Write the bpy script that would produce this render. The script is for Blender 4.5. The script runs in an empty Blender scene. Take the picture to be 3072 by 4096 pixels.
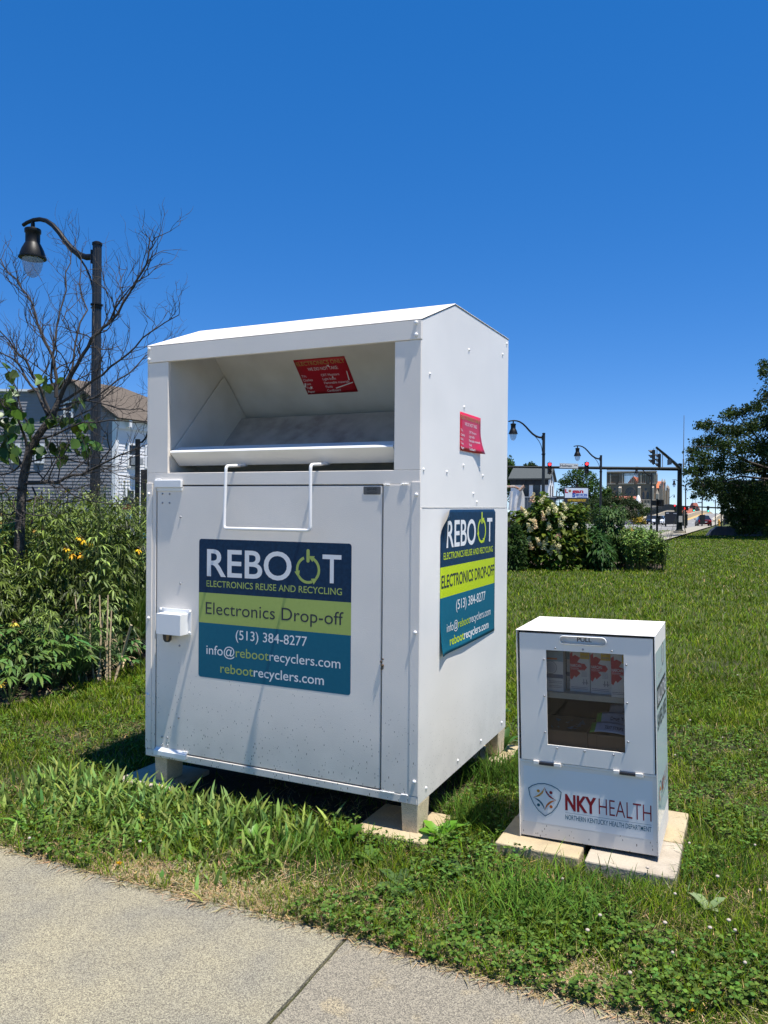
import bpy, bmesh, math, random
import numpy as np
from mathutils import Matrix, Vector, Euler
rnd = random.Random(7)
rng = np.random.default_rng(11)
R = math.radians
S = bpy.context.scene
COL = S.collection

# ------------------------------------------------------------------ camera, sky, sun, exposure
F_PX, PITCH, ROLL, CAM_Z = 3116.5, R(0.11656), R(0.47690), 1.35
_fw = Vector((0, math.cos(PITCH), math.sin(PITCH)))
_up = Vector((0, -math.sin(PITCH), math.cos(PITCH)))
_rt = Vector((1, 0, 0))
_r2 = _rt * math.cos(ROLL) + _up * math.sin(ROLL)
_u2 = -_rt * math.sin(ROLL) + _up * math.cos(ROLL)
cam_d = bpy.data.cameras.new('camera')
cam = bpy.data.objects.new('camera', cam_d)
COL.objects.link(cam)
cam.matrix_world = Matrix(((_r2.x, _u2.x, -_fw.x, 0), (_r2.y, _u2.y, -_fw.y, 0), (_r2.z, _u2.z, -_fw.z, CAM_Z), (0, 0, 0, 1)))
cam_d.sensor_fit = 'VERTICAL'
cam_d.sensor_height = 24.0
cam_d.sensor_width = 18.0
cam_d.lens = F_PX / 4096 * 24.0
cam_d.clip_start = 0.05
cam_d.clip_end = 3000
S.camera = cam

SUN = Vector((0.233, -0.187, 1.0)).normalized()
SUN_EL = math.asin(SUN.z)
SUN_ROT = math.atan2(SUN.x, SUN.y)
W = bpy.data.worlds.new('World')
S.world = W
W.use_nodes = True
nt = W.node_tree
for n_ in list(nt.nodes):
    nt.nodes.remove(n_)
sky = nt.nodes.new('ShaderNodeTexSky')
sky.sky_type = 'NISHITA'
sky.sun_disc = False
sky.sun_elevation = SUN_EL
sky.sun_rotation = SUN_ROT
sky.altitude = 200
sky.air_density = 0.45
sky.dust_density = 0.0
sky.ozone_density = 1.5
gm = nt.nodes.new('ShaderNodeGamma')
gm.inputs[1].default_value = 0.52
hs = nt.nodes.new('ShaderNodeHueSaturation')
hs.inputs['Saturation'].default_value = 1.99
hs.inputs['Value'].default_value = 2.7
hs.inputs['Hue'].default_value = 0.513
bg = nt.nodes.new('ShaderNodeBackground')
bg.inputs['Strength'].default_value = 0.098
wo = nt.nodes.new('ShaderNodeOutputWorld')
nt.links.new(sky.outputs[0], gm.inputs[0])
nt.links.new(gm.outputs[0], hs.inputs['Color'])
nt.links.new(hs.outputs[0], bg.inputs[0])
nt.links.new(bg.outputs[0], wo.inputs[0])
sun_d = bpy.data.lights.new('sun', 'SUN')
sun_d.energy = 5.0
sun_d.angle = R(0.53)
sun_d.color = (1.0, 0.955, 0.88)
sun = bpy.data.objects.new('sun', sun_d)
COL.objects.link(sun)
sun.rotation_euler = SUN.to_track_quat('Z', 'Y').to_euler()
sun.location = SUN * 60
S.view_settings.view_transform = 'Standard'
S.view_settings.look = 'None'
S.view_settings.gamma = 1
S.view_settings.exposure = 0.58
S.view_settings.use_curve_mapping = False
S.cycles.max_bounces = 8
S.cycles.transparent_max_bounces = 12
S.cycles.use_denoising = True

GZ = -0.055          # ground level


def ray(px, py):     # direction through a point of the 3072 x 4096 frame
    return _fw + _r2 * ((px - 1536) / F_PX) - _u2 * ((py - 2048) / F_PX)


def gp(px, py, z=GZ):
    d = ray(px, py)
    t = (z - CAM_Z) / d.z
    return Vector((d.x * t, d.y * t, z))


def at(px, py, Y):
    d = ray(px, py)
    t = Y / d.y
    return Vector((d.x * t, Y, CAM_Z + d.z * t))


# ------------------------------------------------------------------ materials
MATS = {}


def mat(name, col=(0.8, 0.8, 0.8), rough=0.5, metal=0.0, spec=0.5, noise=None, bump=None, attr=None, transl=0.0, emit=0.0, coord='Object', specks=None, noise2=None, grains=None):
    """noise=(scale, dark colour, amount, detail); bump=(scale, distance); specks=(scale, radius, colour)"""
    if name in MATS:
        return MATS[name]
    m = bpy.data.materials.new(name)
    MATS[name] = m
    m.use_nodes = True
    t = m.node_tree
    N, L = t.nodes, t.links
    p = N['Principled BSDF']
    p.inputs['Roughness'].default_value = rough
    p.inputs['Metallic'].default_value = metal
    p.inputs['Specular IOR Level'].default_value = spec
    tc = N.new('ShaderNodeTexCoord')
    if attr:
        a = N.new('ShaderNodeAttribute')
        a.attribute_name = attr
        csock = a.outputs['Color']
    else:
        rgb = N.new('ShaderNodeRGB')
        rgb.outputs[0].default_value = (*col, 1)
        csock = rgb.outputs[0]

    def mixin(csock, scale, c2, amt, detail=4.0, lo=0.35, hi=0.7):
        nz = N.new('ShaderNodeTexNoise')
        nz.inputs['Scale'].default_value = scale
        nz.inputs['Detail'].default_value = detail
        L.new(tc.outputs[coord], nz.inputs['Vector'])
        mr = N.new('ShaderNodeMapRange')
        mr.inputs['From Min'].default_value = lo
        mr.inputs['From Max'].default_value = hi
        mr.inputs['To Max'].default_value = amt
        L.new(nz.outputs[0], mr.inputs[0])
        mx = N.new('ShaderNodeMix')
        mx.data_type = 'RGBA'
        L.new(mr.outputs[0], mx.inputs[0])
        L.new(csock, mx.inputs[6])
        mx.inputs[7].default_value = (*c2, 1)
        return mx.outputs[2]
    for nn in (noise, noise2):
        if nn:
            csock = mixin(csock, *nn)
    if specks:
        sc, rad, c2 = specks
        vo = N.new('ShaderNodeTexVoronoi')
        vo.inputs['Scale'].default_value = sc
        L.new(tc.outputs[coord], vo.inputs['Vector'])
        mr = N.new('ShaderNodeMapRange')
        mr.inputs['From Min'].default_value = rad
        mr.inputs['From Max'].default_value = rad * 0.7
        L.new(vo.outputs['Distance'], mr.inputs[0])
        mx = N.new('ShaderNodeMix')
        mx.data_type = 'RGBA'
        L.new(mr.outputs[0], mx.inputs[0])
        L.new(csock, mx.inputs[6])
        mx.inputs[7].default_value = (*c2, 1)
        csock = mx.outputs[2]
    if grains:           # packed stones: a tint per cell between two colours, dark in the joints
        sc, c1, c2, c3 = grains
        vo = N.new('ShaderNodeTexVoronoi')
        vo.inputs['Scale'].default_value = sc
        L.new(tc.outputs[coord], vo.inputs['Vector'])
        sp_ = N.new('ShaderNodeSeparateColor')
        L.new(vo.outputs['Color'], sp_.inputs[0])
        rp = N.new('ShaderNodeValToRGB')
        e = rp.color_ramp.elements
        e[0].position, e[0].color = 0.12, (*c1, 1)
        e[1].position, e[1].color = 0.75, (*c2, 1)
        L.new(sp_.outputs[0], rp.inputs[0])
        mx = N.new('ShaderNodeMix')
        mx.data_type = 'RGBA'
        mx.blend_type = 'MULTIPLY'
        mx.inputs[0].default_value = 1.0
        L.new(csock, mx.inputs[6])
        L.new(rp.outputs[0], mx.inputs[7])
        mr = N.new('ShaderNodeMapRange')
        mr.inputs['From Min'].default_value = 0.45
        mr.inputs['From Max'].default_value = 0.85
        mr.inputs['To Max'].default_value = 0.8
        L.new(vo.outputs['Distance'], mr.inputs[0])
        m2 = N.new('ShaderNodeMix')
        m2.data_type = 'RGBA'
        L.new(mr.outputs[0], m2.inputs[0])
        L.new(mx.outputs[2], m2.inputs[6])
        m2.inputs[7].default_value = (*c3, 1)
        csock = m2.outputs[2]
    L.new(csock, p.inputs['Base Color'])
    if bump:
        nz = N.new('ShaderNodeTexNoise')
        nz.inputs['Scale'].default_value = bump[0]
        nz.inputs['Detail'].default_value = bump[2] if len(bump) > 2 else 2.0
        L.new(tc.outputs[coord], nz.inputs['Vector'])
        b = N.new('ShaderNodeBump')
        b.inputs['Distance'].default_value = bump[1]
        L.new(nz.outputs[0], b.inputs['Height'])
        L.new(b.outputs[0], p.inputs['Normal'])
    if emit:
        L.new(csock, p.inputs['Emission Color'])
        p.inputs['Emission Strength'].default_value = emit
    if transl:
        tr = N.new('ShaderNodeBsdfTranslucent')
        L.new(csock, tr.inputs['Color'])
        ms = N.new('ShaderNodeMixShader')
        ms.inputs[0].default_value = transl
        L.new(p.outputs[0], ms.inputs[1])
        L.new(tr.outputs[0], ms.inputs[2])
        L.new(ms.outputs[0], N['Material Output'].inputs[0])
    return m


def glass_mat(name, tint=(0.9, 0.95, 0.95), rough=0.02, gloss=0.12):
    m = bpy.data.materials.new(name)
    m.use_nodes = True
    t = m.node_tree
    N, L = t.nodes, t.links
    N.remove(N['Principled BSDF'])
    tr = N.new('ShaderNodeBsdfTransparent')
    tr.inputs[0].default_value = (*tint, 1)
    gl = N.new('ShaderNodeBsdfGlossy')
    gl.inputs['Roughness'].default_value = rough
    fr = N.new('ShaderNodeFresnel')
    fr.inputs[0].default_value = 1.5
    mr = N.new('ShaderNodeMath')
    mr.operation = 'MULTIPLY_ADD'
    mr.inputs[1].default_value = 0.55
    mr.inputs[2].default_value = gloss
    L.new(fr.outputs[0], mr.inputs[0])
    ms = N.new('ShaderNodeMixShader')
    L.new(mr.outputs[0], ms.inputs[0])
    L.new(tr.outputs[0], ms.inputs[1])
    L.new(gl.outputs[0], ms.inputs[2])
    L.new(ms.outputs[0], N['Material Output'].inputs[0])
    MATS[name] = m
    return m


# ------------------------------------------------------------------ mesh helpers
class MB:
    def __init__(s):
        s.v, s.f, s.mi, s.sm, s.cuts = [], [], [], [], []

    def cut(s):          # the pieces between cuts become objects of their own in build_split
        if len(s.f) and (not s.cuts or s.cuts[-1] != len(s.f)):
            s.cuts.append(len(s.f))

    def build_split(s, name, mats, parent):
        ed = [0] + s.cuts + [len(s.f)]
        for a, e in zip(ed[:-1], ed[1:]):
            if e <= a:
                continue
            used = sorted({i for f in s.f[a:e] for i in f})
            mp = {i: k for k, i in enumerate(used)}
            b = MB()
            b.v = [s.v[i] for i in used]
            b.f = [tuple(mp[i] for i in f) for f in s.f[a:e]]
            b.mi, b.sm = s.mi[a:e], s.sm[a:e]
            b.build(name, mats, parent)

    def add(s, vs, fs, mi=0, smooth=False):
        o = len(s.v)
        s.v += [tuple(p) for p in vs]
        for f in fs:
            s.f.append(tuple(o + i for i in f))
            s.mi.append(mi)
            s.sm.append(smooth)
        return s

    def box(s, x0, x1, y0, y1, z0, z1, mi=0):
        v = [(x0, y0, z0), (x1, y0, z0), (x1, y1, z0), (x0, y1, z0), (x0, y0, z1), (x1, y0, z1), (x1, y1, z1), (x0, y1, z1)]
        return s.add(v, [(0, 3, 2, 1), (4, 5, 6, 7), (0, 1, 5, 4), (1, 2, 6, 5), (2, 3, 7, 6), (3, 0, 4, 7)], mi)

    def taper(s, c, z0, z1, w0, d0, w1, d1, mi=0):
        x, y = c
        v = [(x - w0, y - d0, z0), (x + w0, y - d0, z0), (x + w0, y + d0, z0), (x - w0, y + d0, z0), (x - w1, y - d1, z1), (x + w1, y - d1, z1), (x + w1, y + d1, z1), (x - w1, y + d1, z1)]
        return s.add(v, [(0, 3, 2, 1), (4, 5, 6, 7), (0, 1, 5, 4), (1, 2, 6, 5), (2, 3, 7, 6), (3, 0, 4, 7)], mi)

    def prism(s, poly, a0, a1, axis='x', mi=0, caps=True):
        """poly: 2D points; axis x -> (y,z), y -> (x,z), z -> (x,y)"""
        def P(a, q):
            return {'x': (a, q[0], q[1]), 'y': (q[0], a, q[1]), 'z': (q[0], q[1], a)}[axis]
        n = len(poly)
        v = [P(a0, q) for q in poly] + [P(a1, q) for q in poly]
        f = [(i, (i + 1) % n, n + (i + 1) % n, n + i) for i in range(n)]
        if caps:
            f += [tuple(range(n))[::-1], tuple(range(n, 2 * n))]
        return s.add(v, f, mi)

    def tube(s, pts, rad, n=8, mi=0, caps=True, smooth=True):
        pts = [Vector(p) for p in pts]
        k = len(pts)
        rads = rad if isinstance(rad, (list, tuple)) else [rad] * k
        vs, fs = [], []
        prev = None
        for i, p in enumerate(pts):
            d = (pts[min(i + 1, k - 1)] - pts[max(i - 1, 0)])
            if d.length < 1e-9:
                d = Vector((0, 0, 1))
            d.normalize()
            if prev is None:
                a = Vector((0, 0, 1)) if abs(d.z) < 0.9 else Vector((1, 0, 0))
                u = d.cross(a).normalized()
            else:
                u = prev - d * prev.dot(d)
                u = u.normalized() if u.length > 1e-6 else d.orthogonal().normalized()
            prev = u
            w = d.cross(u)
            for j in range(n):
                an = 2 * math.pi * j / n
                vs.append(p + (u * math.cos(an) + w * math.sin(an)) * rads[i])
        for i in range(k - 1):
            for j in range(n):
                fs.append((i * n + j, i * n + (j + 1) % n, (i + 1) * n + (j + 1) % n, (i + 1) * n + j))
        if caps:
            fs.append(tuple(range(n))[::-1])
            fs.append(tuple(range((k - 1) * n, k * n)))
        return s.add(vs, fs, mi, smooth)

    def lathe(s, prof, c=(0, 0, 0), n=20, mi=0, smooth=True, caps=True):
        vs, fs = [], []
        for r, z in prof:
            for j in range(n):
                a = 2 * math.pi * j / n
                vs.append((c[0] + r * math.cos(a), c[1] + r * math.sin(a), c[2] + z))
        for i in range(len(prof) - 1):
            for j in range(n):
                fs.append((i * n + j, i * n + (j + 1) % n, (i + 1) * n + (j + 1) % n, (i + 1) * n + j))
        if caps:
            fs.append(tuple(range(n))[::-1])
            fs.append(tuple(range((len(prof) - 1) * n, len(prof) * n)))
        return s.add(vs, fs, mi, smooth)

    def ball(s, c, r, n=10, m=6, mi=0, sc=(1, 1, 1)):
        prof = [(math.sin(math.pi * i / m) * r, -math.cos(math.pi * i / m) * r) for i in range(m + 1)]
        o = len(s.v)
        s.lathe(prof, (0, 0, 0), n, mi, True, False)
        for i in range(o, len(s.v)):
            p = s.v[i]
            s.v[i] = (c[0] + p[0] * sc[0], c[1] + p[1] * sc[1], c[2] + p[2] * sc[2])
        return s

    def quad(s, a, b, c, d, mi=0):
        return s.add([a, b, c, d], [(0, 1, 2, 3)], mi)

    def build(s, name, mats, parent=None, bevel=0.0, segs=2, sharp=35, solid=0.0):
        me = bpy.data.meshes.new(name)
        me.from_pydata(s.v, [], s.f)
        ms = mats if isinstance(mats, (list, tuple)) else [mats]
        for m in ms:
            me.materials.append(m)
        me.polygons.foreach_set('material_index', s.mi)
        me.polygons.foreach_set('use_smooth', s.sm)
        bm = bmesh.new()
        bm.from_mesh(me)
        if solid:
            bmesh.ops.remove_doubles(bm, verts=bm.verts, dist=1e-5)
        bmesh.ops.recalc_face_normals(bm, faces=bm.faces)
        bm.to_mesh(me)
        bm.free()
        if any(s.sm):
            me.set_sharp_from_angle(angle=R(sharp))
        o = bpy.data.objects.new(name, me)
        COL.objects.link(o)
        if parent is not None:
            o.parent = parent
        if solid:
            md = o.modifiers.new('solid', 'SOLIDIFY')
            md.thickness = solid
        if bevel:
            md = o.modifiers.new('bevel', 'BEVEL')
            md.width = bevel
            md.segments = segs
            md.limit_method = 'ANGLE'
            md.angle_limit = R(40)
            md.harden_normals = False
        return o


class NM:
    """big meshes from numpy arrays: quads and tris with one colour per vertex"""
    def __init__(s):
        s.V, s.C, s.T, s.Q, s.n = [], [], [], [], 0

    def add(s, v, c, tris=None, quads=None):
        if tris is not None and len(tris):
            s.T.append(tris + s.n)
        if quads is not None and len(quads):
            s.Q.append(quads + s.n)
        s.V.append(v)
        s.C.append(c)
        s.n += len(v)

    def build(s, name, m, parent=None, smooth=False):
        V = np.concatenate(s.V).astype(np.float32)
        C = np.concatenate(s.C).astype(np.float32)
        T = np.concatenate(s.T) if s.T else np.zeros((0, 3), int)
        Q = np.concatenate(s.Q) if s.Q else np.zeros((0, 4), int)
        me = bpy.data.meshes.new(name)
        me.vertices.add(len(V))
        me.vertices.foreach_set('co', V.ravel())
        nl = len(T) * 3 + len(Q) * 4
        me.loops.add(nl)
        me.loops.foreach_set('vertex_index', np.concatenate([T.ravel(), Q.ravel()]).astype(np.int32))
        me.polygons.add(len(T) + len(Q))
        st = np.concatenate([np.arange(len(T)) * 3, len(T) * 3 + np.arange(len(Q)) * 4]).astype(np.int32)
        me.polygons.foreach_set('loop_start', st)
        if smooth:
            me.polygons.foreach_set('use_smooth', np.ones(len(T) + len(Q), bool))
        me.update(calc_edges=True)
        ca = me.color_attributes.new('tint', 'FLOAT_COLOR', 'POINT')
        C4 = np.concatenate([C, np.ones((len(C), 1), np.float32)], 1)
        ca.data.foreach_set('color', C4.ravel())
        me.materials.append(m)
        o = bpy.data.objects.new(name, me)
        COL.objects.link(o)
        if parent is not None:
            o.parent = parent
        return o


def blades(nm, base, h, w, az, lean, cols, segs=3, curl=1.0):
    """grass blades: base (N,3), height, width, azimuth of the lean, how far the tip leans (fraction of h)"""
    N = len(base)
    dx, dy = np.cos(az), np.sin(az)
    sx, sy = -dy, dx
    vs = []
    for i in range(segs):
        t = i / segs
        off = lean * h * t ** (1.6)
        z = h * t * (1 - 0.25 * np.abs(lean) * t * curl)
        ww = w * (0.75 + 0.5 * t - 0.9 * t * t) * 0.5
        cx = base[:, 0] + dx * off
        cy = base[:, 1] + dy * off
        vs.append(np.stack([cx - sx * ww, cy - sy * ww, base[:, 2] + z], 1))
        vs.append(np.stack([cx + sx * ww, cy + sy * ww, base[:, 2] + z], 1))
    vs.append(np.stack([base[:, 0] + dx * lean * h, base[:, 1] + dy * lean * h, base[:, 2] + h * (1 - 0.25 * np.abs(lean) * curl)], 1))
    k = 2 * segs + 1
    V = np.stack(vs, 1).reshape(-1, 3)
    b = (np.arange(N) * k)[:, None]
    quads = np.concatenate([b + np.array([[2 * i, 2 * i + 1, 2 * i + 3, 2 * i + 2]]) for i in range(segs - 1)]) if segs > 1 else None
    tris = b + np.array([[2 * segs - 2, 2 * segs - 1, 2 * segs]])
    C = np.repeat(cols, k, axis=0)
    nm.add(V, C, tris, quads)


def leaves(nm, P, D, U, L, Wd, cols, fold=0.25, droop=0.25, wide=0.45):
    """ovate leaves: base P, direction D, upward normal U (unit-ish), length L, width Wd; folded on the midrib, drooping to the tip"""
    N = len(P)
    D = D / np.linalg.norm(D, axis=1, keepdims=True)
    Sd = np.cross(D, U)
    Sd /= np.linalg.norm(Sd, axis=1, keepdims=True) + 1e-9
    Un = np.cross(Sd, D)
    L = np.asarray(L).reshape(-1, 1) * np.ones((N, 1))
    Wd = np.asarray(Wd).reshape(-1, 1) * np.ones((N, 1))
    dz = np.zeros((N, 3))
    dz[:, 2] = -1

    def pt(t, s_):
        return P + D * L * t + Sd * Wd * 0.5 * s_ + Un * (Wd * 0.5 * abs(s_) * fold) + dz * (L * droop * t * t)
    vs = [pt(0, 0), pt(wide * 0.6, -0.8), pt(wide * 0.6, 0), pt(wide * 0.6, 0.8), pt(0.35 + wide * 0.6, -0.75), pt(0.35 + wide * 0.6, 0), pt(0.35 + wide * 0.6, 0.75), pt(1, 0)]
    V = np.stack(vs, 1).reshape(-1, 3)
    b = (np.arange(N) * 8)[:, None]
    tris = np.concatenate([b + np.array([q]) for q in ([0, 2, 1], [0, 3, 2], [4, 5, 7], [5, 6, 7])])
    quads = np.concatenate([b + np.array([q]) for q in ([1, 2, 5, 4], [2, 3, 6, 5])])
    nm.add(V, np.repeat(cols, 8, axis=0), tris, quads)


def cards(nm, P, L, cols, flat=0.0):
    """small leaf-sized kite faces, random directions, spread over P"""
    N = len(P)
    D = rng.normal(size=(N, 3))
    D[:, 2] = D[:, 2] * (1 - flat) - 0.25
    D /= np.linalg.norm(D, axis=1, keepdims=True)
    U = rng.normal(size=(N, 3))
    U[:, 2] += 0.8
    Sd = np.cross(D, U)
    Sd /= np.linalg.norm(Sd, axis=1, keepdims=True) + 1e-9
    L = L.reshape(-1, 1)
    V = np.stack([P, P + D * L * 0.5 + Sd * L * 0.33, P + D * L, P + D * L * 0.5 - Sd * L * 0.33], 1).reshape(-1, 3)
    b = (np.arange(N) * 4)[:, None]
    nm.add(V, np.repeat(cols, 4, axis=0), None, b + np.array([[0, 1, 2, 3]]))


def vary(col, n, amt=0.25, hue=0.15):
    c = np.array(col)[None, :] * (1 + rng.normal(size=(n, 1)) * amt)
    c[:, 0:1] *= 1 + rng.normal(size=(n, 1)) * hue
    c[:, 2:3] *= 1 + rng.normal(size=(n, 1)) * hue
    return np.clip(c, 0.002, 0.9)


def tag(o, label=None, cat=None, group=None, kind=None):
    if label: o['label'] = label
    if cat: o['category'] = cat
    if group: o['group'] = group
    if kind: o['kind'] = kind
    return o


def empty(name, loc=(0, 0, 0), label=None, cat=None, group=None, rz=0.0, mw=None):
    o = bpy.data.objects.new(name, None)
    o.empty_display_size = 0.1
    COL.objects.link(o)
    if mw is not None:
        o.matrix_world = mw
    else:
        o.location = loc
        o.rotation_euler = (0, 0, rz)
    return tag(o, label, cat, group)


KIDS = {}


def copy_tree(o, parent=None):
    c = o.copy()
    COL.objects.link(c)
    if parent is not None:
        c.parent = parent
    for ch in list(o.children):
        copy_tree(ch, c)
    return c


# ------------------------------------------------------------------ lettering (made first, while the scene is light)
_TX = {}


def text_raw(s, bold=0.0):
    k = (s, bold)
    if k in _TX:
        return _TX[k]
    cu = bpy.data.curves.new('lettering', 'FONT')
    cu.body = s
    cu.size = 1.0
    cu.offset = bold
    cu.resolution_u = 5
    cu.fill_mode = 'FRONT'
    o = bpy.data.objects.new('lettering', cu)
    COL.objects.link(o)
    dg = bpy.context.evaluated_depsgraph_get()
    me = bpy.data.meshes.new_from_object(o.evaluated_get(dg))
    v = np.array([tuple(p.co)[:2] for p in me.vertices])
    f = [tuple(p.vertices) for p in me.polygons]
    bpy.data.objects.remove(o)
    bpy.data.curves.remove(cu)
    bpy.data.meshes.remove(me)
    _TX[k] = (v, f)
    return _TX[k]


def text(mb, s, x0, x1, base, cap, fn, mi=0, bold=0.0, split=None):
    """letters from x0 to x1 with the capitals' height cap above the baseline; fn maps (u, v) to 3D. split=[(prefix, mi)...] colours runs"""
    mb.cut()
    v, f = text_raw(s, bold)
    hv, _ = text_raw('H', bold)
    ch = hv[:, 1].max()
    lo, hi = v[:, 0].min(), v[:, 0].max()
    pts = [fn(x0 + (p[0] - lo) / (hi - lo) * (x1 - x0), base + p[1] / ch * cap) for p in v]
    if not split:
        return mb.add(pts, f, mi)
    ends = [(text_raw(pre, bold)[0][:, 0].max(), m_) for pre, m_ in split]
    o = len(mb.v)
    mb.v += [tuple(p) for p in pts]
    for q in f:
        cx = sum(v[i][0] for i in q) / len(q)
        m_ = next((m for e, m in ends if cx <= e + 1e-4), mi)
        mb.f.append(tuple(o + i for i in q))
        mb.mi.append(m_)
        mb.sm.append(False)
    return mb


def poly(mb, pts, fn, mi=0):
    return mb.add([fn(u, v) for u, v in pts], [tuple(range(len(pts)))], mi)


def rrect(x0, x1, z0, z1, r, n=5):
    out = []
    for cx, cz, a0 in ((x1 - r, z1 - r, 0), (x0 + r, z1 - r, 90), (x0 + r, z0 + r, 180), (x1 - r, z0 + r, 270)):
        for i in range(n + 1):
            a = R(a0 + 90 * i / n)
            out.append((cx + r * math.cos(a), cz + r * math.sin(a)))
    return out


def arc_band(mb, c, r0, r1, a0, a1, fn, mi=0, n=14, sx=1.0):
    p, f = [], []
    for i in range(n + 1):
        a = R(a0 + (a1 - a0) * i / n)
        for r in (r0, r1):
            p.append(fn(c[0] + sx * r * math.cos(a), c[1] + r * math.sin(a)))
    f = [(2 * i, 2 * i + 1, 2 * i + 3, 2 * i + 2) for i in range(n)]
    return mb.add(p, f, mi)

# ================================================================== materials used in several places
def paint_mat(name, col, speck_hi, rough=0.42, bumpd=0.0007, bumps=330):
    """sprayed white paint: orange-peel bump, faint grime, and mud specks thrown up onto the lower part (they stop at height speck_hi)"""
    m = mat(name, col, rough=rough, spec=0.3, noise=(2.2, tuple(c * 0.93 for c in col), 0.8, 5.0), bump=(bumps, bumpd, 1.0))
    t = m.node_tree
    N, L = t.nodes, t.links
    p = N['Principled BSDF']
    src = p.inputs['Base Color'].links[0].from_socket
    tc = N.new('ShaderNodeTexCoord')
    mp = N.new('ShaderNodeMapping')
    mp.inputs['Scale'].default_value = (1, 1, 0.34)
    L.new(tc.outputs['Object'], mp.inputs[0])
    vo = N.new('ShaderNodeTexVoronoi')
    vo.inputs['Scale'].default_value = 120
    L.new(mp.outputs[0], vo.inputs['Vector'])
    sz = N.new('ShaderNodeSeparateColor')
    L.new(vo.outputs['Color'], sz.inputs[0])
    sx = N.new('ShaderNodeSeparateXYZ')
    L.new(tc.outputs['Object'], sx.inputs[0])
    hi = N.new('ShaderNodeMapRange')
    hi.inputs['From Min'].default_value = 0
    hi.inputs['From Max'].default_value = speck_hi
    hi.inputs['To Min'].default_value = 0.27
    hi.inputs['To Max'].default_value = 0.0
    L.new(sx.outputs['Z'], hi.inputs[0])
    rad = N.new('ShaderNodeMath')
    rad.operation = 'MULTIPLY'
    L.new(hi.outputs[0], rad.inputs[0])
    L.new(sz.outputs[0], rad.inputs[1])
    lt = N.new('ShaderNodeMath')
    lt.operation = 'LESS_THAN'
    L.new(vo.outputs['Distance'], lt.inputs[0])
    L.new(rad.outputs[0], lt.inputs[1])
    mx = N.new('ShaderNodeMix')
    mx.data_type = 'RGBA'
    L.new(lt.outputs[0], mx.inputs[0])
    L.new(src, mx.inputs[6])
    mx.inputs[7].default_value = (0.085, 0.07, 0.05, 1)
    # fine dust near the bottom edge
    nz = N.new('ShaderNodeTexNoise')
    nz.inputs['Scale'].default_value = 9
    nz.inputs['Detail'].default_value = 6
    L.new(tc.outputs['Object'], nz.inputs['Vector'])
    h2 = N.new('ShaderNodeMapRange')
    h2.inputs['From Min'].default_value = 0.0
    h2.inputs['From Max'].default_value = speck_hi * 0.5
    h2.inputs['To Min'].default_value = 0.55
    h2.inputs['To Max'].default_value = 0.0
    L.new(sx.outputs['Z'], h2.inputs[0])
    mu = N.new('ShaderNodeMath')
    mu.operation = 'MULTIPLY'
    L.new(nz.outputs[0], mu.inputs[0])
    L.new(h2.outputs[0], mu.inputs[1])
    m2 = N.new('ShaderNodeMix')
    m2.data_type = 'RGBA'
    L.new(mu.outputs[0], m2.inputs[0])
    L.new(mx.outputs[2], m2.inputs[6])
    m2.inputs[7].default_value = (0.30, 0.28, 0.25, 1)
    L.new(m2.outputs[2], p.inputs['Base Color'])
    # the sheet steel is not quite flat
    n3 = N.new('ShaderNodeTexNoise')
    n3.inputs['Scale'].default_value = 2.6
    n3.inputs['Detail'].default_value = 1.0
    L.new(tc.outputs['Object'], n3.inputs['Vector'])
    b3 = N.new('ShaderNodeBump')
    b3.inputs['Distance'].default_value = 0.010
    b3.inputs['Strength'].default_value = 0.5
    L.new(n3.outputs[0], b3.inputs['Height'])
    bo = p.inputs['Normal'].links[0].from_node
    L.new(b3.outputs[0], bo.inputs['Normal'])
    return m


M_BIN = paint_mat('white_bin_paint', (0.87, 0.80, 0.71), 0.75)
M_BINS = paint_mat('white_side_paint', (0.86, 0.825, 0.77), 0.75, 0.42, 0.0002, 300)
M_BINW = mat('white_trim_paint', (0.82, 0.82, 0.81), rough=0.35, spec=0.3)
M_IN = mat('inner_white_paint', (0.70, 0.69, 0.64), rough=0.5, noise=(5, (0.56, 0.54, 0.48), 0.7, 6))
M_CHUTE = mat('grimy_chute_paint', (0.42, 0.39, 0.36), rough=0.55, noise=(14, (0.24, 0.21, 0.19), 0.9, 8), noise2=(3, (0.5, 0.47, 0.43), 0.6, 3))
M_NAVY = mat('navy_vinyl', (0.005, 0.026, 0.062), rough=0.5, spec=0.2, noise=(60, (0.01, 0.05, 0.12), 0.5, 3))
M_TEAL = mat('teal_vinyl', (0.004, 0.115, 0.185), rough=0.5, spec=0.2, noise=(60, (0.007, 0.135, 0.205), 0.5, 3))
M_LIME = mat('lime_vinyl', (0.36, 0.45, 0.11), rough=0.5, spec=0.3, noise=(60, (0.40, 0.49, 0.13), 0.5, 3))
M_LIME2 = mat('bright_lime_vinyl', (0.52, 0.66, 0.008), rough=0.35)
M_VWHITE = mat('white_vinyl', (0.78, 0.78, 0.78), rough=0.35)
M_INK = mat('dark_ink', (0.012, 0.016, 0.035), rough=0.4)
M_RED = mat('red_sticker_vinyl', (0.42, 0.006, 0.012), rough=0.35)
M_REDF = mat('bright_red_vinyl', (0.60, 0.010, 0.04), rough=0.35)
M_GOLD = mat('faded_gold_ink', (0.42, 0.27, 0.07), rough=0.5)
M_BLACK = mat('black_metal', (0.012, 0.012, 0.014), rough=0.4)
M_DGREY = mat('engraved_plate_metal', (0.12, 0.115, 0.11), rough=0.45, metal=0.4)
M_STEEL = mat('screw_steel', (0.35, 0.35, 0.36), rough=0.35, metal=0.8)
M_CONC = mat('speckled_block', (0.66, 0.54, 0.36), rough=0.9, specks=(210, 0.30, (0.22, 0.17, 0.10)), noise=(30, (0.50, 0.41, 0.27), 0.7, 5), bump=(120, 0.003, 4))
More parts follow.
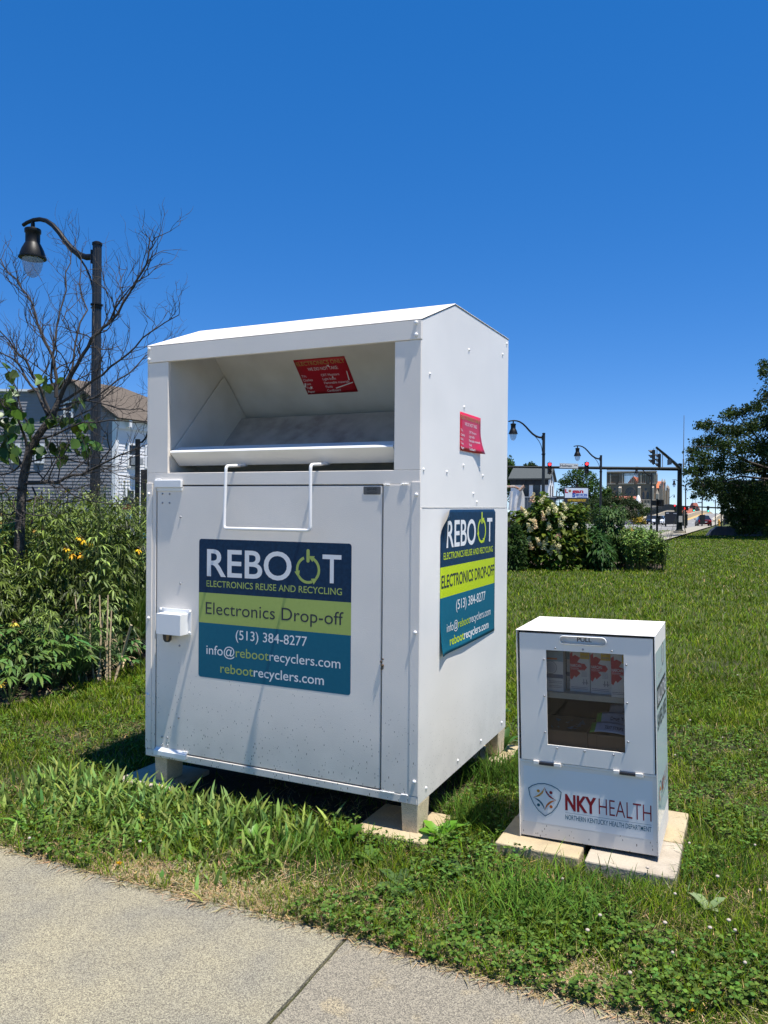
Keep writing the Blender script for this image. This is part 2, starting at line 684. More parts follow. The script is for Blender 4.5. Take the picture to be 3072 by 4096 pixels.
M_PAVER = mat('tan_paver', (0.45, 0.355, 0.205), rough=0.92, noise=(14, (0.24, 0.17, 0.10), 0.85, 8), noise2=(3.5, (0.48, 0.40, 0.26), 0.8, 4), bump=(90, 0.004, 6))
M_PAVERG = mat('grey_tan_paver', (0.42, 0.36, 0.28), rough=0.92, noise=(17, (0.26, 0.215, 0.16), 0.8, 8), noise2=(4, (0.47, 0.41, 0.32), 0.8, 4), bump=(90, 0.004, 6))

# ================================================================== donation bin
def rot_zxy(rx, ry, rz):
    return Matrix.Rotation(R(rz), 4, 'Z') @ Matrix.Rotation(R(rx), 4, 'X') @ Matrix.Rotation(R(ry), 4, 'Y')


BW, BD = 1.504, 1.320
BINM = Matrix.Translation((-1.20578, 3.97842, 0.11012)) @ rot_zxy(0.618, 0.305, -25.1355)
bin_ = empty('donation_bin', mw=BINM, label='tall white steel electronics drop-off bin with open hopper and blue sign', cat='donation bin')
prof = [(0, 0), (BD, 0), (BD, 2.245), (0.414, 2.235), (0, 2.075)]
b = MB()
b.prism(prof, 0, 0.004)
b.build('side_panel', M_BINS, bin_)
b = MB()
b.prism([(0.0, 0), (BD, 0), (BD, 1.269), (0.0, 1.269)], BW - 0.004, BW)
b.build('side_panel', M_BINS, bin_)
b = MB()
b.prism([(0.008, 1.275), (BD - 0.004, 1.275), (BD - 0.004, 2.243), (0.416, 2.233), (0.008, 2.076)], BW - 0.010, BW - 0.004)
b.prism([(0.0, 1.262), (BD, 1.262), (BD, 1.282), (0.0, 1.282)], BW - 0.016, BW - 0.0105)
b.build('side_panel', M_BINS, bin_)
b = MB()
b.box(0.004, BW - 0.012, BD - 0.004, BD, 0, 2.24)
b.build('back_panel', M_BIN, bin_)
b = MB()
b.box(0.004, BW - 0.004, 0.025, BD - 0.004, 0.0, 0.004)
b.build('floor_panel', M_BIN, bin_)
b = MB()
rp = [(-0.004, 2.0755), (0.413, 2.2365), (BD + 0.004, 2.2465), (BD + 0.004, 2.2505), (0.412, 2.241), (-0.005, 2.0800)]
b.prism(rp, -0.003, BW - 0.001)
b.build('roof', M_BIN, bin_, bevel=0.003)
# front frame: butted plates
b = MB()
b.box(0.0045, 0.132, 0.0, 0.020, 1.436, 1.992)            # left column
b.box(1.377, BW - 0.0045, 0.0, 0.020, 1.436, 1.992)       # right column
b.box(0.0045, BW - 0.0045, 0.0, 0.022, 1.375, 1.4358)     # sill under the hopper
b.box(0.0045, 0.058, 0.0, 0.026, 0.034, 1.3748)           # left jamb
b.box(1.328, BW - 0.0045, 0.0, 0.026, 0.034, 1.3748)      # right jamb
b.box(0.0045, BW - 0.0045, -0.004, 0.026, 0.0, 0.0338)    # bottom rim
b.build('front_frame', M_BIN, bin_, bevel=0.0022)
b = MB()
b.box(0.000, BW - 0.003, -0.0045, 0.016, 1.993, 2.075)
b.build('fascia', M_BIN, bin_, bevel=0.002)
for x0, x1 in ((0.0, 0.036), (1.462, BW)):
    b = MB()
    b.box(x0, x1, -0.0042, -0.0003, 0.036, 1.385)
    b.build('corner_strip', M_BIN, bin_, bevel=0.0015)
b = MB()
b.box(1.33, 1.462, -0.0022, -0.0003, 0.040, 1.372)
b.build('jamb_cover', M_BIN, bin_, bevel=0.001)
# door
door = None
b = MB()
b.box(0.0665, 1.3215, 0.0006, 0.018, 0.040, 1.369)
door = b.build('door', M_BIN, bin_, bevel=0.0025)
b = MB()
b.box(0.059, 0.228, -0.016, 0.0, 1.362, 1.400)
b.box(0.066, 0.2275, -0.006, 0.0, 1.345, 1.3618)
b.build('hinge', M_BINW, bin_, bevel=0.003)
b = MB()
b.prism([(0.0, 0.052), (-0.003, 0.052), (-0.006, 0.046), (-0.020, 0.040), (-0.020, 0.016), (0.0, 0.016)], 0.068, 0.268)
b.build('hinge', M_BINW, bin_, bevel=0.0025)
# hopper opening: cheeks, sloping back plate, tipped bucket
ymax = 0.82
for x0 in (0.124, 1.379):
    b = MB()
    b.prism([(0.022, 1.40), (ymax, 1.40), (ymax, 2.225), (0.42, 2.22), (0.022, 2.07)], x0, x0 + 0.006)
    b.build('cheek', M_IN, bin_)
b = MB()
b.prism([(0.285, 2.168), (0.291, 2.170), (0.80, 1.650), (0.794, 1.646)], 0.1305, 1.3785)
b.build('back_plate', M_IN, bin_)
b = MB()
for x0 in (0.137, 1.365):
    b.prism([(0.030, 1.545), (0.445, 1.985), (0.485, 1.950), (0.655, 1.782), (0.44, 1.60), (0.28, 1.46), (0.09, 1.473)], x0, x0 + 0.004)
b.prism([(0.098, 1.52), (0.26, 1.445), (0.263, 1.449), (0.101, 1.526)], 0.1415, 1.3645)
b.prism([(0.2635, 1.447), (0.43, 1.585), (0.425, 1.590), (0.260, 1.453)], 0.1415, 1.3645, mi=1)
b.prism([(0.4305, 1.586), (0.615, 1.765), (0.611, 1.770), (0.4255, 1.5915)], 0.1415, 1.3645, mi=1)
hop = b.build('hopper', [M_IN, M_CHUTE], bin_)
b = MB()
lip = [(0.012, 1.546), (0.090, 1.570), (0.091, 1.566), (0.018, 1.541), (0.086, 1.478), (0.080, 1.474), (0.008, 1.538)]
b.prism(lip, 0.139, 1.368)
b.build('lip', M_BINW, hop)
# pull handle of the hopper
b = MB()
hx0, hx1, hy = 0.545, 1.004, -0.075
def bend(c, p0, p1, r=0.018, n=5):
    c, p0, p1 = Vector(c), Vector(p0), Vector(p1)
    a = c + (p0 - c).normalized() * r
    e = c + (p1 - c).normalized() * r
    return [(1 - t) ** 2 * a + 2 * t * (1 - t) * c + t * t * e for t in [i / n for i in range(n + 1)]]
A0, A1, A2, A3, A4, A5 = (hx0 - 0.006, 0.10, 1.474), (hx0, hy, 1.461), (hx0 - 0.006, hy - 0.006, 1.168), (hx1 + 0.004, hy - 0.006, 1.168), (hx1, hy, 1.461), (hx1 - 0.004, 0.10, 1.474)
pts = [A0] + bend(A1, A0, A2) + bend(A2, A1, A3) + bend(A3, A2, A4) + bend(A4, A3, A5) + [A5]
b.tube(pts, 0.0075, 10)
b.build('pull_handle', M_BINW, bin_)
# lock guard
b = MB()
b.box(0.086, 0.287, -0.004, 0.0, 0.632, 0.758)
lockp = b.build('lock_plate', M_BINW, bin_, bevel=0.0015)
b = MB()
x0, x1, y0, z0, z1 = 0.118, 0.268, -0.062, 0.636, 0.738
b.box(x0, x1, y0, y0 + 0.004, z0, z1)
b.box(x0, x1, y0 + 0.0042, -0.0042, z1 - 0.004, z1)
b.box(x0, x0 + 0.004, y0 + 0.0042, -0.0042, z0, z1 - 0.0042)
b.box(x1 - 0.004, x1, y0 + 0.0042, -0.0042, z0, z1 - 0.0042)
b.build('lock_cover', M_BINW, lockp, bevel=0.0012)
# beads of sealant and paint runs at the joints
for (x0, x1, z) in ((1.332, 1.365, 1.3745), (1.415, 1.452, 1.3760), (1.33, 1.40, 0.0345), (1.43, 1.46, 0.036), (0.06, 0.10, 1.404), (0.245, 0.275, 0.050)):
    b = MB()
    for k in range(int((x1 - x0) / 0.006)):
        b.ball((x0 + k * 0.006, -0.004, z + rnd.uniform(-0.001, 0.001)), rnd.uniform(0.003, 0.0055), 6, 4, sc=(1.2, 0.8, 0.7))
    b.build('sealant_bead', M_BINW, bin_)
# legs
for lx, ly in ((0.040, 0.02), (1.424, 0.0), (1.424, BD - 0.14), (0.040, BD - 0.14)):
    b = MB()
    b.taper((lx + 0.04, ly + 0.066), -0.132, -0.0005, 0.036, 0.060, 0.040, 0.066)
    b.build('leg', M_CONC, bin_, bevel=0.004)


def rivet(parent, p, nrm, r=0.0075, h=0.006, m=M_BINW, name='rivet'):
    b = MB()
    n = Vector(nrm)
    t = n.orthogonal().normalized()
    w = n.cross(t)
    for k, (rr, hh) in enumerate(((1, 0), (1, 0.35), (0.75, 0.8), (0.3, 1.0))):
        for j in range(8):
            a = j * math.pi / 4
            b.v.append(tuple(Vector(p) + (t * math.cos(a) + w * math.sin(a)) * r * rr + n * h * hh))
    for k in range(3):
        for j in range(8):
            b.f.append((k * 8 + j, k * 8 + (j + 1) % 8, k * 8 + 8 + (j + 1) % 8, k * 8 + 8 + j))
            b.mi.append(0)
            b.sm.append(True)
    b.f.append(tuple(range(24, 32)))
    b.mi.append(0)
    b.sm.append(True)
    return b.build(name, m, parent, sharp=80)


for (x, z) in ((1.478, 2.064), (1.478, 2.012), (0.012, 2.064), (0.012, 2.010)):
    rivet(bin_, (x, -0.0045, z), (0, -1, 0), 0.009, 0.007)
for (x, z) in ((1.486, 1.33), (1.486, 0.74), (1.488, 0.10), (0.016, 1.33), (0.018, 0.70), (0.018, 0.31)):
    rivet(bin_, (x, -0.0042, z), (0, -1, 0), 0.008, 0.008)
for (y, z) in ((0.555, 1.768), (0.038, 1.439), (0.323, 1.441), (0.553, 1.482), (0.799, 1.485), (0.86, 1.443), (0.707, 1.346), (0.765, 1.304), (0.10, 1.86), (0.62, 2.06), (1.20, 2.14), (1.28, 2.215)):
    rivet(bin_, (BW - 0.004, y, z), (1, 0, 0), 0.007, 0.006)
for y in (0.09, 0.50, 0.86, 1.24):
    rivet(bin_, (BW, y, 0.045), (1, 0, 0), 0.007, 0.006)
for (x, z) in ((0.10, 1.330), (0.145, 1.330), (0.10, 1.285), (0.145, 1.285), (0.105, 0.105), (0.14, 0.105), (0.105, 0.066), (0.14, 0.066), (0.215, 1.215), (0.216, 0.885), (0.213, 0.575), (0.21, 0.215)):
    rivet(bin_, (x, 0.0006, z), (0, -1, 0), 0.0055, 0.004, M_STEEL, 'screw')
for (x, z) in ((0.096, 0.749), (0.280, 0.748), (0.278, 0.644)):
    rivet(lockp, (x, -0.004, z), (0, -1, 0), 0.007, 0.005)
for k, (x, y) in enumerate(((0.28, 0.12), (1.20, 0.10), (0.55, 0.05), (1.38, 0.20))):
    pass

# ---- front sign
def fn_front(y):
    return lambda u, v: (u, y, v)


f0, f1, f2 = fn_front(0.0002), fn_front(-0.0001), fn_front(-0.0004)
b = MB()
sx0, sx1, sz0, sz1, bz1, bz2 = 0.331, 1.174, 0.434, 1.111, 0.8485, 0.7015
cor = rrect(sx0, sx1, sz0, sz1, 0.014)
top = [p for p in cor if p[1] > bz1]
bot = [p for p in cor if p[1] < bz2]
b.add([f0(u, v) for u, v in [(sx1, bz1)] + top + [(sx0, bz1)]], [tuple(range(len(top) + 2))], 0)
b.quad(f0(sx0, bz2), f0(sx1, bz2), f0(sx1, bz1), f0(sx0, bz1), 1)
b.add([f0(u, v) for u, v in [(sx0, bz2)] + bot + [(sx1, bz2)]], [tuple(range(len(bot) + 2))], 2)
sign = b.build('front_sign', [M_NAVY, M_LIME, M_TEAL], bin_)


def power_icon(b, c, r, fn, mi, sx=1.0):
    for a0, a1 in ((62, -42), (-68, -150), (188, 112)):
        arc_band(b, c, r * 0.80, r * 1.0, a0, a1, fn, mi, sx=sx)
    # arrow heads at the ends (recycling loop) and the bar at the top
    for a, d in ((66, 1), (-60, 1), (194, 1)):
        a = R(a)
        rr = r * 0.9
        tx, tz = -math.sin(a) * d, math.cos(a) * d
        nx, nz = math.cos(a), math.sin(a)
        px, pz = rr * nx, rr * nz
        tri = [(px + nx * r * 0.23 - tx * r * 0.1, pz + nz * r * 0.23 - tz * r * 0.1), (px - nx * r * 0.23 - tx * r * 0.1, pz - nz * r * 0.23 - tz * r * 0.1), (px + tx * r * 0.42, pz + tz * r * 0.42)]
        poly(b, [(c[0] + sx * u, c[1] + v) for u, v in tri], fn, mi)
    poly(b, [(c[0] + sx * u, c[1] + v) for u, v in rrect(-0.13 * r, 0.13 * r, 0.52 * r, 1.48 * r, 0.12 * r, 4)], fn, mi)


b = MB()
text(b, 'REBO', 0.379, 0.862, 0.932, 0.130, f1, 0, bold=0.012)
text(b, 'T', 1.026, 1.123, 0.932, 0.126, f1, 0, bold=0.012)
b.cut()
power_icon(b, (0.950, 0.985), 0.064, f1, 1)
text(b, 'ELECTRONICS REUSE AND RECYCLING', 0.377, 1.127, 0.879, 0.030, f1, 1, bold=0.006)
text(b, 'Electronics Drop-off', 0.373, 1.136, 0.745, 0.058, f1, 2, bold=0.0)
text(b, '(513) 384-8277', 0.552, 0.948, 0.634, 0.044, f1, 0, bold=0.002)
text(b, 'info@rebootrecyclers.com', 0.379, 1.122, 0.549, 0.044, f1, 0, bold=0.002, split=[('info@', 0), ('info@reboot', 1)])
text(b, 'rebootrecyclers.com', 0.463, 1.038, 0.466, 0.044, f1, 0, bold=0.006, split=[('reboot', 1)])
b.build_split('sign_lettering', [M_VWHITE, M_LIME, M_INK], sign)

# ---- side sign, curling off at its upper front corner and lower front edge
def curl(y, z):
    d = 0.0022
    a = max(0.0, (0.37 - y) / 0.135) * max(0.0, (z - 1.15) / 0.116)
    d += 0.034 * a ** 1.4
    e = max(0.0, (0.34 - y) / 0.1) * max(0.0, (0.80 - z) / 0.2)
    d += 0.014 * min(1.0, e) ** 1.5
    d += 0.010 * max(0.0, (0.66 - z) / 0.07) ** 2 * max(0.0, 1 - abs(y - 0.55) / 0.6)
    return d


def fn_side(off):
    def g(y, z):
        d = curl(y, z)
        a = max(0.0, (0.37 - y) / 0.135) * max(0.0, (z - 1.15) / 0.116)
        return (BW + d + off, y + 0.030 * a ** 1.5, z - 0.030 * a ** 1.5)
    return g


g0, g1 = fn_side(0.0), fn_side(0.0008)
b = MB()
ys = np.linspace(0.236, 1.075, 29)
zs = [0.596, 0.612, 0.64, 0.68, 0.72, 0.78, 0.82, 0.86, 0.9301, 1.001, 1.04, 1.08, 1.11, 1.14, 1.17, 1.19, 1.21, 1.23, 1.25, 1.266]
for i in range(len(ys) - 1):
    for j in range(len(zs) - 1):
        mi = 2 if zs[j + 1] <= 0.8601 else (1 if zs[j + 1] <= 1.0011 else 0)
        if i in (0, 27) and j == len(zs) - 2 and i == 27:
            b.add([g0(ys[i], zs[j]), g0(ys[i + 1], zs[j]), g0(ys[i], zs[j + 1])], [(0, 1, 2)], mi, True)
            continue
        b.add([g0(ys[i], zs[j]), g0(ys[i + 1], zs[j]), g0(ys[i + 1], zs[j + 1]), g0(ys[i], zs[j + 1])], [(0, 1, 2, 3)], mi, True)
ss = b.build('side_sign', [M_NAVY, M_LIME2, M_TEAL], bin_, solid=0.0006)
b = MB()
text(b, 'REBO', 0.310, 0.735, 1.090, 0.125, g1, 0, bold=0.012)
text(b, 'T', 0.925, 1.015, 1.094, 0.125, g1, 0, bold=0.012)
b.cut()
power_icon(b, (0.835, 1.155), 0.066, g1, 1, sx=1.05)
text(b, 'ELECTRONICS REUSE AND RECYCLING', 0.275, 1.030, 1.035, 0.031, g1, 1, bold=0.006)
text(b, 'ELECTRONICS DROP-OFF', 0.250, 1.060, 0.905, 0.058, g1, 2, bold=0.012)
text(b, '(513) 384-8277', 0.450, 0.905, 0.785, 0.046, g1, 0, bold=0.006)
text(b, 'info@rebootrecyclers.com', 0.325, 1.000, 0.694, 0.040, g1, 0, bold=0.0, split=[('info@', 0), ('info@reboot', 1)])
text(b, 'rebootrecyclers.com', 0.365, 0.965, 0.627, 0.040, g1, 0, bold=0.014, split=[('reboot', 1)])
b.build_split('sign_lettering', [M_VWHITE, M_LIME2, M_INK], ss)

# ---- red stickers
def red_sticker(name, fn0, fn1, w, h, mred, mgold, nx=8, nz=8, tear=True):
    b = MB()
    for i in range(nx):
        for j in range(nz):
            u0, u1, v0, v1 = w * i / nx, w * (i + 1) / nx, h * j / nz, h * (j + 1) / nz
            b.add([fn0(u0, v0), fn0(u1, v0), fn0(u1, v1), fn0(u0, v1)], [(0, 1, 2, 3)], 0, True)
    st = b.build(name, mred, bin_, solid=0.0004)
    b = MB()
    k = h
    text(b, 'ELECTRONICS ONLY', 0.03 * w, 0.97 * w, 0.83 * k, 0.105 * k, fn1, 1, bold=0.01)
    text(b, 'WE DO NOT TAKE:', 0.21 * w, 0.80 * w, 0.675 * k, 0.085 * k, fn1, 0)
    for q, (l, r_) in enumerate((('TVs', 'CRT Monitors'), ('Clothes', 'Light bulbs'), ('Paint', 'Flammable materials'), ('Tires', 'Fluids'), ('Paper', 'Cardboard'))):
        zb = (0.50 - 0.112 * q) * k
        wl = text_raw(l)[0][:, 0].max()
        wr = text_raw(r_)[0][:, 0].max()
        text(b, l, 0.03 * w, (0.03 + 0.060 * wl) * w, zb, 0.065 * k, fn1, 0)
        text(b, r_, 0.42 * w, (0.42 + 0.060 * wr) * w, zb, 0.065 * k, fn1, 0)
    if tear:
        b.cut()
        for pl in ([(0.60, 0.80), (0.63, 0.74), (0.65, 0.80)], [(0.93, 0.60), (0.945, 0.60), (0.93, 0.34), (0.91, 0.34)], [(0.62, 0.13), (0.97, 0.26), (0.98, 0.29), (0.60, 0.15)], [(0.02, 0.20), (0.05, 0.32), (0.03, 0.33), (0.0, 0.24)], [(0.10, 0.14), (0.16, 0.22), (0.12, 0.24)], [(0.61, 0.45), (0.64, 0.50), (0.64, 0.44)]):
            poly(b, [(u * w, v * h) for u, v in pl], fn1, 0)
    b.build_split('sticker_lettering', [M_VWHITE, mgold], st)
    return st


# on the sloping plate inside the hopper: plate from (y .285, z 2.168) down to (.794, 1.646)
pu = Vector((1, 0, 0))
pv = Vector((0, 0.285 - 0.794, 2.168 - 1.646)).normalized()
pn = Vector((0, -pv.z, pv.y))
O_ = Vector((0.708, 0.285, 2.168)) - pv * 0.405
O_.x = 0.606
def on_plate(off):
    return lambda u, v: tuple(O_ + pu * u + pv * v + pn * off)
red_sticker('red_sticker', on_plate(0.0012), on_plate(0.0024), 0.303, 0.222, M_RED, M_GOLD)

def on_side(off):
    def g(u, v):
        e = max(0.0, (u - 0.19) / 0.13) * max(0.0, (0.11 - v) / 0.11)
        e2 = max(0.0, (0.04 - v) / 0.04)
        return (BW - 0.004 + 0.0012 + off + 0.024 * e ** 1.4 + 0.004 * e2, 0.496 + u, 1.552 + v)
    return g
red_sticker('red_sticker', on_side(0), on_side(0.0010), 0.318, 0.188, M_REDF, M_GOLD, tear=False)

# ---- maker's plate on the door
b = MB()
poly(b, rrect(1.231, 1.315, 1.330, 1.365, 0.004), fn_front(-0.0012), 0)
npl = b.build('name_plate', M_DGREY, bin_)
b = MB()
arc_band(b, (1.273, 1.3535), 0.0098, 0.0105, 0, 360, fn_front(-0.0018), 0, 24, sx=2.4)
text(b, 'SECURR', 1.252, 1.294, 1.3500, 0.0075, fn_front(-0.0018), 0, bold=0.02)
text(b, 'www.securr.com', 1.246, 1.300, 1.3385, 0.0032, fn_front(-0.0018), 0, bold=0.02)
text(b, '888-472-7844', 1.250, 1.296, 1.3325, 0.0036, fn_front(-0.0018), 0, bold=0.02)
b.build_split('plate_lettering', M_BLACK, npl)
b = MB()
for (dx, dz, r) in ((0, 0, 0.006), (0.006, -0.016, 0.007), (0.003, -0.03, 0.005), (0.008, 0.012, 0.004), (0.007, -0.026, 0.005)):
    b.ball((1.326 + dx, -0.003, 0.600 + dz), r, 7, 5)
b.build('mud_nest', mat('dried_mud', (0.07, 0.045, 0.03), rough=1, noise=(200, (0.25, 0.19, 0.12), 0.7, 3)), bin_)

# ---- padlock under the guard
pm = BINM @ Matrix.Translation((0.165, -0.030, 0.652))
pad = empty('padlock', mw=pm, label='small dark padlock with brass side hanging below the lock guard on the bin door', cat='padlock')
b = MB()
sec = [(-0.026, -0.005), (-0.020, -0.045), (-0.010, -0.057), (0.012, -0.057), (0.022, -0.046), (0.026, -0.005)]
b.prism(sec, -0.014, 0.004, 'y')
b.build('body', M_BLACK, pad, bevel=0.004)
b = MB()
b.prism([(0.004, -0.004), (0.003, -0.046), (0.010, -0.052), (0.018, -0.044), (0.024, -0.005)], -0.0175, -0.0144, 'y')
b.build('brass_plate', mat('dull_brass', (0.18, 0.13, 0.07), rough=0.4, metal=0.6), pad, bevel=0.0015)
b = MB()
b.tube([(-0.015, -0.003, -0.004), (-0.015, -0.003, 0.02), (-0.008, -0.003, 0.034), (0.008, -0.003, 0.034), (0.015, -0.003, 0.02), (0.015, -0.003, -0.004)], 0.0042, 8)
b.build('shackle', M_STEEL, pad)


def slab(name, x0, x1, y0, y1, z0, z1, M, m, label, grp=None, seed=0, cat='paver'):
    b = MB()
    b.box(x0, x1, y0, y1, z0, z1)
    o = b.build(name, m, None, bevel=0.006, segs=2)
    o.matrix_world = M
    return tag(o, label, cat, grp)


# pads under the bin legs
YAW = Matrix.Rotation(R(-25.1355), 4, 'Z')
PADZ = -0.0222
for (lx, ly, lab, m) in ((1.464, 0.066, 'tan paver under the front leg of the bin beside the small dispenser', M_PAVER), (0.08, 0.085, 'shaded grey paver under the bin leg nearest the flower bed', M_PAVERG), (1.464, BD - 0.075, 'tan paver half hidden in grass under the back leg of the bin', M_PAVER)):
    c = BINM @ Vector((lx, ly, 0))
    cx = -0.16
    slab('paver', -0.235, 0.105, -0.14, 0.20, -0.06, 0.0, Matrix.Translation((c.x, c.y, PADZ)) @ YAW, m, lab, 'pavers under the bin legs')

# ================================================================== small dispenser box (old newspaper-box shape)
KB = 1.0465
BOXM = Matrix.Translation((0.5814, 3.2757, 0.0)) @ rot_zxy(1.0186, -1.2465, -25.1208) @ Matrix.Scale(KB, 4)
NW, ND, NH = 0.529, 0.390, 0.831
M_BOX = paint_mat('white_powder_coat', (0.84, 0.79, 0.72), 0.16, 0.45, 0.0001, 300)
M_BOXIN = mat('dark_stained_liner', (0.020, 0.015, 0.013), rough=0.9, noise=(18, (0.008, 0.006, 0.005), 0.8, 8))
M_DECAL = mat('pale_decal_film', (0.78, 0.78, 0.77), spec=0.3, rough=0.3)
M_CRED = mat('crimson_ink', (0.26, 0.006, 0.022), rough=0.3)
M_CTEAL = mat('deep_teal_ink', (0.008, 0.10, 0.16), rough=0.3)
M_ORANGE = mat('orange_ink', (0.55, 0.13, 0.015), rough=0.3)
M_AMBER = mat('amber_ink', (0.58, 0.26, 0.02), rough=0.3)
M_PGREY = mat('pale_grey_ink', (0.55, 0.55, 0.54), rough=0.3)
box_ = empty('supply_dispenser', mw=BOXM, label='small white metal dispenser box with a clear window, standing on pavers', cat='dispenser box')
b = MB()
b.box(0.0, 0.003, 0.0, ND, 0.0, NH - 0.0032)
b.build('side_panel', M_BOX, box_, bevel=0.0012)
b = MB()
b.box(NW - 0.003, NW, 0.0, ND, 0.0, NH - 0.0032)
spn = b.build('side_panel', M_BOX, box_, bevel=0.0012)
b = MB()
b.box(-0.001, NW + 0.001, -0.002, ND + 0.001, NH - 0.003, NH)
b.build('top_panel', M_BOX, box_, bevel=0.0012)
b = MB()
b.box(0.0032, NW - 0.0032, ND - 0.003, ND, 0.0, NH - 0.0032)
b.build('back_panel', M_BOX, box_)
b = MB()
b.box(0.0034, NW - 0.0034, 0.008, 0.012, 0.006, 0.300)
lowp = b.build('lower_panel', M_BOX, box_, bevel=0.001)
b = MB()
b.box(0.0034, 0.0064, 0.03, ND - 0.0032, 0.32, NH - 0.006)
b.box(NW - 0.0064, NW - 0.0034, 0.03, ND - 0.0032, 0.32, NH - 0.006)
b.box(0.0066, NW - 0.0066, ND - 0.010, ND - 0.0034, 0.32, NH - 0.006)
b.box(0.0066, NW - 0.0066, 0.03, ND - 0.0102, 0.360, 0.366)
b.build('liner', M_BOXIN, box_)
# door with a real window opening and a pull pocket
wx0, wx1, wz0, wz1 = 0.119, 0.415, 0.381, 0.755
dx0, dx1, dz0, dz1 = 0.013, 0.521, 0.313, 0.819
pk = rrect(0.174, 0.352, 0.784, 0.815, 0.0153, 6)
bm = bmesh.new()
def loop(pts, y):
    vs = [bm.verts.new((u, y, v)) for u, v in pts]
    return vs, [bm.edges.new((vs[i], vs[(i + 1) % len(vs)])) for i in range(len(vs))]
dv, de = loop([(dx0, dz0), (dx1, dz0), (dx1, dz1), (dx0, dz1)], 0.002)
wv, we = loop([(wx0, wz0), (wx1, wz0), (wx1, wz1), (wx0, wz1)], 0.002)
kv, ke = loop(pk, 0.002)
bmesh.ops.triangle_fill(bm, use_beauty=True, edges=de + we + ke)
for vs, dep in ((dv, 0.020), (wv, 0.007), (kv, 0.030)):
    n_ = len(vs)
    bk = [bm.verts.new((v.co.x, dep, v.co.z)) for v in vs]
    for i in range(n_):
        bm.faces.new((vs[i], vs[(i + 1) % n_], bk[(i + 1) % n_], bk[i]))
    if vs is kv:
        bm.faces.new(bk)
bmesh.ops.recalc_face_normals(bm, faces=bm.faces)
me = bpy.data.meshes.new('door')
bm.to_mesh(me)
bm.free()
me.materials.append(M_BOX)
bdoor = bpy.data.objects.new('door', me)
COL.objects.link(bdoor)
bdoor.parent = box_
b = MB()
text(b, 'PULL', 0.236, 0.292, 0.7905, 0.0155, fn_front(0.0292), 0, bold=0.012)
b.build('pull_lettering', M_BLACK, bdoor)
b = MB()
ring = rrect(0.172, 0.354, 0.782, 0.817, 0.0173, 6)
n_ = len(ring)
inr = rrect(0.1745, 0.3515, 0.7845, 0.8145, 0.0148, 6)
vs = [(u, 0.0005, v) for u, v in ring] + [(u, -0.0050, v) for u, v in inr] + [(u, 0.003, v) for u, v in inr]
b.add(vs, [(i, (i + 1) % n_, n_ + (i + 1) % n_, n_ + i) for i in range(n_)] + [(n_ + i, n_ + (i + 1) % n_, 2 * n_ + (i + 1) % n_, 2 * n_ + i) for i in range(n_)])
b.build('pocket_rim', M_BINW, bdoor)
b = MB()
b.box(wx0 - 0.004, wx1 + 0.004, 0.0075, 0.0095, wz0 - 0.004, wz1 + 0.004)
b.build('window_pane', glass_mat('dusty_acrylic', (0.80, 0.80, 0.80), 0.03, 0.0), bdoor)
for (x, z) in ((0.156, 0.765), (0.263, 0.765), (0.372, 0.766), (0.110, 0.717), (0.110, 0.573), (0.110, 0.429), (0.424, 0.717), (0.425, 0.572), (0.426, 0.425), (0.156, 0.371), (0.263, 0.371), (0.372, 0.370)):
    rivet(bdoor, (x, 0.002, z), (0, -1, 0), 0.0042, 0.0045, M_STEEL, 'screw')
b = MB()
b.box(0.0034, NW - 0.0034, 0.004, 0.020, 0.3015, 0.3105)
b.build('hinge_rail', M_BOX, box_, bevel=0.001)
for x0 in (0.062, 0.370):
    b = MB()
    b.box(x0, x0 + 0.022, -0.004, 0.003, 0.2985, 0.3125)
    b.box(x0 + 0.081, x0 + 0.109, -0.004, 0.003, 0.2975, 0.3115)
    h_ = b.build('hinge', M_BOX, box_, bevel=0.001)
    b = MB()
    for q in range(14):
        b.tube([(x0 + 0.0235 + q * 0.0041, -0.002, 0.3045), (x0 + 0.0263 + q * 0.0041, -0.002, 0.3045)], 0.0062, 8)
    b.build('spring', M_BLACK, h_)
# health department decal on the lower panel
fd0, fd1, fd2 = fn_front(0.0077), fn_front(0.0074), fn_front(0.0071)
b = MB()
b.quad(fd0(0.019, 0.064), fd0(0.510, 0.064), fd0(0.510, 0.285), fd0(0.019, 0.285))
dec = b.build('decal', M_DECAL, lowp)


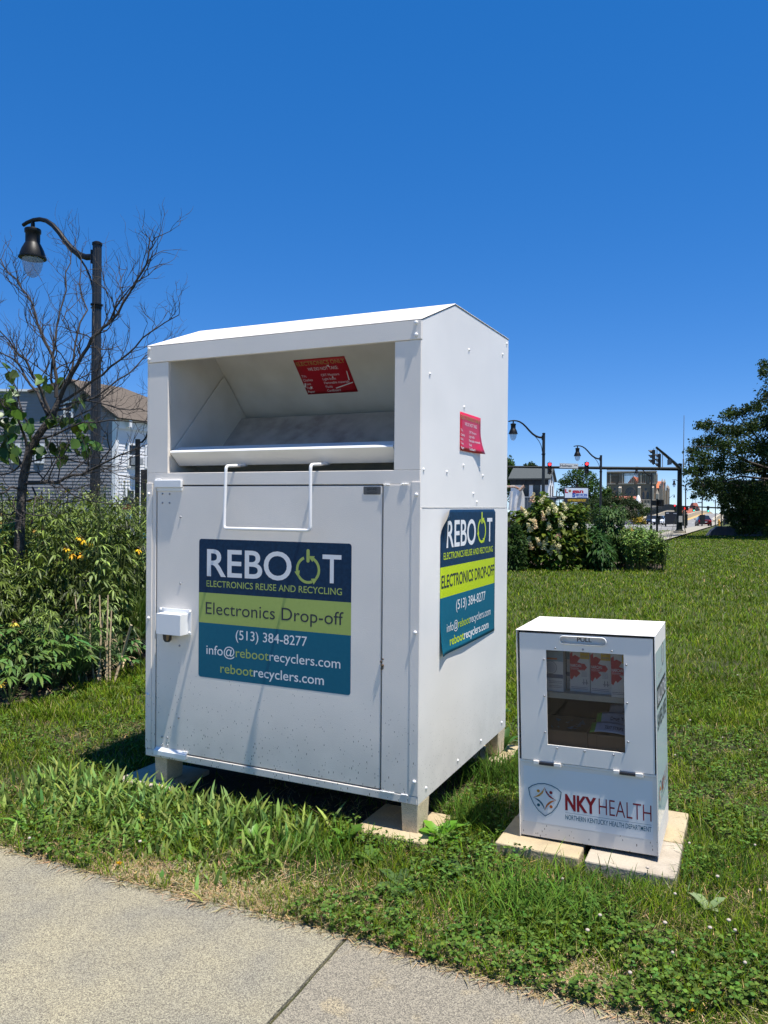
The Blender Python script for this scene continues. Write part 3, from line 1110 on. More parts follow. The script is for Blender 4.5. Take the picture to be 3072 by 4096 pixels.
def nky(b, ox, oz, k, fn, fnb, sx=1.0):
    """shield of four figures and the two lines of lettering; the shield's top centre is at (ox+.103, oz+.226) before scaling"""
    def T(u, v):
        return fn(ox + (u - 0.036) * k * sx, oz + (v - 0.096) * k)
    def Tb(u, v):
        return fnb(ox + (u - 0.036) * k * sx, oz + (v - 0.096) * k)
    out = [(0.036, 0.199), (0.052, 0.212), (0.075, 0.222), (0.103, 0.226), (0.131, 0.222), (0.154, 0.212), (0.170, 0.199), (0.165, 0.170), (0.150, 0.138), (0.130, 0.112), (0.103, 0.094), (0.076, 0.112), (0.056, 0.138), (0.041, 0.170)]
    c = (0.103, 0.165)
    inn = [(c[0] + (u - c[0]) * 0.945, c[1] + (v - c[1]) * 0.945) for u, v in out]
    inn2 = [(c[0] + (u - c[0]) * 0.90, c[1] + (v - c[1]) * 0.90) for u, v in out]
    inn3 = [(c[0] + (u - c[0]) * 0.885, c[1] + (v - c[1]) * 0.885) for u, v in out]
    n = len(out)
    for a_, b_, mi in ((out, inn, 0), (inn2, inn3, 4)):
        b.add([Tb(*p) for p in a_] + [Tb(*p) for p in b_], [(i, (i + 1) % n, n + (i + 1) % n, n + i) for i in range(n)], mi)
    # pale cross behind
    cr = [(0.090, 0.198), (0.114, 0.198), (0.114, 0.180), (0.140, 0.180), (0.140, 0.150), (0.114, 0.150), (0.114, 0.124), (0.090, 0.124), (0.090, 0.150), (0.066, 0.150), (0.066, 0.180), (0.090, 0.180)]
    m = len(cr)
    cri = [(0.102 + (u - 0.102) * 0.95, 0.161 + (v - 0.161) * 0.95) for u, v in cr]
    b.add([Tb(*p) for p in cr] + [Tb(*p) for p in cri], [(i, (i + 1) % m, m + (i + 1) % m, m + i) for i in range(m)], 4)
    # four figures: heads and curved bodies making a star
    C = (0.102, 0.164)
    for (sxx, szz, mi) in ((-1, 1, 3), (1, 1, 1), (-1, -1, 0), (1, -1, 2)):
        hx, hz = C[0] + sxx * 0.025, C[1] + szz * 0.028
        b.add([T(hx + 0.0063 * math.cos(j * math.pi / 6), hz + 0.0063 * math.sin(j * math.pi / 6)) for j in range(12)], [tuple(range(12))], mi)
        tip1 = (C[0], C[1] + szz * 0.047)
        tip2 = (C[0] + sxx * 0.047, C[1])
        n_ = 8
        o1, o2 = [], []
        for i in range(n_ + 1):
            t = i / n_
            for cc, oo in ((0.008, o1), (0.019, o2)):
                q = (C[0] + sxx * cc * 0.9, C[1] + szz * cc)
                oo.append(((1 - t) ** 2 * tip1[0] + 2 * t * (1 - t) * (q[0] - sxx * 0.004) + t * t * tip2[0], (1 - t) ** 2 * tip1[1] + 2 * t * (1 - t) * (q[1] - szz * 0.004) + t * t * tip2[1]))
        if mi == 0:
            o1 = [(u, v) for u, v in o1]
        b.add([T(*p) for p in o2] + [T(*p) for p in o1], [(i, i + 1, n_ + 2 + i, n_ + 1 + i) for i in range(n_)], mi)
    text(b, 'NKY', 0.183, 0.303, 0.134, 0.061, T, 1, bold=0.035)
    text(b, 'HEALTH', 0.312, 0.505, 0.134, 0.061, T, 1, bold=-0.010)
    b.cut()
    b.add([T(0.183, 0.1212), T(0.505, 0.1212), T(0.505, 0.1222), T(0.183, 0.1222)], [(0, 1, 2, 3)], 0)
    text(b, 'NORTHERN KENTUCKY HEALTH DEPARTMENT', 0.183, 0.504, 0.0955, 0.0185, T, 0, bold=0.006)


b = MB()
nky(b, 0.036, 0.094, 1.0, fd1, fd2)
b.build_split('decal_lettering', [M_CTEAL, M_CRED, M_ORANGE, M_AMBER, M_PGREY], dec)
# side decal
gs0 = lambda y, z: (NW + 0.0007, y, z)
gs1 = lambda y, z: (NW + 0.0013, y, z)
b = MB()
b.quad(gs0(0.006, 0.10), gs0(0.384, 0.10), gs0(0.384, 0.766), gs0(0.006, 0.766))
sd = b.build('decal', mat('pale_blue_decal_film', (0.62, 0.74, 0.80), rough=0.12), spn)
b = MB()
b.quad(gs1(0.030, 0.549), gs1(0.345, 0.549), gs1(0.345, 0.632), gs1(0.030, 0.632), 3)
gs2 = lambda y, z: (NW + 0.0018, y, z)
text(b, 'NALOXONE', 0.040, 0.335, 0.562, 0.057, gs2, 4, bold=0.01)
text(b, 'SAVES LIVES', 0.032, 0.350, 0.468, 0.060, gs1, 3, bold=0.02)
b.cut()
arc_band(b, (0.255, 0.722), 0.042, 0.046, 0, 360, gs1, 3, 24, sx=0.9)
arc_band(b, (0.255, 0.722), 0.022, 0.036, 0, 360, gs1, 5, 24, sx=0.9)
for q in range(5):
    b.quad(gs1(0.08 + 0.03 * q, 0.66 - 0.01 * (q % 2)), gs1(0.09 + 0.03 * q, 0.66), gs1(0.095 + 0.03 * q, 0.675), gs1(0.085 + 0.03 * q, 0.68), 5)
b.cut()
arc_band(b, (0.085, 0.215), 0.045, 0.050, 0, 360, gs1, 0, 20)
arc_band(b, (0.085, 0.215), 0.016, 0.028, 20, 250, gs1, 2, 10)
text(b, 'NKY', 0.145, 0.215, 0.20, 0.048, gs1, 1, bold=0.03)
text(b, 'HEALTH', 0.220, 0.355, 0.20, 0.048, gs1, 1, bold=-0.02)
text(b, 'NORTHERN KENTUCKY HEALTH DEPARTMENT', 0.145, 0.355, 0.178, 0.012, gs1, 0)
b.build_split('decal_lettering', [M_CTEAL, M_CRED, M_ORANGE, M_INK, M_VWHITE, M_PGREY], sd)
# shelf
b = MB()
b.box(0.0068, NW - 0.0068, 0.035, ND - 0.012, 0.560, 0.582)
b.build('shelf', mat('worn_shelf', (0.60, 0.56, 0.45), rough=0.7, noise=(30, (0.42, 0.38, 0.3), 0.6, 5)), box_)


def in_box(name, x, y, z, rz, label, cat, grp=None):
    return empty(name, mw=BOXM @ Matrix.Translation((x, y, z)) @ Matrix.Rotation(rz, 4, 'Z'), label=label, cat=cat, group=grp)


M_CARD = mat('white_carton', (0.74, 0.72, 0.68), rough=0.45)
M_CRD = mat('carton_red', (0.55, 0.020, 0.045), rough=0.4)
M_CYEL = mat('carton_yellow', (0.75, 0.48, 0.04), rough=0.4)
M_CGREY = mat('carton_grey_print', (0.22, 0.22, 0.26), rough=0.4)
M_CTL = mat('carton_blue_grey', (0.28, 0.40, 0.44), rough=0.4)
M_CNV = mat('carton_navy', (0.13, 0.16, 0.24), rough=0.4)
for (x, y, lab) in ((0.196, 0.075, 'red and white carton on the shelf, beside the blue topped kits'), (0.278, 0.068, 'red and white carton between two like it on the dispenser shelf'), (0.362, 0.034, 'red and white carton nearest the window, cut off by its frame')):
    t = in_box('medicine_carton', x, y, 0.5825, 0, lab, 'carton', 'red and white cartons on the dispenser shelf')
    b = MB()
    b.box(0, 0.079, 0, 0.055, 0, 0.168)
    b.build('carton', M_CARD, t, bevel=0.001)
    b = MB()
    q0, q1, q2 = fn_front(-0.0006), fn_front(-0.0011), fn_front(-0.0016)
    poly(b, [(0.001, 0.150), (0.011, 0.158), (0.012, 0.140), (0.022, 0.146), (0.042, 0.136), (0.030, 0.118), (0.050, 0.112), (0.001, 0.112)], q0, 0)
    poly(b, [(0.001, 0.086), (0.030, 0.086), (0.042, 0.074), (0.024, 0.056), (0.018, 0.064), (0.008, 0.046), (0.001, 0.052)], q0, 0)
    poly(b, [(0.001, 0.086), (0.058, 0.086), (0.068, 0.099), (0.058, 0.113), (0.001, 0.113)], q1, 0)
    text(b, 'NARCAN', 0.003, 0.045, 0.0985, 0.0115, q2, 1, bold=0.012)
    b.quad(q2(0.003, 0.0925), q2(0.036, 0.0925), q2(0.036, 0.0940), q2(0.003, 0.0940), 1)
    b.quad(q2(0.003, 0.0885), q2(0.056, 0.0885), q2(0.056, 0.0892), q2(0.003, 0.0892), 1)
    b.quad(q1(0.042, 0.132), q1(0.077, 0.132), q1(0.077, 0.163), q1(0.042, 0.163), 2)
    for z in (0.139, 0.143, 0.156):
        b.quad(q2(0.046, z), q2(0.073, z), q2(0.073, z + 0.0018), q2(0.046, z + 0.0018), 3)
    for z in (0.080, 0.0755, 0.071, 0.0665, 0.062):
        b.quad(q1(0.046, z), q1(0.068, z), q1(0.068, z + 0.0013), q1(0.046, z + 0.0013), 3)
    for xx in (0.053, 0.064):
        b.quad(q1(xx, 0.030), q1(xx + 0.003, 0.030), q1(xx + 0.003, 0.052), q1(xx, 0.052), 3)
        b.quad(q1(xx - 0.005, 0.036), q1(xx + 0.008, 0.036), q1(xx + 0.008, 0.039), q1(xx - 0.005, 0.039), 3)
    for z in (0.012, 0.018):
        b.quad(q1(0.004, z), q1(0.070, z), q1(0.070, z + 0.0016), q1(0.004, z + 0.0016), 4)
    b.build('print', [M_CRD, M_VWHITE, M_CYEL, M_CGREY, M_CNV], t)
for (x, y, w, lab) in ((0.080, 0.050, 0.095, 'white kit carton with a blue top, at the window edge'), (0.1755, 0.110, 0.020, 'narrow white kit carton with a blue top, behind its wider neighbour')):
    t = in_box('test_kit_carton', x, y, 0.5825, 0, lab, 'carton', 'blue topped kit cartons on the dispenser shelf')
    b = MB()
    b.box(0, w, 0, 0.05, 0, 0.185)
    b.build('carton', M_CARD, t, bevel=0.001)
    b = MB()
    b.quad(q0(0.0, 0.120), q0(w, 0.120), q0(w, 0.185), q0(0.0, 0.185), 0)
    b.quad(q0(0.0, 0.053), q0(w, 0.053), q0(w, 0.069), q0(0.0, 0.069), 1)
    if w > 0.05:
        arc_band(b, (0.044, 0.095), 0.0, 0.021, 0, 360, q0, 2, 20)
        arc_band(b, (0.044, 0.095), 0.024, 0.0265, 0, 360, q0, 3, 20)
        b.quad(q1(0.030, 0.127), q1(0.072, 0.127), q1(0.072, 0.134), q1(0.030, 0.134), 4)
        for z in (0.158, 0.166):
            b.quad(q1(0.03, z), q1(0.075, z), q1(0.075, z + 0.003), q1(0.03, z + 0.003), 3)
    for z in (0.016, 0.022, 0.034, 0.040):
        b.quad(q1(w * 0.4, z), q1(w * 0.95, z), q1(w * 0.95, z + 0.0018), q1(w * 0.4, z + 0.0018), 3)
    b.build('print', [M_CTL, M_CNV, M_PGREY, M_CGREY, M_ORANGE], t)
M_KRAFT = mat('kraft_board', (0.26, 0.155, 0.085), rough=0.8, noise=(40, (0.28, 0.17, 0.1), 0.6, 4))
for (x0, x1, lab) in ((0.055, 0.2665, 'brown cardboard tray holding crumpled wrappers, inside the dispenser'), (0.2695, 0.470, 'brown cardboard tray with printed pouches resting on it')):
    t = in_box('cardboard_tray', x0, 0.034, 0.366, 0, lab, 'cardboard tray', 'cardboard trays on the dispenser floor')
    w = x1 - x0
    b = MB()
    b.box(0, w, 0, 0.003, 0, 0.066)
    b.box(0, w, 0.217, 0.22, 0, 0.066)
    b.box(0, 0.003, 0.0032, 0.2168, 0, 0.066)
    b.box(w - 0.003, w, 0.0032, 0.2168, 0, 0.066)
    b.box(0.0032, w - 0.0032, 0.0032, 0.2168, 0, 0.003)
    b.build('board', M_KRAFT, t)
    if x0 > 0.2:
        b = MB()
        b.quad((0.034, -0.0005, 0.002), (0.0352, -0.0005, 0.002), (0.0352, -0.0005, 0.060), (0.034, -0.0005, 0.060))
        b.build('flap_seam', mat('seam_shadow_brown', (0.12, 0.07, 0.04), rough=0.9), t)
M_POUCH = mat('silver_blue_film', (0.50, 0.55, 0.66), rough=0.25, noise=(60, (0.36, 0.42, 0.55), 0.7, 4))
M_LGRN = mat('green_print', (0.16, 0.42, 0.06), rough=0.3)
for (x, y, z, rz, tlt, lab, wr) in ((0.275, 0.042, 0.436, -0.05, 0.18, 'silver blue printed pouch with a green end, at the front of the tray', 'TEST STRIPS'), (0.290, 0.100, 0.452, 0.03, 0.40, 'silver blue printed pouch leaning behind another with a green end', 'Drug Test'), (0.330, 0.150, 0.476, -0.10, 0.45, 'dull pouch standing at the back of the tray', 'DRUG TEST')):
    t = in_box('test_pouch', x, y, z, rz, lab, 'pouch', 'printed pouches on the cardboard tray')
    b = MB()
    nx, nz_ = 8, 5
    def fp(u, v, o=0.0):
        return (u, v * math.cos(tlt + 0.3) + 0.004 * math.sin(u * 60) * (1 - v * 10), v * math.sin(tlt + 0.3) + 0.010 * math.sin(math.pi * u / 0.15) + o)
    for i in range(nx):
        for j in range(nz_):
            u0, u1, v0, v1 = 0.15 * i / nx, 0.15 * (i + 1) / nx, 0.055 * j / nz_, 0.055 * (j + 1) / nz_
            b.add([fp(u0, v0), fp(u1, v0), fp(u1, v1), fp(u0, v1)], [(0, 1, 2, 3)], 1 if i == 0 and wr != 'DRUG TEST' else 0, True)
    b.build('film', [M_POUCH, M_LGRN], t, solid=0.003)
    b = MB()
    text(b, wr, 0.055, 0.125, 0.014, 0.016, lambda u, v: fp(u, v, 0.002), 0, bold=0.01)
    b.build('print', M_INK, t)
t = in_box('wrapper', 0.11, 0.06, 0.43, 0, 'crumpled pale wrapper lying in the brown tray', 'wrapper')
b = MB()
for i in range(12):
    u, v = rnd.random() * 0.12, rnd.random() * 0.09
    b.add([(u + rnd.uniform(-.02, .02), v + rnd.uniform(-.02, .02), rnd.uniform(0.0, 0.022)) for _ in range(3)], [(0, 1, 2)])
b.build('film', mat('dull_film', (0.16, 0.19, 0.22), rough=0.3), t)

# four pavers the dispenser stands on
PM = Matrix.Translation((0.5814, 3.2757, 0.0)) @ Matrix.Rotation(R(-25.12), 4, 'Z') @ Matrix.Scale(KB, 4)
for (x0, x1, y0, y1, z1, m, lab) in ((-0.074, 0.252, -0.097, 0.205, -0.001, M_PAVER, 'tan weathered paver in front of the dispenser, on the side towards the bin'), (0.275, 0.598, -0.103, 0.217, -0.002, M_PAVERG, 'grey tan paver in front of the dispenser, farthest from the bin'), (0.262, 0.596, 0.222, 0.568, -0.0015, M_PAVER, 'clean tan paver beside the back of the dispenser'), (-0.072, 0.255, 0.210, 0.545, -0.004, M_PAVERG, 'shaded paver behind the dispenser, between it and the bin')):
    slab('paver', x0, x1, y0, y1, -0.075, z1, PM, m, lab, 'pavers under the dispenser')

# ================================================================== ground, sidewalk, road surfaces
M_GROUND = mat('lawn_soil', (0.050, 0.068, 0.008), rough=1.0, noise=(1.3, (0.070, 0.088, 0.018), 0.8, 6), noise2=(0.16, (0.052, 0.066, 0.016), 0.7, 4), bump=(40, 0.03, 6))
M_THATCH = mat('soil_and_thatch', (0.040, 0.046, 0.014), rough=1.0, noise=(26, (0.12, 0.095, 0.045), 0.8, 8), noise2=(4, (0.026, 0.040, 0.008), 0.9, 5), bump=(70, 0.02, 6))
M_BED = mat('bed_soil', (0.060, 0.042, 0.028), rough=1.0, noise=(40, (0.30, 0.21, 0.14), 0.6, 8), noise2=(6, (0.03, 0.022, 0.015), 0.8, 5), bump=(60, 0.03, 6))
M_WALK = mat('exposed_aggregate', (0.335, 0.295, 0.205), rough=0.95, noise2=(4.2, (0.245, 0.225, 0.185), 0.85, 7), noise=(1.1, (0.38, 0.33, 0.225), 0.8, 5), grains=(330, (0.60, 0.59, 0.58), (1.25, 1.28, 1.22), (0.085, 0.075, 0.062)), bump=(150, 0.006, 3))
M_WALK2 = mat('darker_aggregate', (0.29, 0.258, 0.195), rough=0.95, noise2=(7.5, (0.37, 0.31, 0.20), 0.9, 2.5, 0.57, 0.66), grains=(330, (0.54, 0.54, 0.54), (1.25, 1.24, 1.22), (0.075, 0.068, 0.06)), bump=(150, 0.006, 3))
M_JOINT = mat('joint_soil', (0.30, 0.22, 0.12), rough=1, noise=(60, (0.36, 0.27, 0.15), 0.8, 5), bump=(90, 0.01, 5))


def sheet(name, pts, m, thick=None, kind='structure', z=None):
    b = MB()
    P = [Vector(p) for p in pts]
    n = len(P)
    if z is not None:
        P = [Vector((p.x, p.y, z)) for p in P]
    if thick:
        b.add([tuple(p) for p in P] + [(p.x, p.y, p.z - thick) for p in P], [tuple(range(n))] + [(i, (i + 1) % n, n + (i + 1) % n, n + i) for i in range(n)])
    else:
        b.add([tuple(p) for p in P], [tuple(range(n))])
    o = b.build(name, m)
    o['kind'] = kind
    for p in o.data.polygons:
        if abs(p.normal.z) > 0.9 and p.normal.z < 0 and not thick:
            o.data.flip_normals()
            break
    return o


ground = sheet('ground', [(-900, -60, GZ), (900, -60, GZ), (900, 1500, GZ), (-900, 1500, GZ)], M_GROUND)

WZ = -0.040
walk_edge = [gp(*p, WZ) for p in ((0, 3380), (150, 3428), (300, 3465), (450, 3508), (600, 3545), (750, 3586), (900, 3620), (1050, 3652), (1200, 3690), (1390, 3735), (1560, 3788), (1700, 3838), (1850, 3880), (2000, 3920), (2150, 3962), (2300, 4000), (2480, 4048), (2660, 4096))]
d0 = (walk_edge[0] - walk_edge[6]).normalized()
d1 = (walk_edge[-1] - walk_edge[-6]).normalized()
left_ext = [walk_edge[0] + d0 * k for k in (30, 3, 1)]
right_ext = [walk_edge[-1] + d1 * k for k in (1, 3, 30)]
nrm = Vector((-d1.y, d1.x, 0))
if nrm.y > 0:
    nrm = -nrm
# wobbly slab edge
def wob(pts, seed):
    r = random.Random(seed)
    out = []
    for a, c in zip(pts[:-1], pts[1:]):
        for k in range(7):
            p = a.lerp(c, k / 7)
            out.append(p + nrm * (r.uniform(-0.006, 0.006) + 0.010 * math.sin(p.x * 17 + seed) * math.sin(p.x * 41)))
    out.append(pts[-1])
    return out


j0, j1 = gp(1396, 3737, WZ), gp(1075, 4096, WZ)
jd = (j1 - j0).normalized()
edgeA = left_ext + wob(walk_edge[:10], 3)
edgeB = wob(walk_edge[9:], 4) + right_ext
edgeB[0] = edgeB[0] + d1 * 0.013
edgeB[1] = edgeB[1] + d1 * 0.004
wid = 7.5  # widened behind the camera, unseen, to bounce warm light onto the bin
rj = random.Random(5)
jointA = [walk_edge[9] + jd * (wid * (k / 40) ** 1.5) + d1 * rj.uniform(-0.003, 0.001) for k in range(41)]
jointB = [p + d1 * (0.015 + rj.uniform(-0.003, 0.005)) for p in jointA]
edgeB = [jointB[0]] + edgeB[2:]
sheet('sidewalk', edgeA + jointA[1:] + [edgeA[0] + jd * wid], M_WALK, 0.09)
sheet('sidewalk', edgeB + [edgeB[-1] + jd * wid] + jointB[::-1][:-1], M_WALK2, 0.09)
sheet('joint_soil', [jointA[0] - d1 * 0.01 - jd * 0.0, jointB[0] + d1 * 0.01, jointB[-1] + d1 * 0.01, jointA[-1] - d1 * 0.01], M_JOINT, z=WZ - 0.012)

# thatchy soil under the near grass, and the flower bed
near_th = [(-14, 0.2), (14, 0.2), (9, 7.2), (2.5, 7.6), (-1.2, 6.2), (-2.6, 5.9), (-6, 5.6), (-14, 5.4)]
sheet('soil', [(x, y, GZ + 0.004) for x, y in near_th], M_THATCH)
bed_front = [gp(*p) for p in ((0, 2835), (110, 2815), (200, 2793), (300, 2768), (380, 2742), (470, 2700), (590, 2640), (700, 2570))]
bed_poly = [(-14, bed_front[0].y - 0.9)] + [(-4.5, bed_front[0].y - 0.25)] + [(p.x, p.y) for p in bed_front] + [(0.2, 9.2), (0.0, 10.6), (-14, 10.8)]
sheet('garden_soil', [(x, y, GZ + 0.009) for x, y in bed_poly], M_BED)
rbed = [gp(2020, 2272), gp(2330, 2276), gp(2460, 2280), gp(2640, 2281)]
rb_poly = [(5.5, 20.2)] + [(0.5, 19.0)] + [(p.x, p.y) for p in rbed] + [(8.0, 22.2), (7.4, 24.0), (2.0, 25.0), (0.3, 22.5)]
rb_poly = rb_poly[1:]
sheet('mulch', [(x, y, GZ + 0.006) for x, y in rb_poly], mat('mulch', (0.13, 0.085, 0.06), rough=1, noise=(25, (0.28, 0.2, 0.15), 0.7, 6), bump=(40, 0.03, 5)))


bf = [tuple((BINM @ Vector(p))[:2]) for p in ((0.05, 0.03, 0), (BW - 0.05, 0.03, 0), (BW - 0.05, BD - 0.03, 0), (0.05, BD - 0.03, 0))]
sheet('soil', [(x, y, GZ + 0.008) for x, y in bf], mat('shade_darkened_soil', (0.022, 0.016, 0.011), rough=1.0, noise=(30, (0.04, 0.03, 0.02), 0.7, 6), bump=(60, 0.02, 5)))  # soil made near-black to paint deeper shade under the bin


def in_poly(x, y, pl):
    ins = np.zeros(len(x), bool)
    n = len(pl)
    for i in range(n):
        x0, y0 = pl[i][0], pl[i][1]
        x1, y1 = pl[(i + 1) % n][0], pl[(i + 1) % n][1]
        c = ((y0 > y) != (y1 > y)) & (x < (x1 - x0) * (y - y0) / (y1 - y0 + 1e-12) + x0)
        ins ^= c
    return ins


walk_poly = [(p.x, p.y) for p in left_ext + walk_edge + right_ext] + [(p.x, p.y) for p in [right_ext[-1] + jd * 3, left_ext[0] + jd * 3]]
def footprint(M, x0, x1, y0, y1):
    return [tuple((M @ Vector(p))[:2]) for p in ((x0, y0, 0), (x1, y0, 0), (x1, y1, 0), (x0, y1, 0))]
foot = [footprint(PM, -0.078, 0.255, -0.10, 0.21), footprint(PM, 0.272, 0.60, -0.106, 0.22), footprint(PM, 0.258, 0.60, 0.218, 0.572), footprint(PM, -0.076, 0.26, 0.205, 0.55)]
for (lx, ly) in ((1.464, 0.066), (1.464, BD - 0.075), (0.08, 0.085)):
    c = BINM @ Vector((lx, ly, 0))
    foot.append(footprint(Matrix.Translation((c.x, c.y, 0)) @ YAW, -0.24, 0.11, -0.145, 0.205))
bin_foot = footprint(BINM, 0.0, BW, 0.02, BD)
walk_in = [(p.x, p.y) for p in [q + nrm * 0.015 for q in left_ext + walk_edge + right_ext]] + walk_poly[-2:]


def keep(x, y, bed=True):
    k = ~in_poly(x, y, walk_in)
    for f in foot:
        k &= ~in_poly(x, y, f)
    if bed:
        k &= ~in_poly(x, y, bed_poly)
        k &= ~in_poly(x, y, rb_poly)
    return k


def patch(x, y, s, ph=0.0):      # smooth 0..1 variation for tints and heights
    v = np.sin(x * 1.7 * s + ph) + np.sin(y * 2.3 * s + 1.3 + ph) + np.sin((x + y) * 3.1 * s + 2.1 + ph) + np.sin((x * 0.7 - y) * 4.7 * s + ph)
    return np.clip(v / 5 + 0.5, 0, 1)


M_GRASS = mat('grass_blade', attr='tint', rough=0.7, spec=0.05, transl=0.32)
G1, G2, G3, GY = (0.120, 0.190, 0.010), (0.050, 0.092, 0.008), (0.200, 0.250, 0.036), (0.34, 0.30, 0.13)


def scatter(n, y0, y1, spread=0.60, side=1.2):
    u = rng.random(n)
    y = y0 * (y1 / y0) ** u
    x = (rng.random(n) * 2 - 1) * (y * spread + side)
    return x, y


def lawn(n, y0, y1, h0, h1, wk, segs, wmin=0.0026):
    x, y = scatter(n, y0, y1)
    k = keep(x, y)
    x, y = x[k], y[k]
    n = len(x)
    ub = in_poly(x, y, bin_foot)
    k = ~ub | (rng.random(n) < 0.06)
    x, y = x[k], y[k]
    n = len(x)
    pt = patch(x, y, 1.0)
    p2 = patch(x, y, 3.1, 1.0)
    dens = rng.random(n) < (0.62 + 0.6 * p2)
    x, y, pt, p2 = x[dens], y[dens], pt[dens], p2[dens]
    n = len(x)
    h = (h0 + (h1 - h0) * rng.random(n) ** 1.5) * (0.7 + 0.6 * p2)
    w = np.maximum(wmin, wk * y) * (0.7 + 0.7 * rng.random(n))
    az = rng.random(n) * 2 * np.pi
    lean = 0.25 + rng.random(n) * 0.9
    c = vary(G1, n, 0.34) * (0.75 + 0.5 * pt[:, None])
    m = rng.random(n)
    c[m < 0.33] = vary(G2, (m < 0.33).sum(), 0.25)
    c[m > 0.82] = vary(G3, (m > 0.82).sum(), 0.2)
    dry = (rng.random(n) < 0.05 + 0.05 * (1 - p2))
    c[dry] = vary(GY, dry.sum(), 0.25)
    base = np.stack([x, y, np.full(n, GZ + 0.002)], 1)
    blades(nm, base, h, w, az, lean, c, segs)


nm = NM()
lawn(270000, 1.7, 6.8, 0.028, 0.080, 0.0010, 3)
lawn(400000, 5.2, 75, 0.045, 0.095, 0.0010, 2)
g = nm.build('lawn_grass', M_GRASS)
tag(g, 'mown green lawn grass around the bin and out to the street', 'grass', kind='stuff')

# clover mixed into the near lawn: three round leaflets on each stalk
nm = NM()
x, y = scatter(52000, 1.7, 7.0)
k = keep(x, y) & (patch(x, y, 2.3, 0.4) > 0.44) & ~in_poly(x, y, bin_foot)
x, y = x[k], y[k]
n = len(x)
hh = GZ + 0.022 + rng.random(n) * 0.045
a0 = rng.random(n) * 2 * np.pi
for q in range(3):
    a = a0 + q * 2.094
    D = np.stack([np.cos(a), np.sin(a), 0.1 + 0.25 * rng.normal(size=n)], 1)
    U = np.stack([0.3 * rng.normal(size=n), 0.3 * rng.normal(size=n), np.ones(n)], 1)
    leaves(nm, np.stack([x, y, hh], 1), D, U, 0.010 + 0.008 * rng.random(n), 0.012 + 0.005 * rng.random(n), vary((0.092, 0.160, 0.030), n, 0.40), 0.2, 0.1, 0.7)
g = nm.build('clover_leaves', M_GRASS)
tag(g, 'clover leaves spread through the near lawn', 'clover', kind='stuff')

# dry thatch along the sidewalk and on bare spots
nm = NM()
n = 13000
t = rng.random(n)
seg = np.array([(p.x, p.y) for p in left_ext[-1:] + walk_edge + right_ext[:1]])
idx = rng.integers(0, len(seg) - 1, n)
bx = seg[idx] + (seg[idx + 1] - seg[idx]) * t[:, None] - np.array([nrm.x, nrm.y])[None, :] * (np.abs(rng.normal(size=n)) * 0.13 - 0.018)[:, None]
blades(nm, np.stack([bx[:, 0], bx[:, 1], np.full(n, GZ + 0.006)], 1), 0.010 + 0.018 * rng.random(n), 0.0025 + 0.004 * rng.random(n), rng.random(n) * 6.28, 1.5 + 2.5 * rng.random(n), vary((0.36, 0.27, 0.14), n, 0.3), 2, 0.2)
n = 30000
x, y = scatter(n, 1.8, 5.5)
k = keep(x, y) & (patch(x, y, 2.6, 2.2) > 0.48)
x, y = x[k], y[k]
n = len(x)
blades(nm, np.stack([x, y, np.full(n, GZ + 0.006)], 1), 0.012 + 0.02 * rng.random(n), 0.002 + 0.003 * rng.random(n), rng.random(n) * 6.28, 1.5 + 2.5 * rng.random(n), vary((0.33, 0.24, 0.11), n, 0.3), 2, 0.2)
g = nm.build('dry_thatch', mat('dry_thatch', attr='tint', rough=0.9))
tag(g, 'dry straw and dead clippings along the sidewalk edge', 'thatch', kind='stuff')

# tall bright crabgrass in front of the bin
nm = NM()
pa, pb = BINM @ Vector((-0.55, -0.10, 0)), BINM @ Vector((1.12, -0.10, 0))
n = 2100
u = rng.random(n)
dd = np.abs(rng.normal(size=n)) * 0.30
fx = pa.x + (pb.x - pa.x) * u + 0.0
fy = pa.y + (pb.y - pa.y) * u
nx_, ny_ = -0.425, -0.905
x = fx + nx_ * dd + rng.normal(size=n) * 0.05
y = fy + ny_ * dd + rng.normal(size=n) * 0.05
k = keep(x, y)
k &= rng.random(n) < np.clip(1.25 - np.abs(u - 0.42) * 1.4, 0.15, 1)
x, y, dd = x[k], y[k], dd[k]
n = len(x)
h = (0.045 + 0.085 * rng.random(n) ** 1.2) * np.clip(1.12 - dd * 0.75, 0.45, 1.1)
blades(nm, np.stack([x, y, np.full(n, GZ)], 1), h, 0.011 + 0.013 * rng.random(n), rng.random(n) * 6.28, 0.15 + 0.7 * rng.random(n), vary((0.215, 0.305, 0.075), n, 0.32, 0.15), 4)
# a softer tuft by the dispenser's front corner and shaggy edges round the pavers
for (px, py, n, sp, h0, w0, col) in ((2120, 3660, 700, 0.14, 0.12, 0.0045, (0.11, 0.21, 0.03)), (2330, 3590, 300, 0.13, 0.075, 0.004, (0.06, 0.12, 0.018)), (2560, 3620, 300, 0.16, 0.075, 0.004, (0.06, 0.125, 0.018)), (1830, 3300, 500, 0.12, 0.13, 0.004, (0.06, 0.12, 0.016)), (2010, 3120, 700, 0.18, 0.15, 0.005, (0.055, 0.11, 0.016)), (1240, 3420, 300, 0.12, 0.10, 0.005, (0.09, 0.18, 0.025)), (2780, 3480, 400, 0.15, 0.10, 0.004, (0.07, 0.14, 0.02))):
    c = gp(px, py)
    x = c.x + rng.normal(size=n) * sp
    y = c.y + rng.normal(size=n) * sp * 0.8
    k = keep(x, y)
    x, y = x[k], y[k]
    n = len(x)
    blades(nm, np.stack([x, y, np.full(n, GZ)], 1), h0 * (0.5 + 0.8 * rng.random(n)), w0 * (0.7 + 0.7 * rng.random(n)), rng.random(n) * 6.28, 0.2 + 0.8 * rng.random(n), vary(col, n, 0.25), 4)
g = nm.build('tall_grass', M_GRASS)
tag(g, 'tall bright crabgrass growing along the front of the bin', 'grass', kind='stuff')

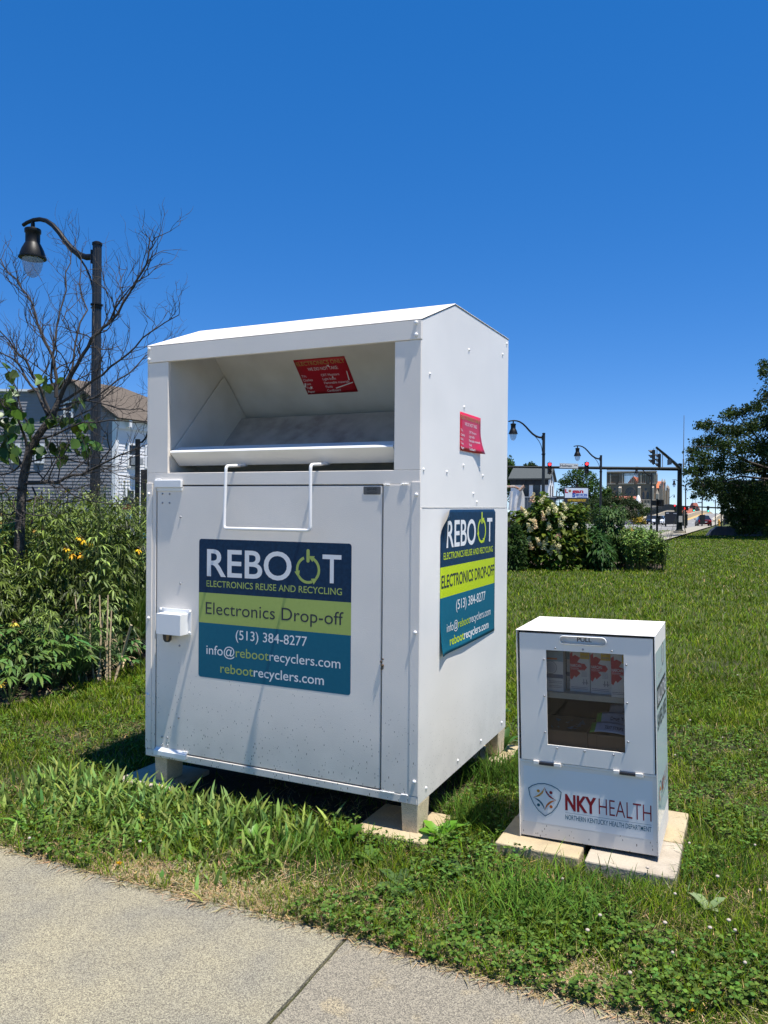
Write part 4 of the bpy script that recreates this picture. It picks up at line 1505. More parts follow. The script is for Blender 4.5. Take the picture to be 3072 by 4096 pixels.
# broad-leaved weeds, each its own plant
M_LEAF = mat('broad_leaf', attr='tint', rough=0.40, spec=0.4, transl=0.30)


def rosette(name, px, py, n, L, Wd, col, label, cat='weed', rise=0.5, z=GZ, grp=None):
    c = gp(px, py, z)
    nm = NM()
    a = np.arange(n) * 2.39996 + rng.random() * 6
    el = rise * (0.4 + 0.9 * rng.random(n))
    D = np.stack([np.cos(a), np.sin(a), el], 1)
    U = np.stack([-np.cos(a) * el, -np.sin(a) * el, np.ones(n)], 1)
    leaves(nm, np.zeros((n, 3)) + np.array([0, 0, 0.01]), D, U, L * (0.7 + 0.5 * rng.random(n)), Wd * (0.8 + 0.4 * rng.random(n)), vary(col, n, 0.18, 0.08), 0.3, 0.35, 0.55)
    o = nm.build(name, M_LEAF)
    o.location = c
    return tag(o, label, cat, grp)


rosette('plantain_weed', 1758, 3368, 10, 0.15, 0.065, (0.13, 0.30, 0.02), 'bright green broad leaved weed at the corner of the front bin paver', rise=1.0)
rosette('plantain_weed', 1385, 3385, 7, 0.13, 0.055, (0.10, 0.22, 0.025), 'upright broad leaved weed in front of the bin, left of the front paver', rise=1.5)
rosette('plantain_weed', 1480, 3452, 9, 0.11, 0.045, (0.085, 0.17, 0.03), 'low weed with jagged dull leaves, between the sidewalk and the front bin paver', rise=0.6)
rosette('plantain_weed', 2010, 3010, 8, 0.22, 0.050, (0.06, 0.13, 0.02), 'tall dark dock weed in the shade behind the dispenser, by the bin', rise=1.6)
rosette('dandelion_weed', 1800, 3800, 11, 0.10, 0.026, (0.14, 0.10, 0.055), 'purplish flat weed rosette at the sidewalk edge', rise=0.25)
rosette('plantain_weed', 1830, 3500, 9, 0.12, 0.040, (0.075, 0.16, 0.03), 'broad weed in the lawn between the front bin paver and the sidewalk', rise=0.7)
rosette('plantain_weed', 1600, 3560, 10, 0.13, 0.045, (0.07, 0.13, 0.035), 'dusty green weed clump by the sidewalk, below the front bin paver', rise=0.5)
rosette('plantain_weed', 2830, 3660, 5, 0.10, 0.040, (0.22, 0.30, 0.13), 'pale broad leaf standing in the lawn right of the dispenser', rise=1.4)
rosette('plantain_weed', 110, 3330, 6, 0.16, 0.026, (0.15, 0.28, 0.03), 'bright grassy weed leaning over the sidewalk edge', rise=0.9)
rosette('plantain_weed', 1010, 3380, 8, 0.13, 0.042, (0.13, 0.26, 0.03), 'broad weed among the crabgrass before the bin door', rise=1.3)
rosette('dandelion_weed', 700, 3430, 10, 0.12, 0.028, (0.11, 0.20, 0.03), 'toothed green weed low at the front of the crabgrass', rise=0.5)
rosette('plantain_weed', 1990, 2880, 7, 0.16, 0.055, (0.06, 0.14, 0.02), 'dark green weed beside the back leg of the bin', rise=1.2)
# flowers in the grass
cf = None
M_CLF = mat('clover_flower', (0.42, 0.37, 0.29), rough=0.9, noise=(300, (0.5, 0.38, 0.34), 0.7, 2))
for i in range(26):
    px, py = [(2757, 3372), (2870, 3505), (2915, 3680), (2700, 3575), (2940, 3720), (2840, 3710), (2400, 3660), (2690, 3810), (3020, 3380), (2250, 3515), (2590, 3470), (3000, 3000), (2890, 2950), (2760, 2880), (2950, 2700), (2800, 2600), (2580, 2380), (2900, 2450), (2700, 3020), (3040, 3560), (560, 3365), (118, 3352), (2520, 3890), (2660, 3690), (2980, 3850), (2350, 3720)][i]
    c = gp(px, py, GZ + 0.075)
    if cf is None:
        b = MB()
        b.ball((0, 0, 0), 0.0058, 8, 6, sc=(1, 1, 0.85))
        b.tube([(0, 0, -0.008), (0.004, 0, -0.075)], 0.0012, 4, mi=1)
        cf = b.build('clover_flower', [M_CLF, mat('flower_stalk', (0.09, 0.16, 0.03), rough=0.6)])
        o = cf
    else:
        o = cf.copy()
        COL.objects.link(o)
    o.location = c
    s_ = 0.8 + rnd.random() * 0.5
    o.scale = (s_, s_, 1)
    tag(o, 'white clover flower head standing in the lawn grass', 'clover flower', 'white clover flowers in the lawn')
for (px, py, lab) in ((475, 3455, 'yellow dandelion flower at the sidewalk edge before the bin'), (2757, 4045, 'orange yellow dandelion flower in the lawn below the dispenser, at the sidewalk')):
    c = gp(px, py, GZ + 0.03)
    nm = NM()
    n = 26
    a = rng.random(n) * 6.28
    leaves(nm, np.zeros((n, 3)), np.stack([np.cos(a), np.sin(a), 0.2 + rng.random(n)], 1), np.tile([0, 0, 1.0], (n, 1)), 0.016, 0.005, vary((0.75, 0.42, 0.01), n, 0.1, 0.05), 0.1, 0.1)
    o = nm.build('dandelion_flower', M_LEAF)
    o.location = c
    tag(o, lab, 'flower')

# ================================================================== street: roads, kerbs, bridge
M_ROAD = mat('road_concrete', (0.25, 0.24, 0.225), rough=0.95, noise=(0.25, (0.16, 0.155, 0.15), 0.8, 6), noise2=(3, (0.22, 0.215, 0.205), 0.6, 5))
M_CURB = mat('kerb_concrete', (0.33, 0.30, 0.235), rough=0.95, noise=(2, (0.27, 0.24, 0.19), 0.7, 6))
M_PARA = mat('parapet_concrete', (0.46, 0.40, 0.29), rough=0.9, noise=(1.2, (0.38, 0.32, 0.22), 0.7, 6))
M_WLINE = mat('white_road_paint', (0.5, 0.5, 0.48), rough=0.8)
M_YLINE = mat('yellow_road_paint', (0.55, 0.35, 0.10), rough=0.8, noise=(1, (0.45, 0.31, 0.14), 0.6, 4))
RD = Vector((0.419, 0.908, 0))            # the avenue's heading
RL = Vector((-0.908, 0.419, 0))           # its left
P0 = gp(2752, 2118)                       # a point on the near kerb
P0.z = 0


def rdz(s):        # height of the avenue s metres past P0: it climbs to a bridge
    t = max(0.0, min(1.0, (s - 36) / 160))
    up = 2.3 * (t * t * (3 - 2 * t))
    if s > 215:
        up -= 0.00032 * (s - 215) ** 2
    return GZ + 0.02 + up


def rp_(s, l, dz=0.0):
    q = P0 + RD * s + RL * l
    return (q.x, q.y, rdz(s) + dz)


def strip(name, s0, s1, l0, l1, dz, m, n=30, thick=None, kind='structure'):
    b = MB()
    for i in range(n + 1):
        s_ = s0 + (s1 - s0) * i / n
        b.v += [rp_(s_, l0, dz), rp_(s_, l1, dz)]
    for i in range(n):
        b.f.append((2 * i, 2 * i + 1, 2 * i + 3, 2 * i + 2))
        b.mi.append(0)
        b.sm.append(False)
    o = b.build(name, m)
    if o.data.polygons[0].normal.z < 0:
        o.data.flip_normals()
    if kind:
        o['kind'] = kind
    return o


strip('road', -60, 36, 0.3, 22.0, 0.0, M_ROAD, 20)
strip('road', 36, 300, 0.3, 11.4, 0.0, M_ROAD, 60)
cross = [rp_(-4, 22, 0.004), rp_(34, 22, 0.004), rp_(34, 75, 0.004), rp_(-4, 75, 0.004)]
sheet('road', [(x, y, GZ + 0.016) for x, y, z in cross], M_ROAD)
strip('pavement', -46, 120, -1.5, 0.0, 0.11, M_CURB, 40)
strip('pavement', -46, 120, 0.0, 0.30, 0.112, M_CURB, 40)
for s0, s1, l0, l1, m in ((-14, 26, 9.6, 9.78, M_WLINE), (-14, 26, 3.9, 4.05, M_WLINE), (26.0, 26.5, 0.5, 9.4, M_WLINE), (60, 300, 1.0, 1.2, M_WLINE)):
    strip('road_marking', s0, s1, l0, l1, 0.006, m, 24)
for k in range(12):
    strip('road_marking', 60 + k * 12, 64 + k * 12, 2.9, 3.05, 0.006, M_WLINE, 4)
strip('road_marking', 70, 300, 5.2, 6.05, 0.006, M_YLINE, 40)
strip('road_marking', 70, 300, 6.65, 7.0, 0.006, M_YLINE, 40)


def wall(name, s0, s1, l0, l1, h, label, n=40, cap=0.06, s_low=None):
    b = MB()
    for i in range(n + 1):
        s_ = s0 + (s1 - s0) * i / n
        hh = (h(s_) if callable(h) else h) * min(1.0, (s_ - s0) / 6 + 0.45)
        b.v += [rp_(s_, l0, -0.3), rp_(s_, l1, -0.3), rp_(s_, l1, hh), rp_(s_, l0, hh)]
    for i in range(n):
        a = 4 * i
        for q in range(4):
            b.f.append((a + q, a + (q + 1) % 4, a + 4 + (q + 1) % 4, a + 4 + q))
            b.mi.append(0)
            b.sm.append(False)
    b.f += [(0, 1, 2, 3), (4 * n, 4 * n + 1, 4 * n + 2, 4 * n + 3)]
    b.mi += [0, 0]
    b.sm += [False, False]
    return tag(b.build(name, M_PARA), label, 'bridge parapet')


wall('bridge_parapet', 66, 290, 6.1, 6.6, 0.95, 'pale concrete median wall climbing the middle of the bridge', cap=0)
wall('bridge_parapet', 58, 150, 10.8, 11.3, lambda s: 1.15 + 0.55 * math.exp(-((s - 108) / 22) ** 2), 'cream concrete wall along the far side of the bridge road')
wall('bridge_parapet', 70, 290, -0.6, -0.1, 0.9, 'low concrete wall on the near side of the bridge road')
# black railing on the far parapet
b = MB()
for k in range(100):
    s_ = 62 + k * 0.9
    x, y, z = rp_(s_, 11.05, 1.15 + 0.55 * math.exp(-((62 + k * 0.9 - 108) / 22) ** 2))
    b.box(x - 0.03, x + 0.03, y - 0.03, y + 0.03, z, z + 1.5)
for hh in (0.15, 1.45):
    b.tube([rp_(62 + k * 3, 11.05, 1.15 + 0.55 * math.exp(-((62 + k * 3 - 108) / 22) ** 2) + hh) for k in range(30)], 0.04, 4)
M_RAIL = mat('black_railing', (0.015, 0.016, 0.017), rough=0.5)
tag(b.build('fence', M_RAIL), 'black metal picket fence on top of the far bridge wall', 'fence')
b = MB()
for k in range(60):
    s_ = 38 + k * 1.2
    x, y, z = rp_(s_, -2.6, 0.0)
    b.box(x - 0.03, x + 0.03, y - 0.03, y + 0.03, z, z + 1.5)
    for q in range(5):
        x2, y2, z2 = rp_(s_ + q * 0.24, -2.6, 0)
        b.box(x2 - 0.012, x2 + 0.012, y2 - 0.012, y2 + 0.012, z2 + 0.1, z2 + 1.45)
b.tube([rp_(38 + k * 4, -2.6, 1.48) for k in range(18)], 0.03, 4)
tag(b.build('fence', M_RAIL), 'black picket fence by the yellow hydrant on the near side of the bridge', 'fence')

# ================================================================== street lamps
M_LAMP = mat('black_lamp_paint', (0.006, 0.0065, 0.0075), rough=0.45, spec=0.25, noise=(6, (0.011, 0.0115, 0.0125), 0.6, 5))
M_POLE = mat('grey_black_pole', (0.016, 0.0165, 0.018), rough=0.45, noise=(5, (0.026, 0.026, 0.027), 0.7, 5))
M_GLOBE = mat('lamp_globe', (0.55, 0.58, 0.62), rough=0.12, transl=0.0)
_t = M_GLOBE.node_tree
_tr = _t.nodes.new('ShaderNodeBsdfTransparent')
_tr.inputs[0].default_value = (0.85, 0.9, 0.95, 1)
_ms = _t.nodes.new('ShaderNodeMixShader')
_ms.inputs[0].default_value = 0.62
_t.links.new(_t.nodes['Principled BSDF'].outputs[0], _ms.inputs[1])
_t.links.new(_tr.outputs[0], _ms.inputs[2])
_t.links.new(_ms.outputs[0], _t.nodes['Material Output'].inputs[0])


def make_lamp():
    H = 5.30
    k = 0.00282
    t = empty('street_lamp')
    b = MB()
    n = 24
    prof = [(0.0, 0.075), (1.2, 0.074), (H - 0.03, 0.064)]
    for z, r in prof:
        for j in range(n):
            rr = r * (1.0 if j % 2 else 0.90)
            b.v.append((rr * math.cos(j * 2 * math.pi / n), rr * math.sin(j * 2 * math.pi / n), z))
    for i in range(2):
        for j in range(n):
            b.f.append((i * n + j, i * n + (j + 1) % n, (i + 1) * n + (j + 1) % n, (i + 1) * n + j))
            b.mi.append(0)
            b.sm.append(False)
    b.build('pole', M_POLE, t)
    b = MB()
    b.lathe([(0.17, 0.0), (0.17, 0.08), (0.13, 0.14), (0.12, 0.5), (0.085, 0.62), (0.076, 0.66)], n=16)
    b.build('pole_base', M_LAMP, t)
    b = MB()
    b.lathe([(0.05, H - 0.04), (0.073, H - 0.035), (0.073, H), (0.04, H + 0.02), (0.0, H + 0.022)], n=16)
    b.build('pole_cap', M_LAMP, t)
    b = MB()
    b.lathe([(0.067, H - 0.98), (0.072, H - 0.97), (0.072, H - 0.93), (0.088, H - 0.925), (0.088, H - 0.905), (0.066, H - 0.90)], n=16)
    b.box(-0.10, -0.06, -0.02, 0.02, H - 0.96, H - 0.94)
    b.build('collar', M_LAMP, t)
    A = [(563, 440), (500, 434), (450, 414), (400, 380), (350, 331), (300, 274), (250, 226), (200, 194), (150, 178), (100, 174), (50, 180), (18, 190)]
    pts = [((x - 578) * k, 0, H - (y - 370) * k) for x, y in A]
    b = MB()
    b.tube(pts, [0.046, 0.046, 0.045, 0.043, 0.041, 0.039, 0.037, 0.035, 0.033, 0.031, 0.029, 0.028], 10)
    b.box(-0.088, -0.060, -0.045, 0.045, H - 0.30, H - 0.10)
    b.build('arm', M_LAMP, t)
    b = MB()
    Bz = [(556, 665), (548, 600), (530, 545), (500, 490), (460, 440), (415, 400)]
    b.tube([((x - 578) * k, 0, H - (y - 370) * k) for x, y in Bz], 0.014, 6)
    b.build('brace', M_LAMP, t)
    lx = (95 - 578) * k
    z = lambda y: H - (y - 370) * k
    b = MB()
    b.lathe([(0.02, z(176)), (0.03, z(190)), (0.032, z(214)), (0.06, z(218)), (0.118, z(224)), (0.122, z(228)), (0.122, z(244)), (0.108, z(250)), (0.108, z(300)), (0.122, z(308)), (0.160, z(335)), (0.186, z(362)), (0.192, z(376)), (0.205, z(378)), (0.205, z(386)), (0.155, z(388)), (0.150, z(372)), (0.06, z(350)), (0, z(350))], (lx, 0, 0), 24)
    lm = b.build('lamp_head', M_LAMP, t, sharp=50)
    b = MB()
    b.lathe([(0.155, z(386)), (0.158, z(396)), (0.152, z(415)), (0.136, z(440)), (0.108, z(464)), (0.068, z(482)), (0.03, z(489)), (0.0, z(490))], (lx, 0, 0), 24)
    b.build('globe', M_GLOBE, lm)
    return t


lamp0 = make_lamp()
LAMPS = [(389, 972, 11.5, 0, R(-26), 'tall black street lamp behind the bare tree', 1.0), (2175, 1733, 34.7, 0, 0, 'black street lamp rising behind the flowering hydrangea', 1.0), (2404, 1822, 45, 0, 0, 'black street lamp between the Holman sign and the stone cathedral', 1.0), (2606, 1893, 67, 0, R(3), 'black street lamp in front of the cathedral towers', 0.96), (2743, 1938, 82, 0, 0, 'black street lamp just behind the thick traffic signal mast', 0.90), (2862, 1998, 112, 0, R(-4), 'street lamp seen under the tree, above the parked red car', 0.90), (2896, 2032, 150, 0, R(-2), 'far street lamp near the bridge fence, under the tree', 0.85), (2676, 1987, 205, 0, R(180), 'small distant lamp on the bridge, with its arm to the other side', 1.0)]
for i, (px, py, Y, _, rz, lab, sc) in enumerate(LAMPS):
    o = lamp0 if i == 0 else copy_tree(lamp0)
    top = at(px, py, Y)
    o.location = (top.x, top.y, top.z - 5.30 * sc)
    o.rotation_euler = (0, 0, rz)
    o.scale = (sc, sc, sc)
    tag(o, lab, 'street lamp', 'street lamps along the avenue')

# ================================================================== traffic signal mast and signals
M_MAST = mat('dark_green_mast', (0.005, 0.009, 0.008), rough=0.55, spec=0.2, noise=(2, (0.009, 0.014, 0.013), 0.7, 5))
M_SIG = mat('signal_housing', (0.012, 0.012, 0.011), rough=0.45)
M_LENS = mat('dark_lens', (0.03, 0.02, 0.015), rough=0.2)
M_RLIT = mat('lit_red_lens', (1.0, 0.03, 0.04), emit=2.6)
M_GLIT = mat('lit_green_lens', (0.05, 1.0, 0.62), emit=1.6)
M_HLIT = mat('lit_red_hand', (1.0, 0.03, 0.02), emit=0.8)
MY = 58.0
mb_ = at(2717, 2140, MY)
mast = empty('signal_mast', (mb_.x, mb_.y, GZ), 'thick dark mast with two arms carrying traffic signals over the street', 'signal mast')
inv = Matrix.Translation((-mb_.x, -mb_.y, -GZ))
mt = at(2723, 1855, MY)
H = mt.z - GZ
b = MB()
b.lathe([(0.30, 0.30), (0.30, 0.34), (0.22, 0.40), (0.20, 0.9), (0.175, 3.0), (0.160, H - 0.08), (0.175, H - 0.07), (0.17, H), (0.0, H + 0.05)], n=18)
b.build('pole', M_MAST, mast)
b = MB()
b.lathe([(0.42, -0.1), (0.40, 0.29), (0.36, 0.30), (0, 0.30)], n=16)
b.build('footing', M_CURB, mast)
a0, a1 = inv @ at(2716, 1876, MY), inv @ at(1700, 1863, MY + 1)
b = MB()
b.tube([a0, a0.lerp(a1, 0.5), a1], [0.135, 0.095, 0.05], 12)
b.build('mast_arm', M_MAST, mast)
b0, b1 = inv @ at(2721, 1874, MY - 0.1), inv @ at(2627, 1791, 45.5)
b = MB()
b.tube([b0, b0.lerp(b1, 0.3) + Vector((0, 0, 0.03)), b0.lerp(b1, 0.7) + Vector((0, 0, 0.02)), b1], [0.14, 0.115, 0.09, 0.062], 12)
b.ball(b1, 0.075, 10, 6)
b.build('mast_arm', M_MAST, mast)
b = MB()
b.box(-0.13, 0.13, -0.26, -0.20, 0.95, 1.42)
b.build('notice', mat('pale_notice', (0.5, 0.5, 0.48), rough=0.5), mast)
b = MB()
b.tube([(0.30, -0.1, 1.9), (0.31, -0.14, 1.0), (0.33, -0.1, 0.6), (0.5, -0.05, 0.05)], 0.035, 6)
b.tube([(0.24, 0, H - 0.6), (0.27, 0, H - 0.2), (0.27, 0, H + 0.35)], 0.05, 6)
b.build('conduit', M_CURB, mast)
b = MB()
b.tube([(0.27, 0, H + 0.35), (0.29, 0, H + 3.6)], [0.03, 0.02], 6)
b.build('antenna', mat('antenna_grey', (0.25, 0.25, 0.26), rough=0.4), mast)


def signal(name, c, rz, lit, label, size=0.30, grp='traffic signals on the mast arms', dark=False):
    """three-lens head hanging with its face towards -y before rz; c = centre"""
    t = empty(name, c, label, 'traffic signal', grp, rz)
    k = size
    b = MB()
    for q in (-1, 0, 1):
        b.box(-0.5 * k, 0.5 * k, -0.28 * k, 0.32 * k, (q - 0.48) * k, (q + 0.48) * k)
    b.box(-0.10 * k, 0.10 * k, -0.1 * k, 0.1 * k, -1.65 * k, -1.48 * k)
    b.tube([(0, 0.05 * k, 1.48 * k), (0, 0.05 * k, 1.85 * k)], 0.05 * k, 6)
    b.build('housing', M_SIG, t, bevel=0.05 * k)
    for q, nm_ in ((1, 'r'), (0, 'y'), (-1, 'g')):
        m = M_RLIT if (nm_ == lit == 'r') else M_GLIT if (nm_ == lit == 'g') else M_LENS
        b = MB()
        b.ball((0, -0.30 * k, q * k), 0.36 * k, 14, 8, sc=(1, 0.25, 1))
        b.build('lens', m, t)
        b = MB()
        vs = []
        n = 12
        for j in range(n + 1):
            a = R(-20 + 220 * j / n)
            L_ = 0.80 * k * (0.45 + 0.55 * max(0.0, math.sin(a)))
            for rr in (0.43, 0.46):
                vs.append((rr * k * math.cos(a), -0.28 * k, q * k + rr * k * math.sin(a)))
                vs.append((rr * k * math.cos(a), -0.28 * k - L_, q * k + rr * k * math.sin(a)))
        fs = []
        for j in range(n):
            o_ = 4 * j
            fs += [(o_, o_ + 1, o_ + 5, o_ + 4), (o_ + 2, o_ + 6, o_ + 7, o_ + 3), (o_ + 1, o_ + 3, o_ + 7, o_ + 5)]
        b.add(vs, fs, 0, False)
        b.build('visor', M_SIG, t)
    return t


signal('traffic_signal', at(2198, 1873, MY - 0.2), 0, 'r', 'traffic signal with lit red, left of the Holman street sign', 0.285)
signal('traffic_signal', at(2346.5, 1871, MY - 0.2), 0, 'r', 'traffic signal with lit red, right of the Holman street sign', 0.285)
signal('traffic_signal', at(2614, 1828, 46.6), R(-105), None, 'dark traffic signal seen side on, at the tip of the slanting mast arm', 0.285)
signal('traffic_signal', at(2637.5, 1843, 48.2), R(-110), None, 'dark traffic signal seen side on, second from the tip of the slanting arm', 0.285)
b = MB()
for (px, Yq, z0, z1) in ((2628, 46.3, 1797, 1858), (2650, 48.0, 1812, 1870)):
    b = MB()
    b.tube([at(px, z0, Yq), at(px, z1, Yq)], 0.022, 6)
    tag(b.build('signal_bracket', mat('bracket_grey', (0.22, 0.22, 0.23), rough=0.4)), 'thin grey bracket rod holding a dark side on signal, ' + ('at the arm tip' if px < 2640 else 'nearer the mast'), 'bracket', 'bracket rods on the slanting mast arm')
b = MB()
c = at(2678, 1848, 51)
b.box(c.x - 0.02, c.x + 0.02, c.y - 0.35, c.y + 0.35, c.z - 0.18, c.z + 0.18)
tag(b.build('arm_sign', M_SIG), 'small dark plate hung under the slanting mast arm', 'sign')
# Holman street-name sign
hc_ = at(2275.5, 1863.5, MY - 0.35)
sg = empty('street_sign', hc_, 'white street name sign reading Holman Ave, on the long mast arm', 'street sign')
b = MB()
b.box(-0.69, 0.69, -0.012, 0.012, -0.18, 0.18)
b.build('panel', mat('street_sign_white', (0.68, 0.68, 0.64), rough=0.4), sg, bevel=0.004)
b = MB()
fs_ = fn_front(-0.0135)
text(b, 'Holman', -0.64, 0.22, -0.085, 0.185, fs_, 0, bold=0.02)
text(b, 'Ave', 0.38, 0.62, 0.0, 0.105, fs_, 0, bold=0.02)
b.build_split('lettering', M_INK, sg)
b = MB()
for q in ((-0.68, 0.68, 0.165, 0.173), (-0.68, 0.68, -0.173, -0.165), (-0.68, -0.672, -0.1648, 0.1648), (0.672, 0.68, -0.1648, 0.1648)):
    b.quad(fs_(q[0], q[2]), fs_(q[1], q[2]), fs_(q[1], q[3]), fs_(q[0], q[3]))
b.build('border', M_INK, sg)
sg.rotation_euler = (0, R(1.5), 0)


def ped_signal(c, lit, label, w=0.42, rz=0):
    t = empty('pedestrian_signal', c, label, 'crossing signal', 'pedestrian crossing signals', rz)
    b = MB()
    b.box(-w / 2, w / 2, -0.10, 0.12, -w / 2, w / 2)
    b.build('housing', M_SIG, t, bevel=0.02)
    b = MB()
    for q in range(5):
        z0 = -w / 2 + w * (q + 0.5) / 5
        b.box(-w * 0.44, w * 0.44, -0.16, -0.101, z0 - 0.006, z0 + 0.006)
    b.box(-w * 0.5, w * 0.5, -0.18, -0.101, w * 0.47, w * 0.5)
    b.build('visor', M_SIG, t)
    if lit:
        b = MB()
        f_ = fn_front(-0.103)
        k = w * 0.36
        poly(b, [(-0.35 * k, -0.9 * k), (0.35 * k, -0.9 * k), (0.55 * k, -0.1 * k), (0.85 * k, 0.25 * k), (0.6 * k, 0.35 * k), (0.42 * k, 0.1 * k), (0.42 * k, 0.8 * k), (0.2 * k, 0.9 * k), (0.05 * k, 1.0 * k), (-0.2 * k, 0.9 * k), (-0.45 * k, 0.7 * k), (-0.5 * k, 0)], f_)
        b.build('hand_symbol', M_HLIT, t)
    return t


PY = 50.0
ped_signal(at(2615, 2012, PY - 0.2), False, 'dark crossing signal box on the short post, side nearer the cathedral', 0.33, R(-25))
ped_signal(at(2640, 2012, PY - 0.2), False, 'dark crossing signal box on the short post, side nearer the mast', 0.42, R(-50))
ped_signal(at(2737, 2034, 80), True, 'crossing signal showing a lit red hand, behind the mast', 0.42, 0)
ped_signal(at(2749, 2034, 80.3), False, 'dark crossing signal box beside the one with the red hand', 0.42, R(60))
pb_ = gp(2629, 2155)
pz = at(2629, 1995, PY)
t = empty('signal_post', (pz.x, PY, GZ), 'short dark post holding two crossing signal boxes', 'post')
b = MB()
b.tube([(0, 0, 0), (0, 0, pz.z - GZ)], 0.065, 10)
b.build('pole', M_MAST, t)
b = MB()
b.box(-0.13, 0.13, -0.16, -0.066, 1.35 - 0.5, 1.35 - 0.1)
b.box(0.07, 0.20, -0.1, 0.05, 1.15, 1.42)
b.build('push_button', M_SIG, t)
c = at(2738, 2079, 80)
t = empty('control_cabinet', (c.x, c.y, c.z), 'black control cabinet strapped to the lamp post behind the mast', 'cabinet')
b = MB()
b.box(-0.26, 0.26, -0.2, 0.2, -0.62, 0.60)
b.build('body', M_SIG, t, bevel=0.02)
b = MB()
b.box(-0.22, 0.22, -0.213, -0.2005, -0.55, 0.52)
b.build('door', M_MAST, t, bevel=0.005)

# far cross-street mast with its signals
FY = 135
c0, c1 = at(2672, 2022, FY), at(2905, 2033, FY)
t = empty('signal_mast', (c1.x, c1.y, GZ), 'distant mast arm across the bridge road, under the tree', 'signal mast')
iv = Matrix.Translation((-c1.x, -c1.y, -GZ))
b = MB()
b.tube([iv @ c1, iv @ c0], [0.14, 0.07], 8)
b.build('mast_arm', M_MAST, t)
b = MB()
b.tube([(0.2, 0, -0.3), (0.2, 0, 5.0)], 0.16, 8)
b.build('pole', M_MAST, t)
for px, py, lit, lab in ((2698, 2030, 'r', 'far signal with a dim red light, left of the mast'), (2775, 2034, 'g', 'far signal with lit green, by the red roofed tower'), (2832, 2036, 'g', 'far signal with lit green, above the parked car')):
    signal('traffic_signal', at(px, py, FY - 0.4), 0, lit, lab, 0.34, 'far traffic signals over the bridge road')
b = MB()
c = at(2800, 2010, FY - 2)
b.box(c.x - 0.4, c.x + 0.4, c.y - 0.02, c.y + 0.02, c.z - 0.11, c.z + 0.11)
t = tag(b.build('blade_sign', mat('sign_grey', (0.25, 0.26, 0.27), rough=0.5)), 'small grey sign plate on the slim pole by the tower', 'sign')
sp = empty('sign_pole', (at(2808, 2100, 100).x, 100, GZ), 'slim grey pole with a black bin strapped low on it, by the car', 'pole')
b = MB()
b.tube([(0, 0, -0.2), (0, 0, at(2808, 1985, 100).z - GZ)], 0.08, 8)
b.build('pole', M_POLE, sp)
b = MB()
b.taper((0, -0.12), 0.35, 1.6, 0.24, 0.2, 0.27, 0.22)
b.build('hanging_bin', M_SIG, sp, bevel=0.02)


def hydrant(c, label, h=0.8):
    t = empty('fire_hydrant', c, label, 'fire hydrant', 'yellow fire hydrants')
    m = mat('hydrant_yellow', (0.62, 0.30, 0.02), rough=0.5)
    b = MB()
    b.lathe([(0.16, 0), (0.16, 0.05), (0.11, 0.06), (0.10, 0.52), (0.13, 0.53), (0.13, 0.57), (0.10, 0.66), (0.05, 0.74), (0.03, 0.76), (0.03, 0.80), (0, 0.80)], n=14)
    b.build('barrel', m, t)
    for s_ in (-1, 1):
        b = MB()
        b.tube([(0.06 * s_, 0, 0.42), (0.19 * s_, 0, 0.42)], 0.055, 10)
        b.build('outlet', m, t)
    return t


hydrant((at(2876, 2103, 92).x, 92, at(2876, 2103, 92).z), 'yellow fire hydrant at the end of the black fence, under the tree')
hydrant((at(2526, 2165, 40).x, 40, GZ), 'yellow fire hydrant half hidden in the tall plants by the road')

# ================================================================== vehicles
M_TYRE = mat('tyre_rubber', (0.012, 0.012, 0.012), rough=0.8)
M_WGL = mat('car_glass', (0.015, 0.018, 0.022), rough=0.06)
M_RIM = mat('alloy_rim', (0.35, 0.35, 0.36), rough=0.3, metal=0.7)
M_TAIL = mat('tail_lamp_red', (0.45, 0.006, 0.01), rough=0.2)
M_HEAD = mat('head_lamp', (0.8, 0.8, 0.8), rough=0.15)


